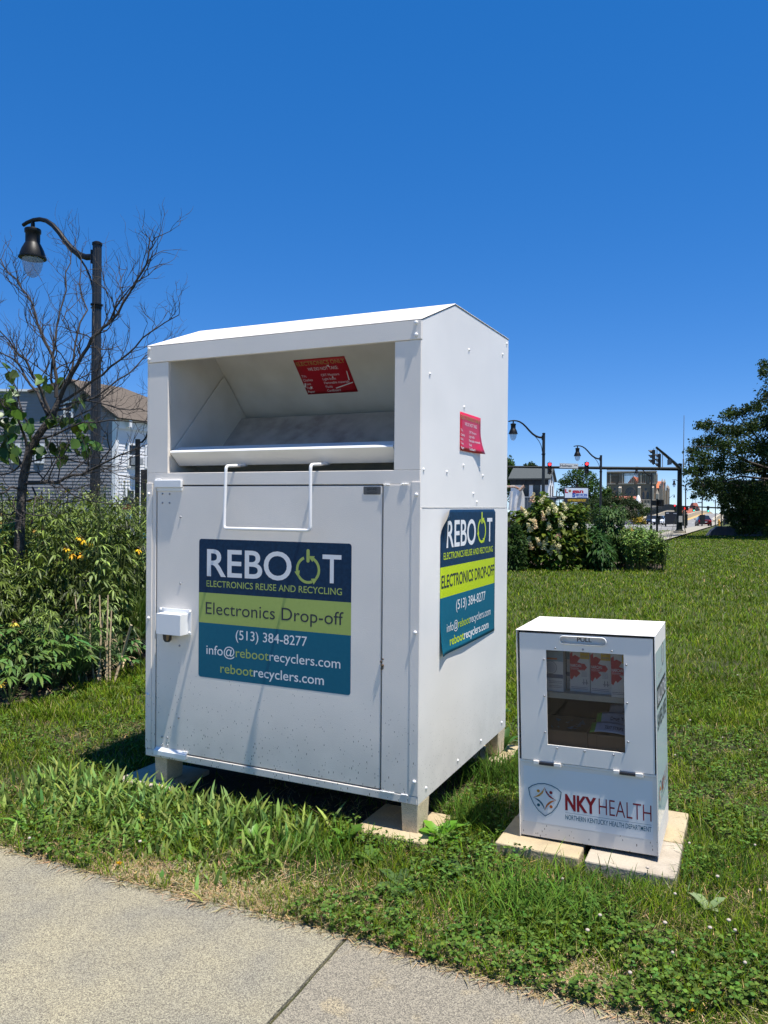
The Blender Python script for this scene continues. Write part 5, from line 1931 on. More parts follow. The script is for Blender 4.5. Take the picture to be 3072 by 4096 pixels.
def car(loc, rz, paint, label, suv=0.0, grp='cars on the avenue'):
    """saloon 4.6 m long facing -y before rz"""
    t = empty('parked_car', loc, label, 'car', grp, rz)
    m = mat('car_paint_%d' % len(MATS), paint, rough=0.22, spec=0.6)
    zr = 1.46 + suv
    st = [(-2.30, 0.30, 0.62, 0.66), (-2.22, 0.26, 0.74, 0.80), (-1.2, 0.22, 0.90, 0.90), (-0.9, 0.22, 0.92, 0.91), (0.9, 0.22, 0.96, 0.91), (1.6, 0.22, 0.98, 0.88), (2.15, 0.28, 0.96, 0.82), (2.28, 0.36, 0.86, 0.72)]
    b = MB()
    n = 10
    for y, z0, z1, w in st:
        ring = [(-w, z0 + 0.1), (-w, z0 + 0.28), (-w * 1.0, (z0 + z1) / 2 + 0.05), (-w * 0.95, z1 - 0.05), (-w * 0.82, z1), (w * 0.82, z1), (w * 0.95, z1 - 0.05), (w, (z0 + z1) / 2 + 0.05), (w, z0 + 0.28), (w, z0 + 0.1)]
        b.v += [(x, y, z) for x, z in ring]
    for i in range(len(st) - 1):
        for j in range(n):
            b.f.append((i * n + j, i * n + (j + 1) % n, (i + 1) * n + (j + 1) % n, (i + 1) * n + j))
    b.f += [tuple(range(n)), tuple(range((len(st) - 1) * n, len(st) * n))]
    b.mi = [0] * len(b.f)
    b.sm = [True] * len(b.f)
    b.build('body', m, t, sharp=40)
    cab = [(-0.95, 0.90, 0.82), (-0.15, zr - 0.02, 0.60), (0.75, zr, 0.60), (1.75, 0.96, 0.76)]
    b = MB()
    for y, z, w in cab:
        b.v += [(-w, y, z), (w, y, z)]
    for y, z, w in cab:
        b.v += [(-0.84, y if z < 1 else y * 1.25, 0.90), (0.84, y if z < 1 else y * 1.25, 0.90)]
    b.f = [(0, 1, 3, 2), (2, 3, 5, 4), (4, 5, 7, 6), (8, 0, 2, 10), (10, 2, 4, 12), (12, 4, 6, 14), (1, 9, 11, 3), (3, 11, 13, 5), (5, 13, 15, 7)]
    b.mi = [1, 0, 1, 1, 1, 1, 1, 1, 1]
    b.sm = [False] * 9
    b.build('cabin', [m, M_WGL], t, bevel=0.03)
    b = MB()
    for (y0, y1) in ((-0.02, 0.03), (0.42, 0.50)):
        pass
    for s_ in (-1, 1):
        for y in (-1.42, 1.38):
            b = MB()
            b.tube([(s_ * 0.70, y, 0.33), (s_ * 0.90, y, 0.33)], 0.33, 18, smooth=False)
            w_ = b.build('wheel', M_TYRE, t, bevel=0.02)
            b = MB()
            b.tube([(s_ * 0.9005, y, 0.33), (s_ * 0.912, y, 0.33)], 0.21, 14, smooth=False)
            b.build('rim', M_RIM, w_)
        b = MB()
        b.box(s_ * 0.64 - 0.17, s_ * 0.64 + 0.17, 2.20, 2.30, 0.66, 0.84)
        b.build('tail_lamp', M_TAIL, t, bevel=0.02)
        b = MB()
        b.box(s_ * 0.60 - 0.16, s_ * 0.60 + 0.16, -2.31, -2.18, 0.54, 0.68)
        b.build('headlight', M_HEAD, t, bevel=0.02)
        b = MB()
        b.box(s_ * 0.98 - 0.09, s_ * 0.98 + 0.09, -0.75, -0.62, 0.94, 1.06)
        b.build('mirror', m, t, bevel=0.02)
    b = MB()
    b.box(-0.5, 0.5, -2.325, -2.29, 0.34, 0.52)
    b.build('grille', M_SIG, t)
    b = MB()
    b.box(-0.26, 0.26, 2.285, 2.30, 0.58, 0.70)
    b.build('number_plate', mat('plate_white', (0.6, 0.6, 0.6), rough=0.5), t)
    return t


heading = math.atan2(-RD.x, RD.y)
c = gp(2813, 2107)
car((c.x, c.y, GZ), heading + math.pi + R(8), (0.10, 0.006, 0.010), 'dark red car seen from behind, driving up to the bridge', 0.05)
for px, py, colr, lab, su in ((2634, 2101, (0.75, 0.76, 0.78), 'white car waiting at the junction, behind the short post', 0), (2661, 2098, (0.02, 0.025, 0.035), 'dark saloon car waiting beside the black trailer', 0), (2676, 2096, (0.45, 0.46, 0.48), 'silver car half hidden behind the black trailer', 0.1), (2606, 2098, (0.015, 0.03, 0.07), 'blue car mostly hidden behind the lamp post and short post', 0)):
    c = gp(px, py)
    k = 0 if px > 2650 else 0
    car((c.x, c.y, GZ), heading + R(-2), colr, lab, su)
c = gp(2692, 2107)
t = empty('box_trailer', (c.x, c.y, GZ), 'black box trailer on the avenue, partly hidden behind the signal mast', 'trailer', rz=heading)
b = MB()
b.box(-0.85, 0.85, -2.0, 2.0, 0.35, 1.95)
b.build('body', mat('trailer_black', (0.02, 0.021, 0.024), rough=0.35), t, bevel=0.04)
for s_ in (-1, 1):
    b = MB()
    b.tube([(s_ * 0.86, 0.3, 0.3), (s_ * 1.0, 0.3, 0.3)], 0.3, 14)
    b.build('wheel', M_TYRE, t)
b = MB()
b.box(-0.7, -0.35, -2.012, -2.001, 1.70, 1.82)
b.box(0.2, 0.72, -2.012, -2.001, 1.68, 1.76)
b.build('marking', M_PGREY, t)

# white truck body with a rusty curved arm, seen past the edge of the bin
ty = 60
c = at(2040, 2030, ty)
t = empty('utility_truck', (c.x, ty, GZ), 'white utility truck body with a rust streaked curved arm, beside the bin edge', 'truck')
M_TRK = mat('truck_white', (0.72, 0.71, 0.68), rough=0.5, noise=(3, (0.6, 0.55, 0.48), 0.7, 5))
M_RUST = mat('rusty_steel', (0.28, 0.13, 0.07), rough=0.9, noise=(6, (0.6, 0.55, 0.48), 0.8, 5))
k = ty / F_PX
def tk(px, py, dy=0.0):
    q = at(px, py, ty)
    return (q.x - c.x, dy, q.z - GZ)
b = MB()
b.box(-2.2, tk(2047, 0)[0], 0.2, 2.2, 0.9, tk(0, 1962)[2])
b.build('body', M_TRK, t, bevel=0.05)
b = MB()
b.tube([tk(2058, 2060), tk(2059, 2030), tk(2066, 1995), tk(2078, 1968), tk(2092, 1950)], [0.16, 0.15, 0.14, 0.13, 0.10], 8)
b.tube([tk(2040, 2040, 0.1), tk(2044, 2000, 0.1), tk(2046, 1965, 0.1)], 0.12, 8)
b.build('arm', M_TRK, t)
b = MB()
b.tube([tk(2000, 1946, 0.3), tk(2060, 1946, 0.3), tk(2076, 1955, 0.1)], 0.09, 8)
b.tube([tk(2076, 1962, -0.1), tk(2096, 1944, -0.1)], 0.12, 8)
b.build('boom', M_RUST, t)
for x in (-1.6, 0.1):
    b = MB()
    b.tube([(x, -0.1, 0.48), (x, 0.25, 0.48)], 0.48, 16)
    b.build('wheel', M_TYRE, t)
b = MB()
q = [tk(2066, 2010, 0.15), tk(2074, 1975, 0.15), tk(2092, 1960, 0.15), tk(2100, 1985, 0.15), tk(2100, 2030, 0.15), tk(2066, 2030, 0.15)]
b.add(q + [(x, y + 0.08, z) for x, y, z in q], [(0, 1, 2, 3, 4, 5), (6, 7, 8, 9, 10, 11)] + [(i, (i + 1) % 6, 6 + (i + 1) % 6, 6 + i) for i in range(6)])
b.build('guard_panel', M_TRK, t)
# dark fence panel in front of the white house
fy = 85
p0, p1 = at(2085, 1986, fy), at(2222, 1990, fy)
t = empty('metal_fence', (p0.x, fy, GZ), 'dark blue grey metal fence panels in front of the white house', 'fence')
b = MB()
n = 22
for i in range(n):
    x0 = (p1.x - p0.x) * i / n
    b.box(x0 + 0.01, x0 + (p1.x - p0.x) / n - 0.01, (0.03 if i % 2 else 0), 0.06, 0, p0.z - GZ - 0.1)
b.build('panel', mat('slate_metal', (0.045, 0.06, 0.075), rough=0.5), t)
b = MB()
b.box(-0.1, p1.x - p0.x + 0.1, -0.03, 0.1, p0.z - GZ - 0.095, p0.z - GZ)
b.build('rail', mat('pale_rail', (0.3, 0.33, 0.36), rough=0.5), t)

# ================================================================== trees
M_BARK = mat('grey_bark', (0.075, 0.060, 0.050), rough=0.95, noise=(20, (0.16, 0.14, 0.12), 0.6, 6), bump=(40, 0.01, 5))
M_BARKD = mat('dark_bark', (0.035, 0.028, 0.022), rough=0.95, noise=(15, (0.07, 0.055, 0.045), 0.6, 6))
M_FOL = mat('tree_leaf', attr='tint', rough=0.55, spec=0.2, transl=0.30)


def crown(name, clumps, n, leaf, col, parent=None, hollow=0.35, flat=0.0, fill=1.0):
    """leaf-sized faces spread through clumps (centre, radius); each clump lobed, with its own tint"""
    nm = NM()
    tot = sum(c[3] ** 2 for c in clumps)
    for (x, y, z, r) in clumps:
        k = max(20, int(n * r * r / tot))
        d = rng.normal(size=(k, 3))
        d /= np.linalg.norm(d, axis=1, keepdims=True)
        rr = (hollow + (1 - hollow) * rng.random(k) ** 0.6)
        lob = 1 + 0.22 * np.sin(d[:, 0] * 5 + x) + 0.18 * np.sin(d[:, 1] * 6 + z * 2) + 0.15 * np.sin(d[:, 2] * 7 + y)
        P = d * (rr * lob * r)[:, None] * np.array([1, 1, 0.86]) + np.array([x, y, z])
        # twig-sized gaps
        g = np.sin(P[:, 0] * 5.3 / r + x) + np.sin(P[:, 1] * 4.7 / r) + np.sin(P[:, 2] * 5.9 / r + y)
        P = P[g > -1.1 * fill]
        k = len(P)
        cards(nm, P, leaf * (0.6 + 0.8 * rng.random(k)), vary(np.array(col) * rnd.uniform(0.75, 1.25), k, 0.25), flat)
    return nm.build(name, M_FOL, parent)


def simple_tree(name, base, h, clumps, n, leaf, col, label, grp=None, trunk_r=0.2, cat='tree'):
    t = empty(name, base, label, cat, grp)
    bz = Vector(base)
    rel = [(x - bz.x, y - bz.y, z - bz.z, r) for x, y, z, r in clumps]
    b = MB()
    top = Vector((rnd.uniform(-.2, .2), 0, h * 0.55))
    b.tube([(0, 0, -0.1), (0.05, 0, h * 0.25), top], [trunk_r, trunk_r * 0.8, trunk_r * 0.55], 8)
    for c in rel[:14]:
        c = Vector(c[:3])
        m = top.lerp(c, 0.5) + Vector((0, 0, 0.1 * (c - top).length))
        b.tube([top * rnd.uniform(0.6, 1), m, c], [trunk_r * 0.4, trunk_r * 0.25, trunk_r * 0.08], 5)
    b.build('trunk', M_BARKD, t)
    crown('crown', rel, n, leaf, col, t)
    return t


def pxclumps(spec, Y):
    """(px, py, radius in px, dY) -> world clumps"""
    out = []
    for px, py, r, dy in spec:
        p = at(px, py, Y + dy)
        out.append((p.x, p.y, p.z, r * (Y + dy) / F_PX))
    return out


# the big dark tree at the right edge: crown spreads far out of the frame
TY = 50
spec = []
for (px, py, r) in ((3062, 1462, 30), (3050, 1495, 22), (3095, 1480, 40), (3075, 1590, 42), (3030, 1625, 36), (2985, 1640, 34), (2940, 1655, 38), (2905, 1660, 30), (3060, 1690, 52), (3000, 1710, 48), (2940, 1725, 48), (2880, 1715, 36), (2830, 1700, 34), (2798, 1700, 24), (2840, 1760, 46), (2795, 1770, 30), (2905, 1790, 55), (2980, 1790, 55), (3060, 1790, 60), (2775, 1815, 30), (2820, 1830, 45), (2760, 1800, 20), (2880, 1860, 55), (2960, 1870, 60), (3050, 1880, 62), (2800, 1885, 44), (2760, 1885, 30), (2775, 1935, 34), (2820, 1940, 40), (2850, 1925, 36), (2800, 1970, 26), (2830, 1985, 20), (2775, 1985, 16), (2930, 1945, 40), (2990, 1960, 50), (3060, 1965, 60), (2960, 2010, 34), (3010, 2040, 46), (3065, 2050, 50), (2975, 2062, 32), (2935, 2095, 22), (3030, 2095, 34), (3075, 2105, 30), (2950, 2060, 34), (2990, 2085, 36), (3050, 2100, 40), (2905, 2000, 30), (2940, 1985, 44), (3020, 1990, 54), (2910, 2050, 20), (2965, 2110, 18), (3010, 2120, 26), (3062, 2128, 26), (2890, 1930, 44), (2870, 1960, 34), (2885, 1990, 30), (2900, 2030, 30), (2925, 2070, 30), (2960, 2120, 26), (3000, 2060, 50), (3040, 2010, 56), (2975, 2030, 44), (2985, 2110, 34), (3035, 2070, 46), (2760, 1845, 22), (2745, 1890, 16)):
    spec.append((px, py, r, rnd.uniform(-3.0, 2.5)))
    if px < 3070:
        spec.append((px + rnd.uniform(-10, 14), py + rnd.uniform(-12, 12), r * 0.8, rnd.uniform(1.0, 5.0)))
for (px, py, r) in ((3150, 1560, 90), (3230, 1700, 110), (3150, 1800, 110), (3280, 1850, 120), (3160, 1960, 100), (3300, 1980, 110), (3180, 1440, 80), (3200, 1640, 100), (3330, 1760, 100)):
    for dy in (-3.5, 0.5, 3.5):
        spec.append((px, py, r, dy))
cl = pxclumps(spec, TY)
tb = at(3190, 2150, TY)
t = empty('shade_tree', (tb.x, TY, GZ), 'big dark leafy tree hanging over the lawn at the picture edge', 'tree')
bz = Vector((tb.x, TY, GZ))
rel = [(x - bz.x, y - bz.y, z - bz.z, r) for x, y, z, r in cl]
b = MB()
b.tube([(0, 0, -0.1), (0.1, 0, 1.0), (-0.1, 0.1, 2.6), (-0.2, 0, 4.2)], [0.48, 0.38, 0.32, 0.25], 12)
boughs = []
for c in rel[4::9]:
    c = Vector(c[:3])
    s_ = Vector((-0.15, 0, rnd.uniform(2.4, 4.2)))
    ph = [s_.lerp(c, q) + Vector((rnd.gauss(0, 0.15), rnd.gauss(0, 0.15), 1.3 * math.sin(q * 2.6) * (0.4 + 0.2 * rnd.random()))) for q in (0.15, 0.35, 0.55, 0.75, 0.95)]
    b.tube([s_] + ph, [0.15, 0.12, 0.09, 0.06, 0.04, 0.02], 6)
    boughs += ph
for c in rel[::2]:
    c = Vector(c[:3])
    p = min(boughs, key=lambda q: (q - c).length)
    if 0.3 < (p - c).length < 3:
        m = p.lerp(c, 0.5) + Vector((rnd.gauss(0, 0.1), rnd.gauss(0, 0.1), 0.15))
        b.tube([p, m, c], [0.03, 0.02, 0.008], 4)
b.build('trunk', M_BARKD, t)
crown('crown', rel, 150000, 0.14, (0.034, 0.060, 0.012), t, hollow=0.15, fill=0.9)

Y = 130
simple_tree('leafy_tree', (at(2040, 0, Y).x, Y, GZ), 12, pxclumps([(2035, 1850, 24, 0), (2050, 1875, 22, 0), (2062, 1905, 18, 1), (2040, 1915, 26, 0), (2046, 1950, 24, -1), (2020, 1880, 40, 2), (2000, 1950, 50, 1)], Y), 5000, 0.35, (0.05, 0.10, 0.016), 'green tree between the bin edge and the white house roof', 'trees beyond the street')
simple_tree('leafy_tree', (at(2115, 0, 150).x, 150, GZ), 12, pxclumps([(2103, 1862, 9, 0), (2125, 1858, 14, 0), (2140, 1866, 10, 0), (2118, 1870, 14, 1), (2100, 1885, 20, 0), (2135, 1890, 18, 0)], 150), 2500, 0.3, (0.05, 0.09, 0.02), 'tree tops just showing over the white house roof', 'trees beyond the street')
simple_tree('leafy_tree', (at(2330, 0, Y).x, Y, GZ), 11, pxclumps([(2300, 1895, 24, 0), (2330, 1890, 28, 1), (2360, 1905, 26, 0), (2275, 1915, 26, 0), (2310, 1930, 34, 1), (2350, 1945, 32, 0), (2380, 1930, 24, 0), (2395, 1960, 22, 1), (2260, 1935, 20, 0), (2252, 1960, 18, 1), (2245, 1925, 12, 0), (2375, 1985, 30, 0), (2355, 2015, 34, 0), (2395, 2010, 26, 1), (2300, 1985, 34, 2), (2265, 2020, 26, 2), (2320, 2030, 30, 1)], Y), 9000, 0.30, (0.058, 0.112, 0.018), 'tall green tree behind the billboard', 'trees beyond the street', 0.3)
simple_tree('leafy_tree', (at(2430, 0, 110).x, 110, GZ), 5, pxclumps([(2415, 1975, 18, 0), (2432, 1962, 16, 0), (2440, 1985, 14, 1), (2422, 2000, 22, 0), (2410, 2030, 24, 0)], 110), 2600, 0.26, (0.065, 0.12, 0.018), 'small green tree between the second lamp and the cathedral', 'trees beyond the street', 0.12)
BY = 72
simple_tree('leafy_tree', (at(2440, 0, BY).x, BY, GZ), 2.4, pxclumps([(2335, 2045, 32, 0), (2375, 2025, 34, 1), (2410, 2014, 36, 0), (2445, 2004, 34, 1), (2480, 2004, 34, 0), (2515, 2014, 34, 1), (2545, 2026, 30, 0), (2570, 2050, 16, 0), (2400, 2060, 30, -1), (2450, 2055, 34, -1), (2500, 2060, 30, -1), (2535, 2065, 24, -1), (2360, 2075, 24, 0)], BY), 12000, 0.14, (0.030, 0.050, 0.014), 'broad dark rounded bush across the road, before the cathedral', None, 0.10, 'bush')
simple_tree('leafy_tree', (at(2520, 0, 128).x, 128, GZ), 2.4, pxclumps([(2510, 2000, 10, 0), (2525, 1995, 10, 0), (2540, 2012, 16, 0), (2560, 2025, 14, 0), (2590, 2040, 14, 0), (2575, 2052, 16, 0)], 128), 2200, 0.22, (0.06, 0.105, 0.02), 'light green young tree by the pale cone, before the cathedral', 'trees beyond the street', 0.08)
simple_tree('leafy_tree', (at(2650, 0, 200).x, 200, GZ), 2.4, pxclumps([(2590, 2056, 12, 0), (2612, 2050, 13, 0), (2635, 2045, 13, 0), (2660, 2042, 12, 0), (2685, 2040, 12, 0), (2710, 2044, 12, 0), (2738, 2050, 10, 0), (2575, 2062, 12, 0)], 200), 3000, 0.3, (0.032, 0.052, 0.016), 'dark hedge of bushes behind the far bridge fence', None, 0.08, 'bush')
# lavender and yellow planting at the corner of the bridge wall
for (nm_, px0, px1, py, col, lab, cat) in (('lavender_bed', 2508, 2580, 2090, (0.20, 0.19, 0.27), 'pale lavender planting at the foot of the far bridge wall', 'lavender'), ('yellow_shrub', 2540, 2585, 2072, (0.36, 0.27, 0.03), 'yellow flowering shrub above the lavender by the bridge wall', 'shrub')):
    Yq = 120
    nm = NM()
    k = 2200
    x = (px0 + (px1 - px0) * rng.random(k) - 1536) * Yq / F_PX
    y = Yq + rng.random(k) * 3
    zc = at(0, py, Yq).z
    base = np.stack([x, y, np.full(k, GZ)], 1)
    zt = zc + 0.4 * rng.normal(size=k)
    cards(nm, np.stack([x, y, np.maximum(0, zt)], 1), 0.22 + 0.15 * rng.random(k), vary(col, k, 0.3), 0.0)
    q = rng.random((k, 3))
    cards(nm, np.stack([x, y, np.maximum(0, zc - rng.random(k) * zc)], 1), 0.22 + 0.15 * rng.random(k), vary((0.06, 0.10, 0.025), k, 0.3), 0.0)
    tag(nm.build(nm_, M_FOL), lab, cat)
# far wood along the skyline
nm = NM()
k = 26000
x = rng.random(k) * 900 - 250
hgt = 4.5 + 2.0 * np.sin(x * 0.05) + 1.4 * np.sin(x * 0.13 + 1) + 1.2 * np.sin(x * 0.31)
z = rng.random(k) ** 0.8 * hgt
cards(nm, np.stack([x, 520 + rng.random(k) * 14, z], 1), 1.2 + rng.random(k), vary((0.035, 0.065, 0.018), k, 0.25))
tag(nm.build('far_woods', M_FOL), 'far belt of trees along the skyline', 'woods', kind='stuff')

# ================================================================== buildings beyond the street
M_WHW = mat('white_painted_wall', (0.84, 0.83, 0.80), rough=0.8, noise=(1.5, (0.74, 0.73, 0.70), 0.6, 5))
M_SLATE = mat('slate_roof', (0.055, 0.063, 0.063), rough=0.9, noise=(6, (0.08, 0.09, 0.085), 0.7, 5))
M_DTRIM = mat('dark_trim', (0.02, 0.02, 0.021), rough=0.6)
M_WIN = mat('window_glass_dark', (0.02, 0.024, 0.03), rough=0.08)
HY = 108
cx_ = at(2193, 2000, HY)
t = empty('white_house', (cx_.x, HY, GZ), 'white painted house with a slate roof and black trim, beyond the slate fence', 'house', rz=R(-18))
# local frame: x along the front wall (0 at the right corner, negative to the left), y back
z = lambda py: at(2193, py, HY).z - GZ
ze, zr_ = z(1912), z(1870)
L_, D_ = 5.2, 8.0
b = MB()
b.prism([(0, 0), (D_, 0), (D_, ze), (D_ / 2, zr_), (0, ze)], -L_, 0)
b.build('wall', M_WHW, t)
b = MB()
for s_ in (0, 1):
    p = [(-0.45, ze - 0.25), (D_ / 2, zr_ + 0.02), (D_ / 2, zr_ + 0.22), (-0.55, ze - 0.05)]
    if s_:
        p = [(D_ - y, zz) for y, zz in p]
    b.prism(p, -L_ - 0.3, 0.35)
b.build('roof', M_SLATE, t)
b = MB()
b.box(-L_ - 0.1, 0.02, -0.14, -0.002, ze - 0.95, ze - 0.12)
for q in range(4):
    b.box(-L_ + 0.5 + q * 1.3, -L_ + 0.7 + q * 1.3, -0.36, -0.142, ze - 0.75, ze - 0.22)
b.build('cornice', M_DTRIM, t)


def win(parent, x0, x1, z0, z1, y=0.0, fm=None, axis='y', sgn=-1, bars=1):
    """window on a wall: frame, sill and pane; axis y: wall faces -y at y; axis x: wall faces +x at x=y"""
    d = 0.05
    f_ = MB()
    g_ = MB()
    w = 0.09
    def bx(mbb, a0, a1, c0, c1, e0, e1):
        if axis == 'y':
            mbb.box(a0, a1, y - e1, y - e0, c0, c1)
        else:
            mbb.box(y + e0, y + e1, a0, a1, c0, c1)
    bx(f_, x0 - w, x0, z0 - w, z1 + w, 0.002, d)
    bx(f_, x1, x1 + w, z0 - w, z1 + w, 0.002, d)
    bx(f_, x0 + 0.001, x1 - 0.001, z1, z1 + w, 0.002, d)
    bx(f_, x0 + 0.001, x1 - 0.001, z0 - w, z0, 0.002, d + 0.03)
    if bars:
        zm = (z0 + z1) / 2
        bx(f_, x0 + 0.001, x1 - 0.001, zm - 0.03, zm + 0.03, 0.002, d - 0.01)
    bx(g_, x0 + 0.0005, x1 - 0.0005, z0 + 0.0005, z1 - 0.0005, 0.001, 0.015)
    o = f_.build('window', fm or M_DTRIM, parent)
    g_.build('pane', M_WIN, o)
    return o


for (x0, x1) in ((-3.55, -2.75), (-2.0, -1.2)):
    o = win(t, x0, x1, z(1985), z(1940))
for (y0, y1, p0, p1) in ((2.1, 2.7, 1990, 1942), (5.2, 5.9, 1990, 1942), (3.6, 4.3, 1925, 1895)):
    win(t, y0, y1, z(p0), z(p1), 0.0, None, 'x')
# fire escape and covered porch on the gable side
b = MB()
for q in range(9):
    b.box(0.02, 0.9, 2.9, 6.8, 0.6 + q * 0.42, 0.64 + q * 0.42)
b.tube([(0.9, 2.9, 0), (0.9, 2.9, 5.2)], 0.04, 6)
b.tube([(0.9, 6.8, 0), (0.9, 6.8, 5.2)], 0.04, 6)
b.tube([(0.5, 3.0, 1.0), (0.5, 6.6, 5.0)], 0.05, 6)
b.build('fire_escape', M_DTRIM, t)
b = MB()
b.box(0.05, 2.4, 5.4, 8.0, 3.7, 4.15)
b.box(1.95, 2.35, 5.5, 7.9, 0, 3.69)
b.build('porch', [M_SLATE], t)
b = MB()
b.box(0.05, 1.9, 5.6, 7.8, 0, 2.6)
b.build('porch_wall', M_WHW, t)

# billboard
bY = 100
p0, p1 = at(2258, 2008, bY), at(2353, 1952, bY)
t = empty('billboard', (p0.x, bY, GZ), 'white roadside sign with red and blue lettering over a black strip', 'billboard')
bw = p1.x - p0.x
zb, zt = p0.z - GZ, p1.z - GZ
zm = zb + (zt - zb) * 0.27
b = MB()
b.box(-0.05, bw + 0.05, 0, 0.3, zb - 0.06, zt + 0.06)
b.build('cabinet', M_DTRIM, t)
b = MB()
b.box(0.03, bw - 0.03, -0.02, -0.001, zm + 0.05, zt - 0.03)
b.build('panel', mat('sign_panel_white', (0.70, 0.76, 0.82), rough=0.3), t)
b = MB()
b.box(0.3, 0.5, 0.05, 0.2, 0, zb - 0.061)
b.box(bw - 0.5, bw - 0.3, 0.05, 0.2, 0, zb - 0.061)
b.build('post', M_DTRIM, t)
b = MB()
fb = fn_front(-0.024)
hz = zt - zm
M_SRED, M_SBLUE = mat('sign_red', (0.45, 0.008, 0.03), rough=0.4), mat('sign_blue', (0.02, 0.08, 0.36), rough=0.4)
text(b, 'L', 0.06, 0.45, zm + 0.52 * hz, 0.36 * hz, fb, 0, bold=0.06)
text(b, 'gan', 0.95, 2.42, zm + 0.52 * hz, 0.36 * hz, fb, 0, bold=0.05)
text(b, 'S', 0.98, 1.38, zm + 0.12 * hz, 0.40 * hz, fn_front(-0.026), 1, bold=0.06)
text(b, 'ERVICES', 1.42, bw - 0.12, zm + 0.22 * hz, 0.22 * hz, fb, 1, bold=0.05)
b.cut()
b.quad(fb(1.55, zm + 0.08 * hz), fb(bw - 0.12, zm + 0.08 * hz), fb(bw - 0.12, zm + 0.15 * hz), fb(1.55, zm + 0.15 * hz), 1)
text(b, 'NORTHERN KENTUCKY', 0.42, bw - 0.25, zb + 0.10, 0.28, fn_front(-0.004), 2, bold=0.03)
b.cut()
for j in range(14):
    a = j * 2 * math.pi / 14
    q = (0.68, zm + 0.70 * hz)
    poly(b, [(q[0] + 0.12 * math.cos(a - 0.2), q[1] + 0.12 * math.sin(a - 0.2)), (q[0] + 0.27 * math.cos(a), q[1] + 0.27 * math.sin(a)), (q[0] + 0.12 * math.cos(a + 0.2), q[1] + 0.12 * math.sin(a + 0.2))], fb, 2)
b.cut()
arc_band(b, (0.68, zm + 0.70 * hz), 0.0, 0.14, 0, 360, fn_front(-0.027), 3, 14)
b.build_split('lettering', [M_SRED, M_SBLUE, mat('sign_yellow', (0.75, 0.48, 0.02), rough=0.4), mat('seed_brown', (0.25, 0.10, 0.01), rough=0.5)], t)
b = MB()
for k_ in range(6):
    b.box(0.1 + k_ * 0.5, 0.14 + k_ * 0.5, 0, 0.04, 0.0, 1.6)
b.box(0, 3.0, 0, 0.04, 1.3, 1.5)
b.box(0, 3.0, 0, 0.04, 0.7, 0.8)
o = b.build('fence', M_DTRIM)
o.location = (p0.x + 0.2, bY - 3, GZ)
tag(o, 'low dark board fence under the billboard', 'fence')

# stone cathedral with an open arcade, rose window and buttresses
M_STONE = mat('limestone', (0.30, 0.215, 0.15), rough=0.95, noise=(0.35, (0.20, 0.14, 0.10), 0.8, 6), noise2=(2.5, (0.34, 0.25, 0.18), 0.6, 4))
M_STONEL = mat('pale_limestone', (0.48, 0.41, 0.32), rough=0.9, noise=(0.8, (0.36, 0.30, 0.23), 0.6, 5))
M_OTILE = mat('orange_roof_tile', (0.62, 0.17, 0.06), rough=0.85, noise=(1.5, (0.5, 0.12, 0.045), 0.7, 5))
M_RTILE = mat('red_roof_tile', (0.34, 0.11, 0.07), rough=0.9, noise=(1.2, (0.25, 0.075, 0.05), 0.7, 5))
CY = 410
cc = at(2624, 2060, CY)
t = empty('cathedral', (cc.x, CY, GZ), 'grey stone cathedral front with a rose window, open arcade and orange roof', 'cathedral', rz=R(-26.8))
CW = 25.6
X_ = lambda cx: -CW + (cx - 150) / 1090 * CW      # crop column of the facade -> local x
def Z_(cy):
    py = 1860 + cy / 5.53
    return 1.35 + (2063 - py) * CY / F_PX - GZ
b = MB()
zl, ztop = Z_(405), Z_(150)
b.box(-CW, 0, 0.0, 1.2, 0, zl)
# upper storey: corner piers, cornice; the middle is an open screen
for c0, c1 in ((150, 180), (425, 545), (845, 905), (1100, 1240)):
    b.box(X_(c0), X_(c1), 0.02, 1.2, zl + 0.001, ztop)
b.box(-CW, 0, 0.0, 1.3, ztop + 0.001, ztop + 0.6)
for c0, c1 in ((180, 425), (905, 1100)):
    b.box(X_(c0) + 0.001, X_(c1) - 0.001, 0.7, 1.15, zl + 0.001, ztop - 0.001)
b.build('facade_wall', M_STONE, t)
b = MB()
for c0, c1 in ((160, 350), (418, 758), (836, 1022), (1100, 1260)):
    b.box(X_(c0), X_(c1), -0.75, -0.005, zl - 0.35, zl + 0.22)
for c0, c1 in ((160, 425), (430, 840), (845, 1190), (1192, 1262)):
    b.box(X_(c0), X_(c1), -0.6, -0.005, ztop + 0.03, ztop + 0.42)
b.build('ledge', M_STONEL, t)
for c in list(range(190, 425, 24)) + list(range(548, 845, 26)) + list(range(908, 1100, 26)) + [1120, 1150, 1180, 1215]:
    b = MB()
    x = X_(c)
    b.tube([(x, -0.1, zl + 0.222), (x, -0.1, zl + 4.3)], 0.16, 6)
    b.taper((x, -0.1), zl + 4.3, zl + 4.9, 0.16, 0.16, 0.45, 0.2)
    b.build('colonnette', M_STONE if c % 4 else M_STONEL, t)
for c in range(192, 425, 24):
    pass
b = MB()
for c0, c1 in ((545, 845),):
    n = 11
    for i in range(n):
        xa, xb = X_(c0) + (X_(c1) - X_(c0)) * i / n, X_(c0) + (X_(c1) - X_(c0)) * (i + 1) / n
        xm = (xa + xb) / 2
        b.prism([(xa, zl + 4.6), (xm, zl + 5.7), (xb, zl + 4.6), (xb, ztop), (xa, ztop)], 0.05, 0.5, 'y')
b.build('tracery', M_STONE, t)
b = MB()
for i in range(60):
    x = -CW + 0.3 + i * (CW - 0.6) / 59
    b.box(x - 0.07, x + 0.07, 0.2, 0.35, ztop + 0.601, ztop + 1.5)
b.box(-CW, 0, 0.15, 0.4, ztop + 1.501, ztop + 1.75)
b.build('balustrade', M_STONE, t)
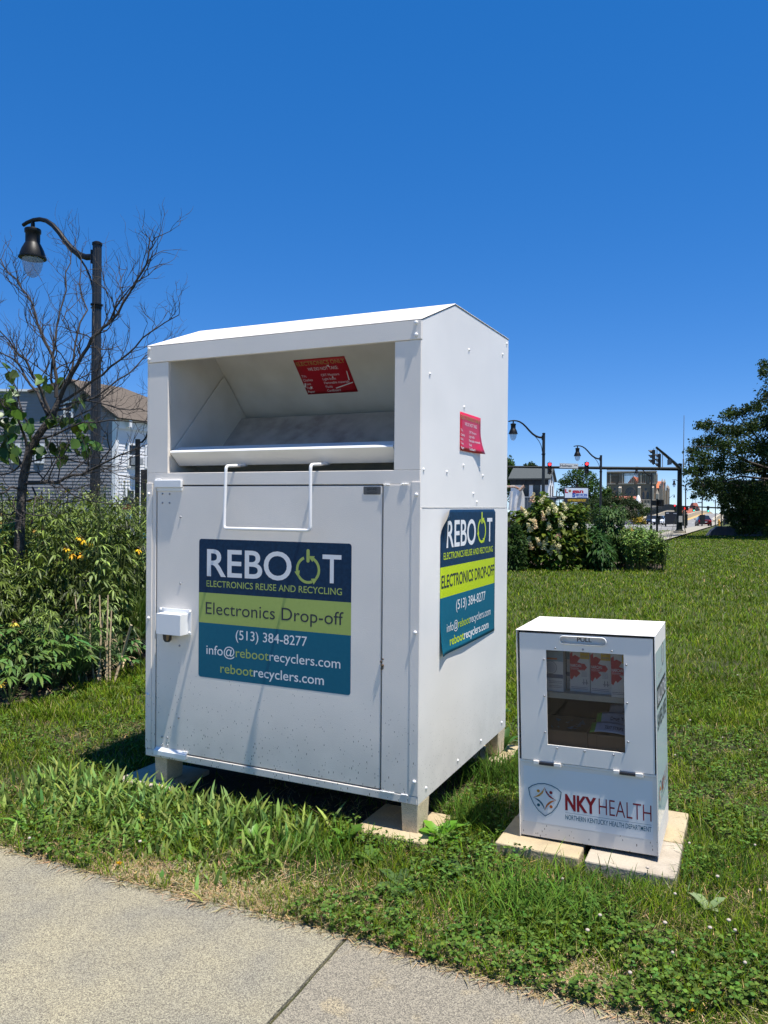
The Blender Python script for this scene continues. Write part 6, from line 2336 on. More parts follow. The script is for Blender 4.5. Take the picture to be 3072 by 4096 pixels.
for c, r0, r1 in ((222, 450, 760), (470, 450, 760), (890, 450, 760), (1175, 450, 800)):
    b = MB()
    x = X_(c)
    z1, z0_ = Z_(500), 0
    b.box(x - 0.9, x + 0.55, -1.7, -0.002, 0, z1)
    b.prism([(-1.7, z1 + 0.001), (-0.003, z1 + 0.001), (-0.003, Z_(452))], x - 0.9, x + 0.55)
    b.build('buttress', M_STONEL, t)
for c in (240, 510, 915, 1215, 1260):
    b = MB()
    x = X_(c)
    b.box(x - 0.28, x + 0.28, -0.5, -0.003, zl + 0.225, ztop - 1.6)
    b.taper((x, -0.25), ztop - 1.599, ztop - 0.2, 0.32, 0.25, 0.02, 0.02)
    b.build('pinnacle', M_STONEL, t)
# rose window
M_ROSE = mat('leaded_glass', (0.035, 0.04, 0.06), rough=0.2)
rx, rzc, rr = X_(682), Z_(600), 115 / 1090 * CW
b = MB()
f_ = fn_front(-0.03)
arc_band(b, (rx, rzc), 0.0, rr, 0, 360, f_, 0, 40)
rw = b.build('rose_window', M_ROSE, t)
b = MB()
arc_band(b, (rx, rzc), rr, rr + 0.5, 0, 360, fn_front(-0.25), 0, 40)
for q in (0.33, 0.66):
    arc_band(b, (rx, rzc), rr * q - 0.06, rr * q + 0.06, 0, 360, fn_front(-0.1), 0, 36)
for i in range(24):
    a = i * math.pi / 12
    ca, sa = math.cos(a), math.sin(a)
    w = 0.05
    poly(b, [(rx + rr * 0.2 * ca - w * sa, rzc + rr * 0.2 * sa + w * ca), (rx + rr * 0.2 * ca + w * sa, rzc + rr * 0.2 * sa - w * ca), (rx + rr * ca + w * sa, rzc + rr * sa - w * ca), (rx + rr * ca - w * sa, rzc + rr * sa + w * ca)], fn_front(-0.09))
b.build('tracery', M_STONE, rw)
for c0, c1, y0, y1 in ((268, 316, 575, 700), (358, 406, 575, 700), (945, 992, 585, 750), (1036, 1082, 585, 750)):
    b = MB()
    xa, xb, za, zb_ = X_(c0), X_(c1), Z_(y1), Z_(y0)
    xm = (xa + xb) / 2
    poly(b, [(xa, za), (xb, za), (xb, zb_ - 0.9), (xm + (xb - xm) * 0.6, zb_ - 0.3), (xm, zb_), (xm - (xb - xm) * 0.6, zb_ - 0.3), (xa, zb_ - 0.9)], fn_front(-0.03))
    b.build('lancet_window', M_ROSE, t)
for c, cy in ((338, 522), (1015, 530)):
    b = MB()
    arc_band(b, (X_(c), Z_(cy)), 0, 0.62, 0, 360, fn_front(-0.03), 0, 20)
    b.build('roundel', M_ROSE, t)
# nave roof seen through the screen, transept and pinnacles at the right
b = MB()
zg = Z_(225)
xm = X_(700)
b.prism([(X_(540), zl - 0.5), (xm, zg), (X_(860), zl - 0.5)], 6.0, 60, 'y')
b.build('nave_roof', M_OTILE, t)
b = MB()
b.prism([(X_(600), zl - 0.5), (xm, zg - 0.9), (X_(800), zl - 0.5)], 5.7, 5.98, 'y')
b.build('nave_gable', M_STONE, t)
b = MB()
b.box(-6, 0.6, 22, 34, 0, Z_(480))
b.box(-5, 2.4, 24, 33, 0, Z_(530))
b.build('transept', M_STONE, t)
b = MB()
b.prism([(22, Z_(478)), (28, Z_(310)), (34, Z_(478))], -6.0, 0.2)
b.build('transept_roof', M_OTILE, t)
for x, y, zt_ in ((0.3, 21.4, 250), (1.4, 23, 260), (2.5, 25, 380), (2.8, 29, 400), (-0.8, 21.4, 330)):
    b = MB()
    b.box(x - 0.5, x + 0.5, y - 0.5, y + 0.5, 0, Z_(zt_ + 90))
    b.taper((x, y), Z_(zt_ + 90) + 0.001, Z_(zt_), 0.6, 0.6, 0.03, 0.03)
    b.build('pinnacle', M_STONEL, t)
b = MB()
b.box(0.2, 1.6, -3, -1.6, 0, Z_(640))
b.taper((0.9, -2.3), Z_(640) + 0.001, Z_(540), 0.7, 0.7, 0.03, 0.03)
b.build('porch_turret', M_STONEL, t)

# low red-roofed buildings near it
def red_house(px0, px1, py_e, py_r, Y, label, wallm=M_STONE, rf=M_RTILE):
    a, c = at(px0, py_e, Y), at(px1, py_r, Y)
    t = empty('red_roofed_building', (a.x, Y, GZ), label, 'building')
    w = c.x - a.x
    b = MB()
    b.box(0, w, 0, 8, 0, a.z - GZ)
    b.build('wall', wallm, t)
    b = MB()
    b.prism([(-0.4, a.z - GZ - 0.05), (4, c.z - GZ), (8.4, a.z - GZ - 0.05)], -0.4, w + 0.4)
    b.build('roof', rf, t)
    return t


red_house(2438, 2552, 2000, 1984, 300, 'low red tiled roof below the rose window of the cathedral')
red_house(2664, 2712, 2030, 2019, 310, 'long low red roof left of the mast, beyond the bridge')
red_house(2738, 2790, 2060, 2034, 300, 'brick red building beside the pointed tower', mat('red_brick', (0.27, 0.10, 0.07), rough=0.9, noise=(2, (0.2, 0.07, 0.05), 0.6, 5)))
ty_ = 305
a, c = at(2772, 2050, ty_), at(2806, 2011, ty_)
t = empty('pointed_tower', ((a.x + c.x) / 2, ty_, GZ), 'red pointed tower roof with a thin finial, beyond the bridge', 'tower')
w = (c.x - a.x) / 2
b = MB()
b.taper((0, 3), 0, a.z - GZ, w, 2.5, w, 2.5)
b.build('wall', MATS['red_brick'], t)
b = MB()
b.taper((0, 3), a.z - GZ + 0.001, c.z - GZ, w * 1.1, 2.8, w * 0.42, 1.0)
b.build('roof', M_RTILE, t)
b = MB()
b.tube([(-0.6, 3, c.z - GZ), (-0.6, 3, c.z - GZ + 1.2)], 0.06, 5)
b.tube([(0.5, 3, c.z - GZ), (0.5, 3, c.z - GZ + 2.2)], 0.06, 5)
b.build('finial', M_DTRIM, t)
b = MB()
b.prism([(-0.8, a.z - GZ + 0.2), (0.8, a.z - GZ + 0.2), (0.8, a.z - GZ + 1.4), (0, a.z - GZ + 2.2), (-0.8, a.z - GZ + 1.4)], -0.1, 0.9, 'y')
b.build('dormer', M_SLATE, t)
# pale cone-shaped thing by the cathedral terrace
c = at(2553, 2004, 260)
b = MB()
b.lathe([(1.1, -1.0), (0.9, 0.2), (0.5, 1.4), (0.25, 1.9), (0, 2.0)], n=12)
o = b.build('folded_parasol', M_WHW)
o.location = c
tag(o, 'white folded parasol shape on the terrace in front of the cathedral', 'parasol')
b = MB()
ta, tb2 = at(2562, 1999, 255), at(2650, 2012, 255)
b.box(0, tb2.x - ta.x, 0, 3, 0, tb2.z - GZ)
for q in range(8):
    b.box(q * 1.0, q * 1.0 + 0.12, -0.2, -0.05, tb2.z - GZ, ta.z - GZ - 0.1)
b.box(0, tb2.x - ta.x, -0.2, -0.05, ta.z - GZ - 0.099, ta.z - GZ + 0.1)
o = b.build('terrace', M_STONEL)
o.location = (ta.x, 255, GZ)
tag(o, 'pale terrace with a railing at the foot of the cathedral', 'terrace')

# pale building with a round canopy under the big tree
ry = 62
a = at(2938, 2140, ry)
t = empty('pale_building', (a.x, ry, GZ), 'pale building with a round canopy, in the shade of the big tree', 'building', rz=-math.atan2(RD.x, RD.y))
k = ry / F_PX
b = MB()
b.box(0, 14, 0.5, 12, 0, 3.7)
b.build('wall', mat('pale_stucco', (0.36, 0.33, 0.28), rough=0.9), t)
b = MB()
rc = 92 * k
zc0 = at(2920, 2014, ry).z - GZ
b.lathe([(0.3, zc0), (rc * 0.8, zc0 + 0.1), (rc, zc0 + 0.55)], (0.55, 1.6, 0), 28)
b.build('canopy', M_WHW, t)
b = MB()
b.lathe([(rc + 0.1, zc0 + 0.56), (rc + 0.1, zc0 + 0.66), (rc * 0.55, zc0 + 1.5), (0, zc0 + 1.7)], (0.55, 1.6, 0), 28)
b.build('canopy_roof', M_DTRIM, t)
b = MB()
b.tube([(-1.0, 1.0, 0), (-1.0, 1.0, zc0 + 0.15)], 0.05, 6)
b.build('post', M_LAMP, t)
b = MB()
b.box(-0.4, 14.5, 0.1, 12.5, 3.705, 4.3)
b.build('roof', M_DTRIM, t)
# low dark retaining wall in front of it
wy = 56
a, c = at(2832, 2137, wy), at(2990, 2106, wy)
b = MB()
b.prism([(0, 0), (6.5, 0), (6.5, c.z - GZ), (0.75, c.z - GZ), (0.35, c.z - GZ - 0.25)], 0, 0.5, 'y')
o = b.build('retaining_wall', mat('blue_grey_block', (0.08, 0.09, 0.115), rough=0.85, noise=(3, (0.055, 0.06, 0.08), 0.7, 5)))
o.location = (a.x, wy, GZ)
tag(o, 'low blue grey wall at the lawn edge under the big tree', 'wall')

# ================================================================== grey clapboard house behind the flower bed
M_SIDING = mat('grey_clapboard', (0.24, 0.24, 0.255), rough=0.8, noise=(3, (0.20, 0.20, 0.215), 0.6, 5))
M_SIDEW = mat('sunlit_clapboard', (0.74, 0.74, 0.75), rough=0.75, noise=(3, (0.66, 0.66, 0.67), 0.6, 5))  # same siding as the grey wall, lightened for the sun on this wing
M_SHING = mat('brown_shingle', (0.115, 0.09, 0.07), rough=0.95, noise=(9, (0.17, 0.14, 0.11), 0.8, 7), noise2=(40, (0.07, 0.055, 0.045), 0.6, 3))
GY_ = 35.0
cor = at(460, 1900, GY_)
hs_ = empty('clapboard_house', (cor.x, GY_, GZ), 'grey clapboard house with a brown shingle roof behind the bare tree', 'house')
zz = lambda py: at(460, py, GY_).z - GZ
xx = lambda px: at(px, 1700, GY_).x - cor.x
zeave, zpk, zflat = zz(1668), at(282, 1529, GY_).z - GZ, at(150, 1567, GY_).z - GZ
xpk, xl = xx(282), xx(-260)
b = MB()
row = 0.145
i = 0
zc_ = 0.0
while zc_ < zpk - 0.05:
    z0, z1 = zc_, min(zc_ + row, zpk)
    zm = (z0 + z1) / 2
    xr = 0.0 if zm < zeave else xpk * (zm - zeave) / (zpk - zeave)
    xa = xl if zm < zflat else xpk - (0 - xpk) * (1 - (zm - zeave) / (zpk - zeave)) * 1.0
    if zm >= zflat:
        xa = xpk + (xpk) * (1 - (zm - zeave) / (zpk - zeave))
    if xr > xa:
        b.add([(xa, -0.022, z0), (xr, -0.022, z0), (xr, -0.004, z1), (xa, -0.004, z1), (xa, 0.02, z0), (xr, 0.02, z0)], [(0, 1, 2, 3), (0, 4, 5, 1)])
    zc_ += row
b.add([(xl, 0.03, 0), (0, 0.03, 0), (0, 0.03, zeave), (xpk, 0.03, zpk), (xpk * 1.35, 0.03, zflat), (xl, 0.03, zflat)], [(0, 1, 2, 3, 4, 5)])
b.build('wall', M_SIDING, hs_)
rw_ = Vector((0.55, 0.835, 0)).normalized()          # the sunny wall recedes this way
side = bpy.data.objects.new('sunny_wing', None)
COL.objects.link(side)
side.parent = hs_
side.rotation_euler = (0, 0, math.atan2(rw_.y, rw_.x))
b = MB()
zc_ = 0.0
while zc_ < zeave - 0.01:
    z1 = min(zc_ + row, zeave)
    b.add([(0.0, -0.022, zc_), (9, -0.022, zc_), (9, -0.004, z1), (0.0, -0.004, z1), (0, 0.02, zc_), (9, 0.02, zc_)], [(0, 1, 2, 3), (0, 4, 5, 1)])
    zc_ += row
b.add([(0, 0.03, 0), (9, 0.03, 0), (9, 0.03, zeave), (0, 0.03, zeave)], [(0, 1, 2, 3)])
b.build('wall', M_SIDEW, side)
M_WTRIM = mat('white_house_trim', (0.78, 0.78, 0.77), rough=0.6)
b = MB()
b.box(-0.04, 0.14, -0.06, -0.024, 0, zeave - 0.5)
b.box(-0.05, 9, -0.10, -0.024, zeave - 0.50, zeave - 0.06)
for q in range(7):
    b.box(0.5 + q * 1.25, 0.66 + q * 1.25, -0.32, -0.101, zeave - 0.42, zeave - 0.07)
b.build('trim', M_WTRIM, side)
b = MB()
b.box(-0.13, 0.03, -0.05, -0.024, 0, zeave - 0.2)
b.build('corner_board', M_WTRIM, hs_)
# windows: along the sunny wing and on the grey wall
def sx_(px, py):       # distance along the sunny wing for a pixel column
    d = ray(px, py)
    # solve cor + rw_*s with the ray in plan
    k = (cor.x * d.y - GY_ * d.x) / (d.x * rw_.y - d.y * rw_.x)
    return k
def sz_(px, py):
    s_ = sx_(px, py)
    return at(px, py, GY_ + rw_.y * s_).z - GZ
for (p0, p1, q0, q1) in ((513, 541, 1864, 1780), (515, 541, 1710, 1690), (505, 531, 2024, 1962), (583, 610, 1866, 1785), (560, 588, 2024, 1962)):
    win(side, sx_(p0, q0), sx_(p1, q0), sz_(p0, q0), sz_(p0, q1), -0.024, M_WTRIM, 'y')
b = MB()
xa, za = sx_(514, 1850), sz_(514, 1862)
b.box(xa + 0.05, xa + 0.5, -0.42, -0.08, za + 0.03, za + 0.36)
for q in range(5):
    b.box(xa + 0.08, xa + 0.47, -0.428, -0.421, za + 0.07 + q * 0.055, za + 0.10 + q * 0.055)
b.build('air_conditioner', mat('ac_grey', (0.42, 0.42, 0.41), rough=0.6), side)
for (p0, p1, q0, q1) in ((264, 286, 1686, 1614), (56, 74, 1848, 1786), (150, 172, 1848, 1786)):
    win(hs_, xx(p0), xx(p1), zz(q0), zz(q1), -0.024, M_WTRIM, 'y')
# roof: shingled slope over the sunny wing, dark verge on the gable
P_ = Vector((xpk, -0.30, zpk + 0.12))
slope = Vector((0 - xpk, 0, zeave - zpk))
C_ = Vector((0.22, -0.30, zeave - 0.17 + 0.12))
R_ = P_ + rw_ * 2.9
E_ = Vector((0.42, -0.2, zeave - 0.10)) + rw_ * 7.6
b = MB()
n_ = Vector((0.55, -0.2, 0.75)).normalized() * 0.08
q = [P_, R_, E_, C_]
b.add([tuple(p) for p in q] + [tuple(p - n_) for p in q], [(0, 1, 2, 3), (4, 7, 6, 5)] + [(i, (i + 1) % 4, 4 + (i + 1) % 4, 4 + i) for i in range(4)])
P2 = [P_, Vector((xpk * 1.9, -0.3, zflat + 0.02)), Vector((xpk * 1.9, 4, zflat + 0.02)), R_]
b.add([tuple(p) for p in P2] + [tuple(p - Vector((0, 0, 0.08))) for p in P2], [(0, 1, 2, 3), (4, 7, 6, 5)] + [(i, (i + 1) % 4, 4 + (i + 1) % 4, 4 + i) for i in range(4)])
b.build('roof', M_SHING, hs_)
b = MB()
b.box(xl, xpk * 1.36, -0.10, 0.2, zflat, zflat + 0.10)
b.build('parapet_cap', M_WTRIM, hs_)
# black post with a curved arm and a dark board before the sunny wing
py_ = 24
pt = at(551, 1757, py_)
t = empty('iron_post', (pt.x, py_, GZ), 'black iron post with a curved arm, before the sunny side of the clapboard house', 'post')
b = MB()
b.tube([(0, 0, 0), (0, 0, pt.z - GZ)], 0.075, 10)
b.build('post', M_LAMP, t)
b = MB()
b.tube([(0, 0, pt.z - GZ - 0.12), (0.14, 0, pt.z - GZ - 0.08), (0.25, 0, pt.z - GZ + 0.05), (0.33, 0, pt.z - GZ + 0.28), (0.5, 0, pt.z - GZ + 0.5)], 0.03, 8)
b.build('arm', M_LAMP, t)
by_ = 22
a, c = at(563, 1878, by_), at(640, 2080, by_)
b = MB()
b.box(0, c.x - a.x, 0, 0.06, 0, a.z - GZ)
o = b.build('dark_screen', mat('black_board', (0.012, 0.012, 0.014), rough=0.7), bevel=0.004)
o.location = (a.x, by_, GZ)
tag(o, 'tall black board showing between the iron post and the bin', 'board')
oc = at(513, 2040, 20)
t = empty('oval_yard_sign', (oc.x, 20, oc.z), 'oval yard sign with a dark frame, behind the flower bed', 'sign')
b = MB()
arc_band(b, (0, 0), 0.0, 0.26, 0, 360, lambda u, v: (u * 0.72, -0.012, v * 1.15), 0, 28)
b.add([(-0.12, -0.014, 0.02), (0.08, -0.014, 0.02), (0.08, -0.014, 0.14), (-0.06, -0.014, 0.16)], [(0, 1, 2, 3)], 1)
b.add([(-0.14, -0.014, -0.24), (0.10, -0.014, -0.24), (0.14, -0.014, -0.02), (-0.15, -0.014, -0.02)], [(0, 1, 2, 3)], 2)
b.build('panel', [mat('cream_print', (0.55, 0.45, 0.30), rough=0.5), mat('dull_red_print', (0.35, 0.02, 0.03), rough=0.5), mat('sky_blue_print', (0.22, 0.42, 0.62), rough=0.5)], t)
b = MB()
n = 28
b.tube([(0.25 * 0.78 * math.cos(i * 2 * math.pi / n), -0.01, 0.27 * 1.18 * math.sin(i * 2 * math.pi / n)) for i in range(n + 1)], 0.035, 6, caps=False)
b.build('frame', M_DTRIM, t)
b = MB()
b.box(-0.03, 0.03, 0.0, 0.03, -oc.z + GZ, -0.30)
b.build('stake', M_DTRIM, t)
a = at(584, 2092, 14)
b = MB()
b.lathe([(0.20, 0), (0.22, 0.9), (0.235, 0.91), (0.235, 0.96), (0.20, 1.02), (0.0, 1.04)], n=16)
o = b.build('turquoise_bin', mat('turquoise_plastic', (0.05, 0.45, 0.60), rough=0.4))
o.location = (a.x + 0.17, 14, GZ)
tag(o, 'turquoise bin just showing between the flower bed and the donation bin', 'bin')

# ================================================================== bare tree in the bed
TYb = 7.4
tb = at(78, 2390, TYb)
tree = empty('bare_tree', (tb.x, TYb, GZ), 'nearly bare small tree with a few heart shaped leaves, in the flower bed', 'tree')
o0 = Vector((tb.x, TYb, GZ))
def tp(px, py, dy=0.0):
    return at(px, py, TYb + dy) - o0
trunk = [Vector((0, 0, -0.05)), tp(74, 2250), tp(80, 2100), tp(92, 1920), tp(118, 1800), tp(165, 1725), tp(210, 1665), tp(238, 1595)]
b = MB()
b.tube(trunk, [0.062, 0.050, 0.045, 0.041, 0.038, 0.035, 0.032, 0.026], 10)
b.build('trunk', mat('lichen_bark', (0.045, 0.036, 0.030), rough=0.95, noise=(24, (0.16, 0.14, 0.12), 0.75, 6), noise2=(9, (0.04, 0.032, 0.028), 0.7, 4), bump=(50, 0.012, 5)), tree)
LIMBS = [([(240, 1592), (262, 1540), (285, 1500), (330, 1420), (365, 1355), (395, 1332), (440, 1290), (490, 1215), (540, 1130), (590, 1050), (612, 985), (622, 950)], 0.028, -0.3),
         ([(365, 1355), (430, 1300), (460, 1235), (500, 1180), (560, 1120), (610, 1010)], 0.014, -0.5),
         ([(225, 1590), (228, 1520), (215, 1440), (190, 1385), (165, 1325), (140, 1250), (110, 1180), (70, 1120), (20, 1075), (-20, 1020)], 0.024, 0.2),
         ([(215, 1560), (208, 1460), (222, 1370), (238, 1250), (265, 1160), (262, 1090), (285, 1010), (240, 960)], 0.015, 0.4),
         ([(200, 1650), (165, 1560), (130, 1500), (105, 1440), (60, 1400), (20, 1345), (-40, 1280)], 0.022, -0.2),
         ([(190, 1660), (150, 1570), (100, 1505), (60, 1440), (20, 1420), (-60, 1370)], 0.020, 0.5),
         ([(235, 1600), (290, 1470), (320, 1290), (350, 1240), (318, 1140), (325, 1030), (300, 950)], 0.014, 0.6),
         ([(245, 1610), (300, 1575), (360, 1530), (410, 1500), (480, 1440), (540, 1390), (600, 1330), (660, 1290), (715, 1260)], 0.018, -0.4),
         ([(230, 1640), (300, 1620), (380, 1590), (470, 1520), (550, 1460), (610, 1400), (680, 1360)], 0.015, 0.5),
         ([(240, 1625), (330, 1600), (430, 1620), (520, 1640), (600, 1650)], 0.012, -0.3),
         ([(140, 1760), (220, 1740), (330, 1690), (440, 1680), (540, 1690), (600, 1700)], 0.014, -0.5),
         ([(92, 1930), (160, 1930), (230, 1930), (290, 1900), (350, 1885), (420, 1850), (480, 1820), (560, 1790)], 0.026, -0.4),
         ([(350, 1885), (390, 1870), (440, 1800), (430, 1740), (395, 1690)], 0.010, -0.5),
         ([(92, 1880), (60, 1800), (20, 1780), (-40, 1770)], 0.02, 0.3),
         ([(110, 1810), (80, 1700), (40, 1640), (0, 1600), (-40, 1560)], 0.018, -0.3),
         ([(85, 1960), (40, 1950), (0, 1975), (-30, 1960)], 0.016, -0.4),
         ([(100, 1850), (180, 1830), (280, 1840), (380, 1860), (470, 1900), (560, 1930)], 0.010, 0.3),
         ([(235, 1930), (310, 1990), (400, 2010), (500, 2020), (580, 2010)], 0.008, -0.6),
         ([(130, 1950), (140, 2010), (135, 2060)], 0.012, -0.5),
         ([(88, 2010), (150, 1990), (230, 2020), (310, 2005), (380, 1985)], 0.010, -0.5),
         ([(85, 2040), (140, 2060), (200, 2050), (260, 2080)], 0.009, -0.6),
         ([(90, 1900), (150, 1890), (220, 1950), (300, 1960), (380, 1930)], 0.011, -0.3),
         ([(80, 2030), (40, 2060), (0, 2050), (-30, 2070)], 0.011, -0.4),
         ([(100, 1840), (60, 1880), (10, 1900), (-40, 1880)], 0.012, 0.2),
         ([(130, 1770), (90, 1650), (70, 1560), (30, 1480), (-10, 1430)], 0.013, 0.4),
         ([(170, 1720), (260, 1690), (360, 1640), (450, 1560), (520, 1500)], 0.012, 0.2),
         ([(85, 1990), (50, 2000), (60, 2040), (100, 2070)], 0.011, -0.5)]
limbs_mb, twig_mb = MB(), MB()


def twig(p, d, L, r, lvl):
    pts = [p]
    n = 5 if lvl < 2 else 4
    q = p.copy()
    for i in range(n):
        d = (d + Vector((rnd.gauss(0, 0.26), rnd.gauss(0, 0.22), rnd.gauss(0.08, 0.20)))).normalized()
        q = q + d * L / n
        pts.append(q.copy())
    twig_mb.tube(pts, [r * (1 - 0.65 * i / n) for i in range(n + 1)], 4 if r < 0.004 else 5, caps=False)
    if lvl < 3:
        for i in range(1, n + 1):
            if rnd.random() < (0.5 if lvl < 2 else 0.35):
                e = (d + Vector((rnd.gauss(0, 0.6), rnd.gauss(0, 0.6), rnd.gauss(0.3, 0.35)))).normalized()
                twig(pts[i], e, L * rnd.uniform(0.5, 0.85), max(0.0016, r * 0.7), lvl + 1)


for pts, r, dy in LIMBS:
    n = len(pts)
    P = [tp(px, py, dy * (i / (n - 1)) + rnd.uniform(-0.02, 0.02)) for i, (px, py) in enumerate(pts)]
    F = []
    for i in range(n - 1):        # crooked between the points
        F.append(P[i])
        m = P[i].lerp(P[i + 1], 0.5)
        F.append(m + Vector((rnd.gauss(0, 0.010), rnd.gauss(0, 0.01), rnd.gauss(0, 0.010))))
    F.append(P[-1])
    k = len(F)
    limbs_mb.tube(F, [0.70 * r * (1 - 0.82 * i / (k - 1)) + 0.0015 for i in range(k)], 7, caps=False)
    for i in range(2, k):
        for _ in range(1 if rnd.random() < 0.92 else 2):
            d = (F[i] - F[i - 1]).normalized()
            e = (d * 0.9 + Vector((rnd.gauss(0, 0.55), rnd.gauss(0, 0.5), rnd.gauss(0.25, 0.4)))).normalized()
            twig(F[i], e, rnd.uniform(0.25, 0.60) * (1.0 - 0.55 * i / k), max(0.0030, r * 0.30 * (1 - 0.5 * i / k)), 1)
limbs_mb.build('limb', mat('twig_bark', (0.050, 0.042, 0.037), rough=0.95), tree)
twig_mb.build('twigs', MATS['twig_bark'], tree)['kind'] = 'stuff'
nm = NM()
pos = []
for px, py, k, sp in ((35, 1485, 4, 14), (30, 1560, 8, 26), (40, 1650, 14, 40), (20, 1720, 16, 45), (60, 1700, 8, 30), (170, 1515, 3, 10), (180, 1535, 4, 14), (258, 1515, 2, 8), (195, 1665, 9, 22), (240, 1690, 7, 22), (130, 1690, 6, 30), (310, 1605, 6, 16), (300, 1685, 5, 16), (345, 1690, 5, 14), (340, 1770, 16, 26), (95, 1740, 6, 30), (190, 1790, 8, 30), (250, 1800, 7, 24), (160, 1780, 6, 22), (5, 1600, 5, 16), (15, 1800, 10, 40), (60, 1780, 6, 24)):
    for _ in range(k):
        pos.append(tp(px + rnd.gauss(0, sp * 0.6), py + rnd.gauss(0, sp * 0.6), rnd.gauss(0, 0.15)))
pos = np.array([tuple(p) for p in pos])
n = len(pos)
D = rng.normal(size=(n, 3)) * 0.7
D[:, 2] -= 0.8
U = rng.normal(size=(n, 3)) + np.array([0.1, -0.9, 0.6])
leaves(nm, pos, D, U, 0.075 + 0.05 * rng.random(n), 0.085 + 0.05 * rng.random(n), vary((0.085, 0.15, 0.022), n, 0.35), 0.15, 0.2, 0.42)
nm.build('leaves', M_LEAF, tree)

# ================================================================== flower bed on the left
M_PLANT = mat('perennial_leaf', attr='tint', rough=0.5, spec=0.35, transl=0.12)


def nm_tube(nm, pts, r, col):
    pts = np.array(pts, float)
    k = len(pts)
    vs = []
    for i, p in enumerate(pts):
        rr = r * (1 - 0.5 * i / k)
        for j in range(3):
            a = j * 2.0944
            vs.append([p[0] + rr * math.cos(a), p[1] + rr * math.sin(a), p[2]])
    q = []
    for i in range(k - 1):
        for j in range(3):
            q.append([i * 3 + j, i * 3 + (j + 1) % 3, (i + 1) * 3 + (j + 1) % 3, (i + 1) * 3 + j])
    nm.add(np.array(vs), np.tile(np.array(col)[None, :], (len(vs), 1)), None, np.array(q))


def perennial(h, seed, flower=False, wide=1.0, pale=1.0):
    """upright stalk with whorls of narrow drooping lobed leaves, drying towards the foot; side stems near the top"""
    global rng
    r0 = random.Random(seed)
    nm = NM()
    stems = [((0, 0), h)]
    for _ in range(r0.choice((1, 2, 2))):
        stems.append(((r0.uniform(-.07, .07), r0.uniform(-.07, .07)), h * r0.uniform(0.7, 0.98)))
    tips = []
    for (sx0, sy0), hh in stems:
        a = r0.random() * 6.28
        ln = r0.uniform(0.02, 0.16)
        pts = [(sx0 + math.cos(a) * ln * t * t, sy0 + math.sin(a) * ln * t * t, hh * t) for t in np.linspace(0, 1, 7)]
        nm_tube(nm, pts, 0.005, (0.11, 0.13, 0.035))
        nn = int(hh / 0.046)
        Ps, Ds, Us, Ls, Ws, Cs = [], [], [], [], [], []
        for i in range(nn):
            t = 0.12 + 0.88 * i / nn
            x, y = sx0 + math.cos(a) * ln * t * t, sy0 + math.sin(a) * ln * t * t
            an = i * 2.4 + r0.random()
            size = (1.0 - 0.55 * t) * wide
            pet = 0.05 * size + 0.02
            cx, cy, cz = x + math.cos(an) * pet, y + math.sin(an) * pet, hh * t + 0.02
            dead = r0.random() < (0.75 - t * 1.6)
            for q in ((-0.9, 0.8), (-0.4, 1.0), (0.05, 1.15), (0.5, 1.0), (0.95, 0.8)) if size > 0.5 else ((-0.5, 0.9), (0.0, 1.1), (0.5, 0.9)):
                aa = an + q[0] + r0.gauss(0, 0.12)
                Ps.append((cx, cy, cz))
                Ds.append((math.cos(aa), math.sin(aa), r0.gauss(-0.05, 0.45)))
                Us.append((r0.gauss(0, 0.3), r0.gauss(0, 0.3), 1))
                Ls.append((0.068 + 0.045 * size) * q[1] * r0.uniform(0.8, 1.15))
                Ws.append(0.020 * (0.7 + 0.5 * size))
                base = (0.30, 0.23, 0.13) if dead else ((0.060 + 0.095 * t) * pale, (0.096 + 0.12 * t) * pale, 0.034 * pale * pale)  # green darkens towards the foot to stand for shade among the stalks
                f = max(0.3, r0.gauss(1, 0.36))
                Cs.append([max(0.01, c * f) for c in base])
        leaves(nm, np.array(Ps), np.array(Ds), np.array(Us), np.array(Ls), np.array(Ws), np.array(Cs), 0.3, 0.6, 0.5)
        tips.append(pts[-1])
        n_b = 4
        Pb = np.array([pts[-1]] * n_b) + rng.normal(size=(n_b, 3)) * np.array([0.03, 0.03, 0.015])
        cards(nm, Pb, np.full(n_b, 0.022), vary((0.20, 0.25, 0.05), n_b, 0.2))
    return nm, tips


def flower_mesh(nm, c, col=(0.80, 0.42, 0.006)):
    n = 9
    a = np.arange(n) * 2 * np.pi / n + rng.random() * 2
    leaves(nm, np.tile(np.array(c), (n, 1)), np.stack([np.cos(a), np.sin(a), -0.7 + 0.5 * rng.normal(size=n)], 1), np.tile([0, 0, 1.0], (n, 1)), 0.034 + 0.014 * rng.random(n), 0.018, vary(col, n, 0.2, 0.08), 0.1, 0.35, 0.55)
    cards(nm, np.tile(np.array(c) + [0, 0, 0.012], (8, 1)) + rng.normal(size=(8, 3)) * 0.006, np.full(8, 0.022), vary((0.10, 0.05, 0.02), 8, 0.3))


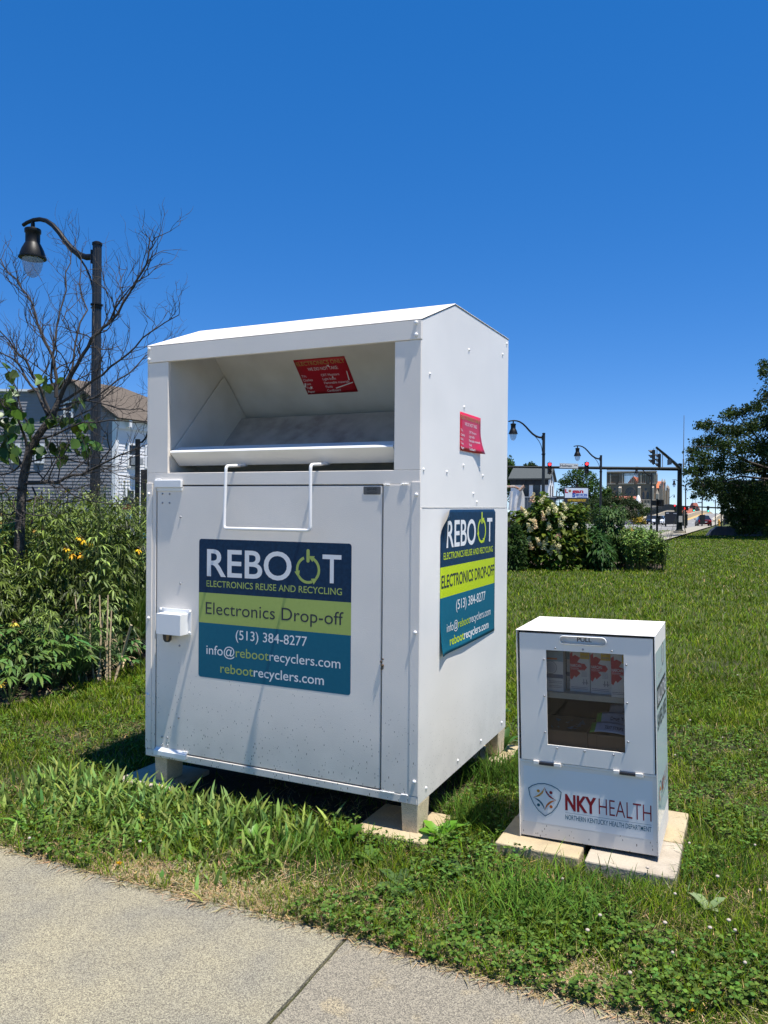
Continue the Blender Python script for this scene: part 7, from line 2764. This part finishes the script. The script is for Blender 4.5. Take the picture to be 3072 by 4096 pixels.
protos = []
for i in range(8):
    nm, tips = perennial(0.95 + 0.085 * i, 100 + i, wide=1.0 + 0.06 * (i % 3), pale=(0.75, 1.25, 0.5, 0.9)[i % 4])
    o = nm.build('tall_perennial', M_PLANT)
    protos.append(o)
bedpl = [(x, y) for x, y in bed_poly]
spots = []
tries = 0
while len(spots) < 215 and tries < 20000:
    tries += 1
    y = 5.3 + 5.3 * rnd.random() ** 1.15
    x = rnd.uniform(-0.56 * y - 0.4, 0.1)
    if not in_poly(np.array([x]), np.array([y]), bedpl)[0]:
        continue
    if any((x - a) ** 2 + (y - c) ** 2 < 0.024 for a, c in spots):
        continue
    # distance behind the front edge of the bed
    fr = np.interp(x, [p.x for p in bed_front], [p.y for p in bed_front])
    if y - fr < 0.28 or (x > -2.55 and y - fr < 0.55 and x < -1.7 and rnd.random() < 0.6):
        continue
    if in_poly(np.array([x]), np.array([y]), footprint(BINM, -0.25, BW + 0.2, -0.2, BD + 0.2))[0]:
        continue
    spots.append((x, y))
GRP = 'tall leafy perennials crowding the flower bed'
LAB = 'tall leafy perennial stalk with narrow drooping leaves, crowded in the flower bed'
used = set()
for i, (x, y) in enumerate(spots):
    fr = np.interp(x, [p.x for p in bed_front], [p.y for p in bed_front])
    dep = y - fr
    k = min(7, max(0, int(rnd.gauss(1.0 + dep * 2.2, 1.6))))
    if k not in used:
        used.add(k)
        o = protos[k]
    else:
        o = protos[k].copy()
        COL.objects.link(o)
    sc = rnd.uniform(0.85, 1.08) * (0.74 if dep < 0.7 else 1.0)
    if x < -3.2 and dep < 1.0:
        sc *= 0.85
    o.location = (x, y, GZ)
    o.rotation_euler = (rnd.gauss(0, 0.06), rnd.gauss(0, 0.06), rnd.random() * 6.28)
    o.scale = (sc * 1.1, sc * 1.1, sc)
    tag(o, LAB, 'perennial', GRP)
for k in range(8):
    if k not in used:
        bpy.data.objects.remove(protos[k])
# yellow coneflowers, each a stalk with one bloom
for i, (px, py, Yf, lab) in enumerate(((315, 2146, 6.9, 'yellow coneflower, top left bloom of the middle cluster in the bed'), (335, 2160, 6.9, 'half faded yellow coneflower between two brighter blooms in the bed'), (362, 2170, 6.8, 'bright yellow coneflower drooping at the right of the middle cluster'), (268, 2192, 6.7, 'ragged orange yellow coneflower left of the middle cluster'), (289, 2216, 6.7, 'small orange yellow coneflower below the middle cluster'), (322, 2219, 6.8, 'orange brown fading coneflower lowest of the cluster'), (553, 2196, 6.8, 'yellow coneflower alone beside the edge of the bin'), (270, 1956, 7.4, 'yellow coneflower high against the clapboard wall'), (165, 1980, 7.6, 'pale yellow coneflower high in front of the bare tree trunk'), (110, 1966, 7.6, 'pale yellow coneflower high beside the bare tree trunk'), (8, 1942, 7.5, 'yellow coneflower high at the far end of the bed'), (190, 2010, 7.5, 'pale yellow coneflower just under the low branch of the tree'), (8, 2730, 5.75, 'yellow bloom low at the front of the bed'), (60, 2490, 6.0, 'withered pale yellow leaves hanging low in the bed'))):
    p = at(px, py, Yf)
    nm = NM()
    h = p.z - GZ
    nm_tube(nm, [(0.03, 0.0, 0), (0.02, 0, h * 0.5), (0, 0, h)], 0.004, (0.10, 0.14, 0.03))
    flower_mesh(nm, (0, 0, h), (0.80, 0.50, 0.008) if i < 4 or i in (6, 7) else (0.75, 0.55, 0.06) if i > 7 else (0.72, 0.36, 0.01))
    o = nm.build('coneflower', M_PLANT)
    o.location = (p.x, p.y, GZ)
    tag(o, lab, 'coneflower', 'yellow coneflowers in the bed')
# seed heads and thin stalks rising against the house
nm = NM()
for i in range(60):
    px = rnd.uniform(380, 592)
    py = rnd.uniform(1900, 2070) + (592 - px) * 0.2
    Yf = rnd.uniform(7.4, 9.2)
    p = at(px, py, Yf)
    nm_tube(nm, [(p.x + rnd.uniform(-.1, .1), p.y, GZ + 0.6), (p.x + rnd.uniform(-.03, .03), p.y, (p.z + GZ) / 2 + 0.3), (p.x, p.y, p.z)], 0.0035, (0.10, 0.13, 0.04))
    k = 16
    t_ = rng.random(k)
    P = np.stack([np.full(k, p.x), np.full(k, p.y), GZ + 0.7 + (p.z - GZ - 0.7) * t_], 1)
    a = rng.random(k) * 6.28
    leaves(nm, P, np.stack([np.cos(a), np.sin(a), np.full(k, 0.3)], 1), np.tile([0, 0, 1.0], (k, 1)), 0.07 + 0.05 * rng.random(k), 0.012, vary((0.09, 0.16, 0.03), k, 0.25), 0.2, 0.4)
    cards(nm, np.array([[p.x, p.y, p.z]]) + rng.normal(size=(5, 3)) * 0.02, np.full(5, 0.02), vary((0.25, 0.24, 0.08), 5, 0.2))
tag(nm.build('thin_stalks', M_PLANT), 'thin wispy stalks rising above the bed in front of the house', 'stalks', kind='stuff')
# fine undergrowth filling the bed
nm = NM()
k = 8000
y = 5.4 + 5.0 * rng.random(k) ** 1.2
x = -0.56 * y - 0.3 + (0.56 * y + 0.3) * rng.random(k)
ok = in_poly(x, y, bed_poly)
x, y = x[ok], y[ok]
k = len(x)
fr = np.interp(x, [p.x for p in bed_front], [p.y for p in bed_front])
dep = y - fr
ok = dep > 0.18
x, y, dep = x[ok], y[ok], dep[ok]
k = len(x)
hh = np.clip(0.10 + dep * 0.42, 0.08, 0.75) * rng.random(k)
a = rng.random(k) * 6.28
cc_ = vary((0.050, 0.085, 0.020), k, 0.35)
dd = rng.random(k) < 0.22
cc_[dd] = vary((0.22, 0.17, 0.10), dd.sum(), 0.3)
leaves(nm, np.stack([x, y, GZ + 0.02 + hh], 1), np.stack([np.cos(a), np.sin(a), 0.3 * rng.normal(size=k)], 1), np.stack([0.3 * rng.normal(size=k), 0.3 * rng.normal(size=k), np.ones(k)], 1), 0.06 + 0.06 * rng.random(k), 0.018 + 0.014 * rng.random(k), cc_, 0.3, 0.35)
k = 5000
x, y = rng.uniform(-5.5, -0.5, k), rng.uniform(5.4, 9.5, k)
ok = in_poly(x, y, bed_poly)
x, y = x[ok], y[ok]
k = len(x)
blades(nm, np.stack([x, y, np.full(k, GZ + 0.01)], 1), 0.02 + 0.03 * rng.random(k), 0.006 + 0.01 * rng.random(k), rng.random(k) * 6.28, 1.5 + 1.5 * rng.random(k), vary((0.30, 0.22, 0.14), k, 0.3), 2, 0.2)
tag(nm.build('undergrowth', M_PLANT), 'tangled low leaves and dead litter under the tall perennials', 'undergrowth', kind='stuff')


# low lobed plants along the front edge
def low_plant(px, py, n, L, Wd, hgt, col, label, grp=None, name='low_plant'):
    c = gp(px, py)
    nm = NM()
    for i in range(n):
        a = i * 2.4 + rng.random()
        hh = hgt * (0.45 + 0.6 * rng.random())
        out = hgt * (0.25 + 0.5 * rng.random())
        tip = np.array([math.cos(a) * out, math.sin(a) * out, hh])
        nm_tube(nm, [(0, 0, 0), tuple(tip * [0.4, 0.4, 0.7]), tuple(tip)], 0.0035, (0.10, 0.15, 0.04))
        q = 5
        aa = a + np.array([-1.0, -0.45, 0.0, 0.45, 1.0]) + rng.normal(size=q) * 0.1
        leaves(nm, np.tile(tip, (q, 1)), np.stack([np.cos(aa), np.sin(aa), 0.1 + 0.2 * rng.normal(size=q)], 1), np.stack([0.3 * rng.normal(size=q), 0.3 * rng.normal(size=q), np.ones(q)], 1), L * np.array([0.75, 1, 1.15, 1, 0.75]), Wd, vary(col, q, 0.2), 0.25, 0.4, 0.5)
    o = nm.build(name, M_PLANT)
    o.location = c
    return tag(o, label, 'plant', grp)


for i, (px, py, n, L, Wd, hg, col) in enumerate(((40, 2815, 16, 0.11, 0.032, 0.42, (0.085, 0.15, 0.03)), (130, 2790, 18, 0.13, 0.035, 0.46, (0.09, 0.17, 0.03)), (220, 2765, 18, 0.13, 0.034, 0.46, (0.08, 0.16, 0.028)), (80, 2740, 16, 0.12, 0.034, 0.52, (0.10, 0.16, 0.04)), (190, 2720, 16, 0.12, 0.034, 0.52, (0.075, 0.14, 0.028)), (0, 2760, 16, 0.12, 0.034, 0.50, (0.075, 0.14, 0.028)), (285, 2745, 12, 0.10, 0.03, 0.30, (0.09, 0.16, 0.03)), (430, 2715, 10, 0.09, 0.035, 0.30, (0.07, 0.16, 0.03)), (480, 2690, 8, 0.09, 0.035, 0.34, (0.07, 0.15, 0.03)), (560, 2640, 10, 0.09, 0.04, 0.30, (0.06, 0.14, 0.03)))):
    low_plant(px, py, n, L, Wd, hg, col, 'low bushy plant with lobed leaves along the front edge of the flower bed', 'low lobed plants at the front of the bed')
low_plant(262, 2420, 9, 0.24, 0.13, 1.0, (0.085, 0.19, 0.05), 'tall milkweed with big broad pale green leaves in the middle of the bed', name='milkweed')
low_plant(205, 2560, 8, 0.16, 0.14, 0.55, (0.05, 0.13, 0.05), 'plant with wide blue green leaves in the shaded middle of the bed')
low_plant(345, 2560, 6, 0.15, 0.13, 0.62, (0.06, 0.15, 0.04), 'plant with round green leaves beside the ornamental grass', name='round_leaved_plant')
# reddening shrub at the left edge
c = gp(10, 2560)
nm = NM()
k = 260
P = rng.normal(size=(k, 3)) * np.array([0.26, 0.2, 0.18]) + np.array([0, 0, 0.98])
col_ = vary((0.20, 0.13, 0.025), k, 0.3)
m_ = rng.random(k)
col_[m_ < 0.35] = vary((0.20, 0.065, 0.03), (m_ < 0.35).sum(), 0.3)
col_[m_ > 0.75] = vary((0.10, 0.16, 0.03), (m_ > 0.75).sum(), 0.3)
leaves(nm, P, rng.normal(size=(k, 3)) + np.array([0, 0, -0.4]), rng.normal(size=(k, 3)) * 0.5 + np.array([0, -0.4, 1]), 0.10 + 0.05 * rng.random(k), 0.06 + 0.03 * rng.random(k), col_, 0.2, 0.3)
for q in range(7):
    nm_tube(nm, [(0, 0, 0), (rnd.uniform(-.1, .1), 0, 0.5), (rnd.uniform(-.3, .3), rnd.uniform(-.2, .2), 1.1)], 0.007, (0.08, 0.06, 0.04))
o = nm.build('reddening_shrub', M_PLANT)
o.location = c
tag(o, 'shrub with yellow and red tinted leaves at the end of the flower bed', 'shrub')


def fountain(px, py, n, L, col, label):
    c = gp(px, py)
    nm = NM()
    a = rng.random(n) * 6.28
    base = np.stack([np.cos(a) * 0.07 * rng.random(n), np.sin(a) * 0.07 * rng.random(n), np.zeros(n)], 1)
    h = L * (0.6 + 0.5 * rng.random(n))
    for i0 in range(1):
        blades(nm, base, h, 0.0035 + 0.003 * rng.random(n), a, 0.25 + 0.9 * rng.random(n) ** 1.2, vary(col, n, 0.25), 6, 1.6)
    o = nm.build('ornamental_grass', M_PLANT)
    o.location = c
    return tag(o, label, 'ornamental grass')


fountain(300, 2745, 480, 0.62, (0.055, 0.115, 0.04), 'dark blue green grass clump in the middle of the bed front')
fountain(520, 2640, 900, 1.0, (0.085, 0.155, 0.022), 'large arching fountain grass clump beside the bin')
# dry stalks leaning at the front of the bed
b = MB()
for (p0, p1, Y0, Y1) in (((455, 2735), (525, 2500), 6.45, 6.4),):
    b.tube([gp(*p0), at(490, 2620, 6.45), at(*p1, Y1)], 0.011, 6)
o = b.build('dry_stalk', mat('dry_stem', (0.42, 0.33, 0.20), rough=0.9, noise=(15, (0.28, 0.20, 0.12), 0.6, 4)))
tag(o, 'thick pale dry stalk leaning towards the bin at the bed front', 'dry stalk')
for i, (px, py, tx, ty2) in enumerate(((378, 2740, 360, 2400), (390, 2745, 398, 2380), (402, 2738, 410, 2480), (428, 2742, 432, 2380), (440, 2740, 446, 2440), (418, 2735, 420, 2560), (350, 2740, 300, 2380), (330, 2745, 340, 2500))):
    b = MB()
    p, q = gp(px, py), at(tx, ty2, 6.5)
    m = p.lerp(q, 0.5) + Vector((rnd.uniform(-.03, .03), 0, 0))
    b.tube([p, m, q], [0.008, 0.007, 0.005], 5)
    tag(b.build('dry_stalk', MATS['dry_stem']), 'thin pale dry stem standing at the front of the bed', 'dry stalk', 'dry stems at the front of the bed')

# ================================================================== shrub bed on the right
SY = 20.4
kx = SY / F_PX


def shrub(name, px0, px1, py0, Y, depth, n, L, Wd, col, label, dark=0.3, cat='shrub', lobes=6, droop=0.4):
    """leafy mound between two columns, up to row py0; leaves mostly on the outer shell, facing out and up"""
    cx = (at(px0, 2200, Y).x + at(px1, 2200, Y).x) / 2
    hw = (px1 - px0) / 2 * Y / F_PX
    h = at((px0 + px1) / 2, py0, Y).z - GZ
    t = empty(name, (cx, Y, GZ), label, cat)
    d = rng.normal(size=(n, 3))
    d[:, 2] = np.where(d[:, 2] < -0.55, -d[:, 2], d[:, 2])
    d /= np.linalg.norm(d, axis=1, keepdims=True)
    ph = rng.random(3) * 6
    lob = 0.80 + 0.14 * np.sin(d[:, 0] * lobes + ph[0]) + 0.12 * np.sin(d[:, 2] * lobes * 1.3 + ph[1]) + 0.10 * np.sin(d[:, 1] * lobes + ph[2])
    rr = lob * (0.55 + 0.45 * rng.random(n) ** 0.5)
    P = d * rr[:, None] * np.array([hw * 1.08, depth, h * 0.60]) + np.array([0, 0, h * 0.45])
    P[:, 2] = np.maximum(P[:, 2], 0.05 + 0.1 * rng.random(n))
    D = d + rng.normal(size=(n, 3)) * 0.5
    D[:, 2] -= 0.2
    U = rng.normal(size=(n, 3)) * 0.35 + d * 0.5 + np.array([0, 0, 0.9])
    q = np.arange(n) < n // 3          # a skirt of leaves down to the ground
    a = rng.random(n) * 6.28
    rr = 0.70 + 0.32 * rng.random(n) ** 0.5
    P[q] = np.stack([np.cos(a) * rr * hw, np.sin(a) * rr * depth, 0.03 + 0.5 * h * rng.random(n)], 1)[q]
    nm = NM()
    leaves(nm, P, D, U, L * (0.7 + 0.6 * rng.random(n)), Wd * (0.7 + 0.6 * rng.random(n)), vary(col, n, 0.28), 0.2, droop, 0.5)
    nm.build('foliage', M_FOL, t)
    b = MB()
    for i in range(7):
        a = rnd.random() * 6.28
        b.tube([(0.08 * math.cos(a), 0.08 * math.sin(a), 0), (hw * 0.3 * math.cos(a), depth * 0.3 * math.sin(a), h * 0.4), (hw * 0.6 * math.cos(a), depth * 0.6 * math.sin(a), h * 0.75)], [0.02, 0.015, 0.006], 5)
    b.build('stem', M_BARKD, t)
    return t, hw, h


hyd, hw, hh_ = shrub('hydrangea', 2040, 2345, 1972, SY, 1.0, 7500, 0.15, 0.11, (0.090, 0.135, 0.016), 'big hydrangea bush with cream and pink flower cones, beside the bin edge', lobes=7)
M_BLOOM = mat('hydrangea_bloom', attr='tint', rough=0.7, transl=0.25)
bl = []
for v in range(3):
    nm = NM()
    k = 150
    t_ = rng.random(k)
    a = rng.random(k) * 6.28
    r_ = 0.075 * (1 - 0.75 * t_) * np.sqrt(rng.random(k))
    P = np.stack([r_ * np.cos(a), r_ * np.sin(a), 0.24 * t_], 1)
    pink = np.clip((0.55 if v == 0 else 0.0 if v == 1 else 0.35) - t_ * 0.45 + 0.18 * rng.normal(size=k), 0, 1)[:, None]
    c = np.array([0.85, 0.76, 0.44]) * (1 - pink) + np.array([0.75, 0.28, 0.20]) * pink
    cards(nm, P, np.full(k, 0.040), np.clip(c * (1 + 0.1 * rng.normal(size=(k, 1))), 0, 0.85))
    o = nm.build('flower_cone', M_BLOOM, hyd)
    bl.append(o)
BL = [(2090, 2033, 60, 0), (2162, 2005, 20, 1), (2175, 2072, 10, 0), (2146, 2080, 70, 2), (2142, 2108, 15, 2), (2200, 2112, 25, 1), (2182, 2175, 15, 1), (2130, 2190, 20, 2), (2105, 2165, 10, 1), (2225, 2040, 30, 1), (2265, 2035, 15, 1), (2322, 2068, 70, 1), (2247, 2100, 15, 1), (2232, 2140, 60, 0), (2160, 2172, 35, 2), (2170, 2192, 10, 1), (2205, 2196, 15, 1), (2219, 2190, 10, 1), (2206, 2208, 50, 2), (2229, 2204, 30, 2), (2238, 2214, 70, 1), (2300, 2186, 20, 1), (2298, 2204, 60, 2), (2303, 2242, 30, 2), (2318, 2250, 60, 2), (2336, 2254, 70, 1), (2330, 2270, 70, 1), (2120, 2122, 10, 1), (2126, 2000, 15, 0), (2110, 2055, 40, 1), (2090, 2200, 15, 1), (2260, 2072, 20, 1), (2190, 2052, 15, 1), (2295, 2115, 20, 1)]
for i, (px, py, tilt, v) in enumerate(BL):
    e = abs(px - 2195) / 152
    fy = SY - 1.0 * max(0.15, (1 - e * e)) ** 0.5 * (0.9 if 2020 < py < 2230 else 0.7) - 0.08
    if i < 0:
        pass
    o = bl[v] if bl[v] is not None and not bl[v].get('placed') else bl[v].copy()
    if o.name not in COL.objects:
        COL.objects.link(o)
    o['placed'] = 1
    o.location = at(px, py + 8, fy) - Vector(hyd.location)
    o.rotation_euler = (R(rnd.uniform(-10, 30)), R(tilt * rnd.choice((-1, 1))), rnd.random() * 6)
    s_ = rnd.uniform(0.75, 1.15)
    o.scale = (s_, s_, s_)
for o in COL.objects:
    if 'placed' in o:
        del o['placed']
shrub('dark_shrub', 1985, 2100, 2085, SY - 0.7, 0.7, 5200, 0.10, 0.034, (0.040, 0.082, 0.016), 'dark feathery shrub between the bin edge and the hydrangea', lobes=5, droop=0.3)
shrub('peony_shrub', 2325, 2440, 2120, SY - 0.3, 0.75, 3000, 0.17, 0.055, (0.038, 0.092, 0.018), 'dark green leafy shrub right of the hydrangea, at the lawn edge', lobes=5, droop=0.6)
shrub('viburnum_shrub', 2355, 2515, 2012, SY + 1.2, 0.9, 4600, 0.11, 0.055, (0.060, 0.115, 0.026), 'tall pointed shrub with hanging leaves in the middle of the right bed', lobes=8, droop=0.7)
# stand of upright perennials at the end of the right bed
for i in range(70):
    px = rnd.gauss(2560, 45)
    px = min(max(px, 2478), 2650)
    Yq = SY + rnd.uniform(-0.9, 1.2)
    hgt = rnd.uniform(0.95, 1.25) - abs(px - 2560) / 300
    p = at(px, 2250, Yq)
    if i < 5:
        nm = NM()
        for s_ in range(5):
            ox, oy = rnd.uniform(-.1, .1), rnd.uniform(-.1, .1)
            lx, ly = rnd.uniform(-.1, .1), rnd.uniform(-.1, .1)
            H_ = rnd.uniform(0.8, 1.05)
            nm_tube(nm, [(ox, oy, 0), (ox + lx * 0.3, oy + ly * 0.3, 0.5 * H_), (ox + lx, oy + ly, H_)], 0.006, (0.10, 0.12, 0.04))
            k = 44
            t_ = 0.2 + 0.8 * rng.random(k) ** 0.8
            a = rng.random(k) * 6.28
            P = np.stack([ox + lx * t_ * t_, oy + ly * t_ * t_, H_ * t_], 1)
            leaves(nm, P, np.stack([np.cos(a), np.sin(a), 0.5 + 0.4 * rng.normal(size=k)], 1), np.tile([0, 0, 1.0], (k, 1)) + rng.normal(size=(k, 3)) * 0.3, 0.08 + 0.06 * rng.random(k), 0.020 + 0.02 * rng.random(k), vary((0.125, 0.205, 0.030), k, 0.35) * (0.6 + 0.5 * t_[:, None]), 0.2, 0.4)
        o = nm.build('upright_perennial', M_PLANT)
        if i == 0:
            ups = []
        ups.append(o)
    else:
        o = ups[i % 5].copy()
        COL.objects.link(o)
    o.location = (p.x, Yq, GZ)
    o.rotation_euler = (rnd.gauss(0, 0.12), rnd.gauss(0, 0.12), rnd.random() * 6.28)
    o.scale = (1, 1, hgt)
    tag(o, 'upright green perennial in the stand at the end of the right bed', 'perennial', 'upright perennials at the end of the right bed')
nm = NM()
for i in range(26):
    px = rnd.choice((rnd.gauss(2530, 25), rnd.gauss(2690, 12)))
    top = at(px + rnd.uniform(-8, 30), rnd.uniform(2060, 2150), SY)
    p = at(px if px < 2640 else 2652, 2260, SY)
    nm_tube(nm, [(p.x, SY, GZ), ((p.x + top.x) / 2 - 0.05, SY, (top.z + GZ) / 2), (top.x, SY, top.z)], 0.005, (0.16, 0.14, 0.07))
tag(nm.build('dry_grass_stems', M_PLANT), 'thin dry seed stems rising above the right bed', 'grass stems', kind='stuff')
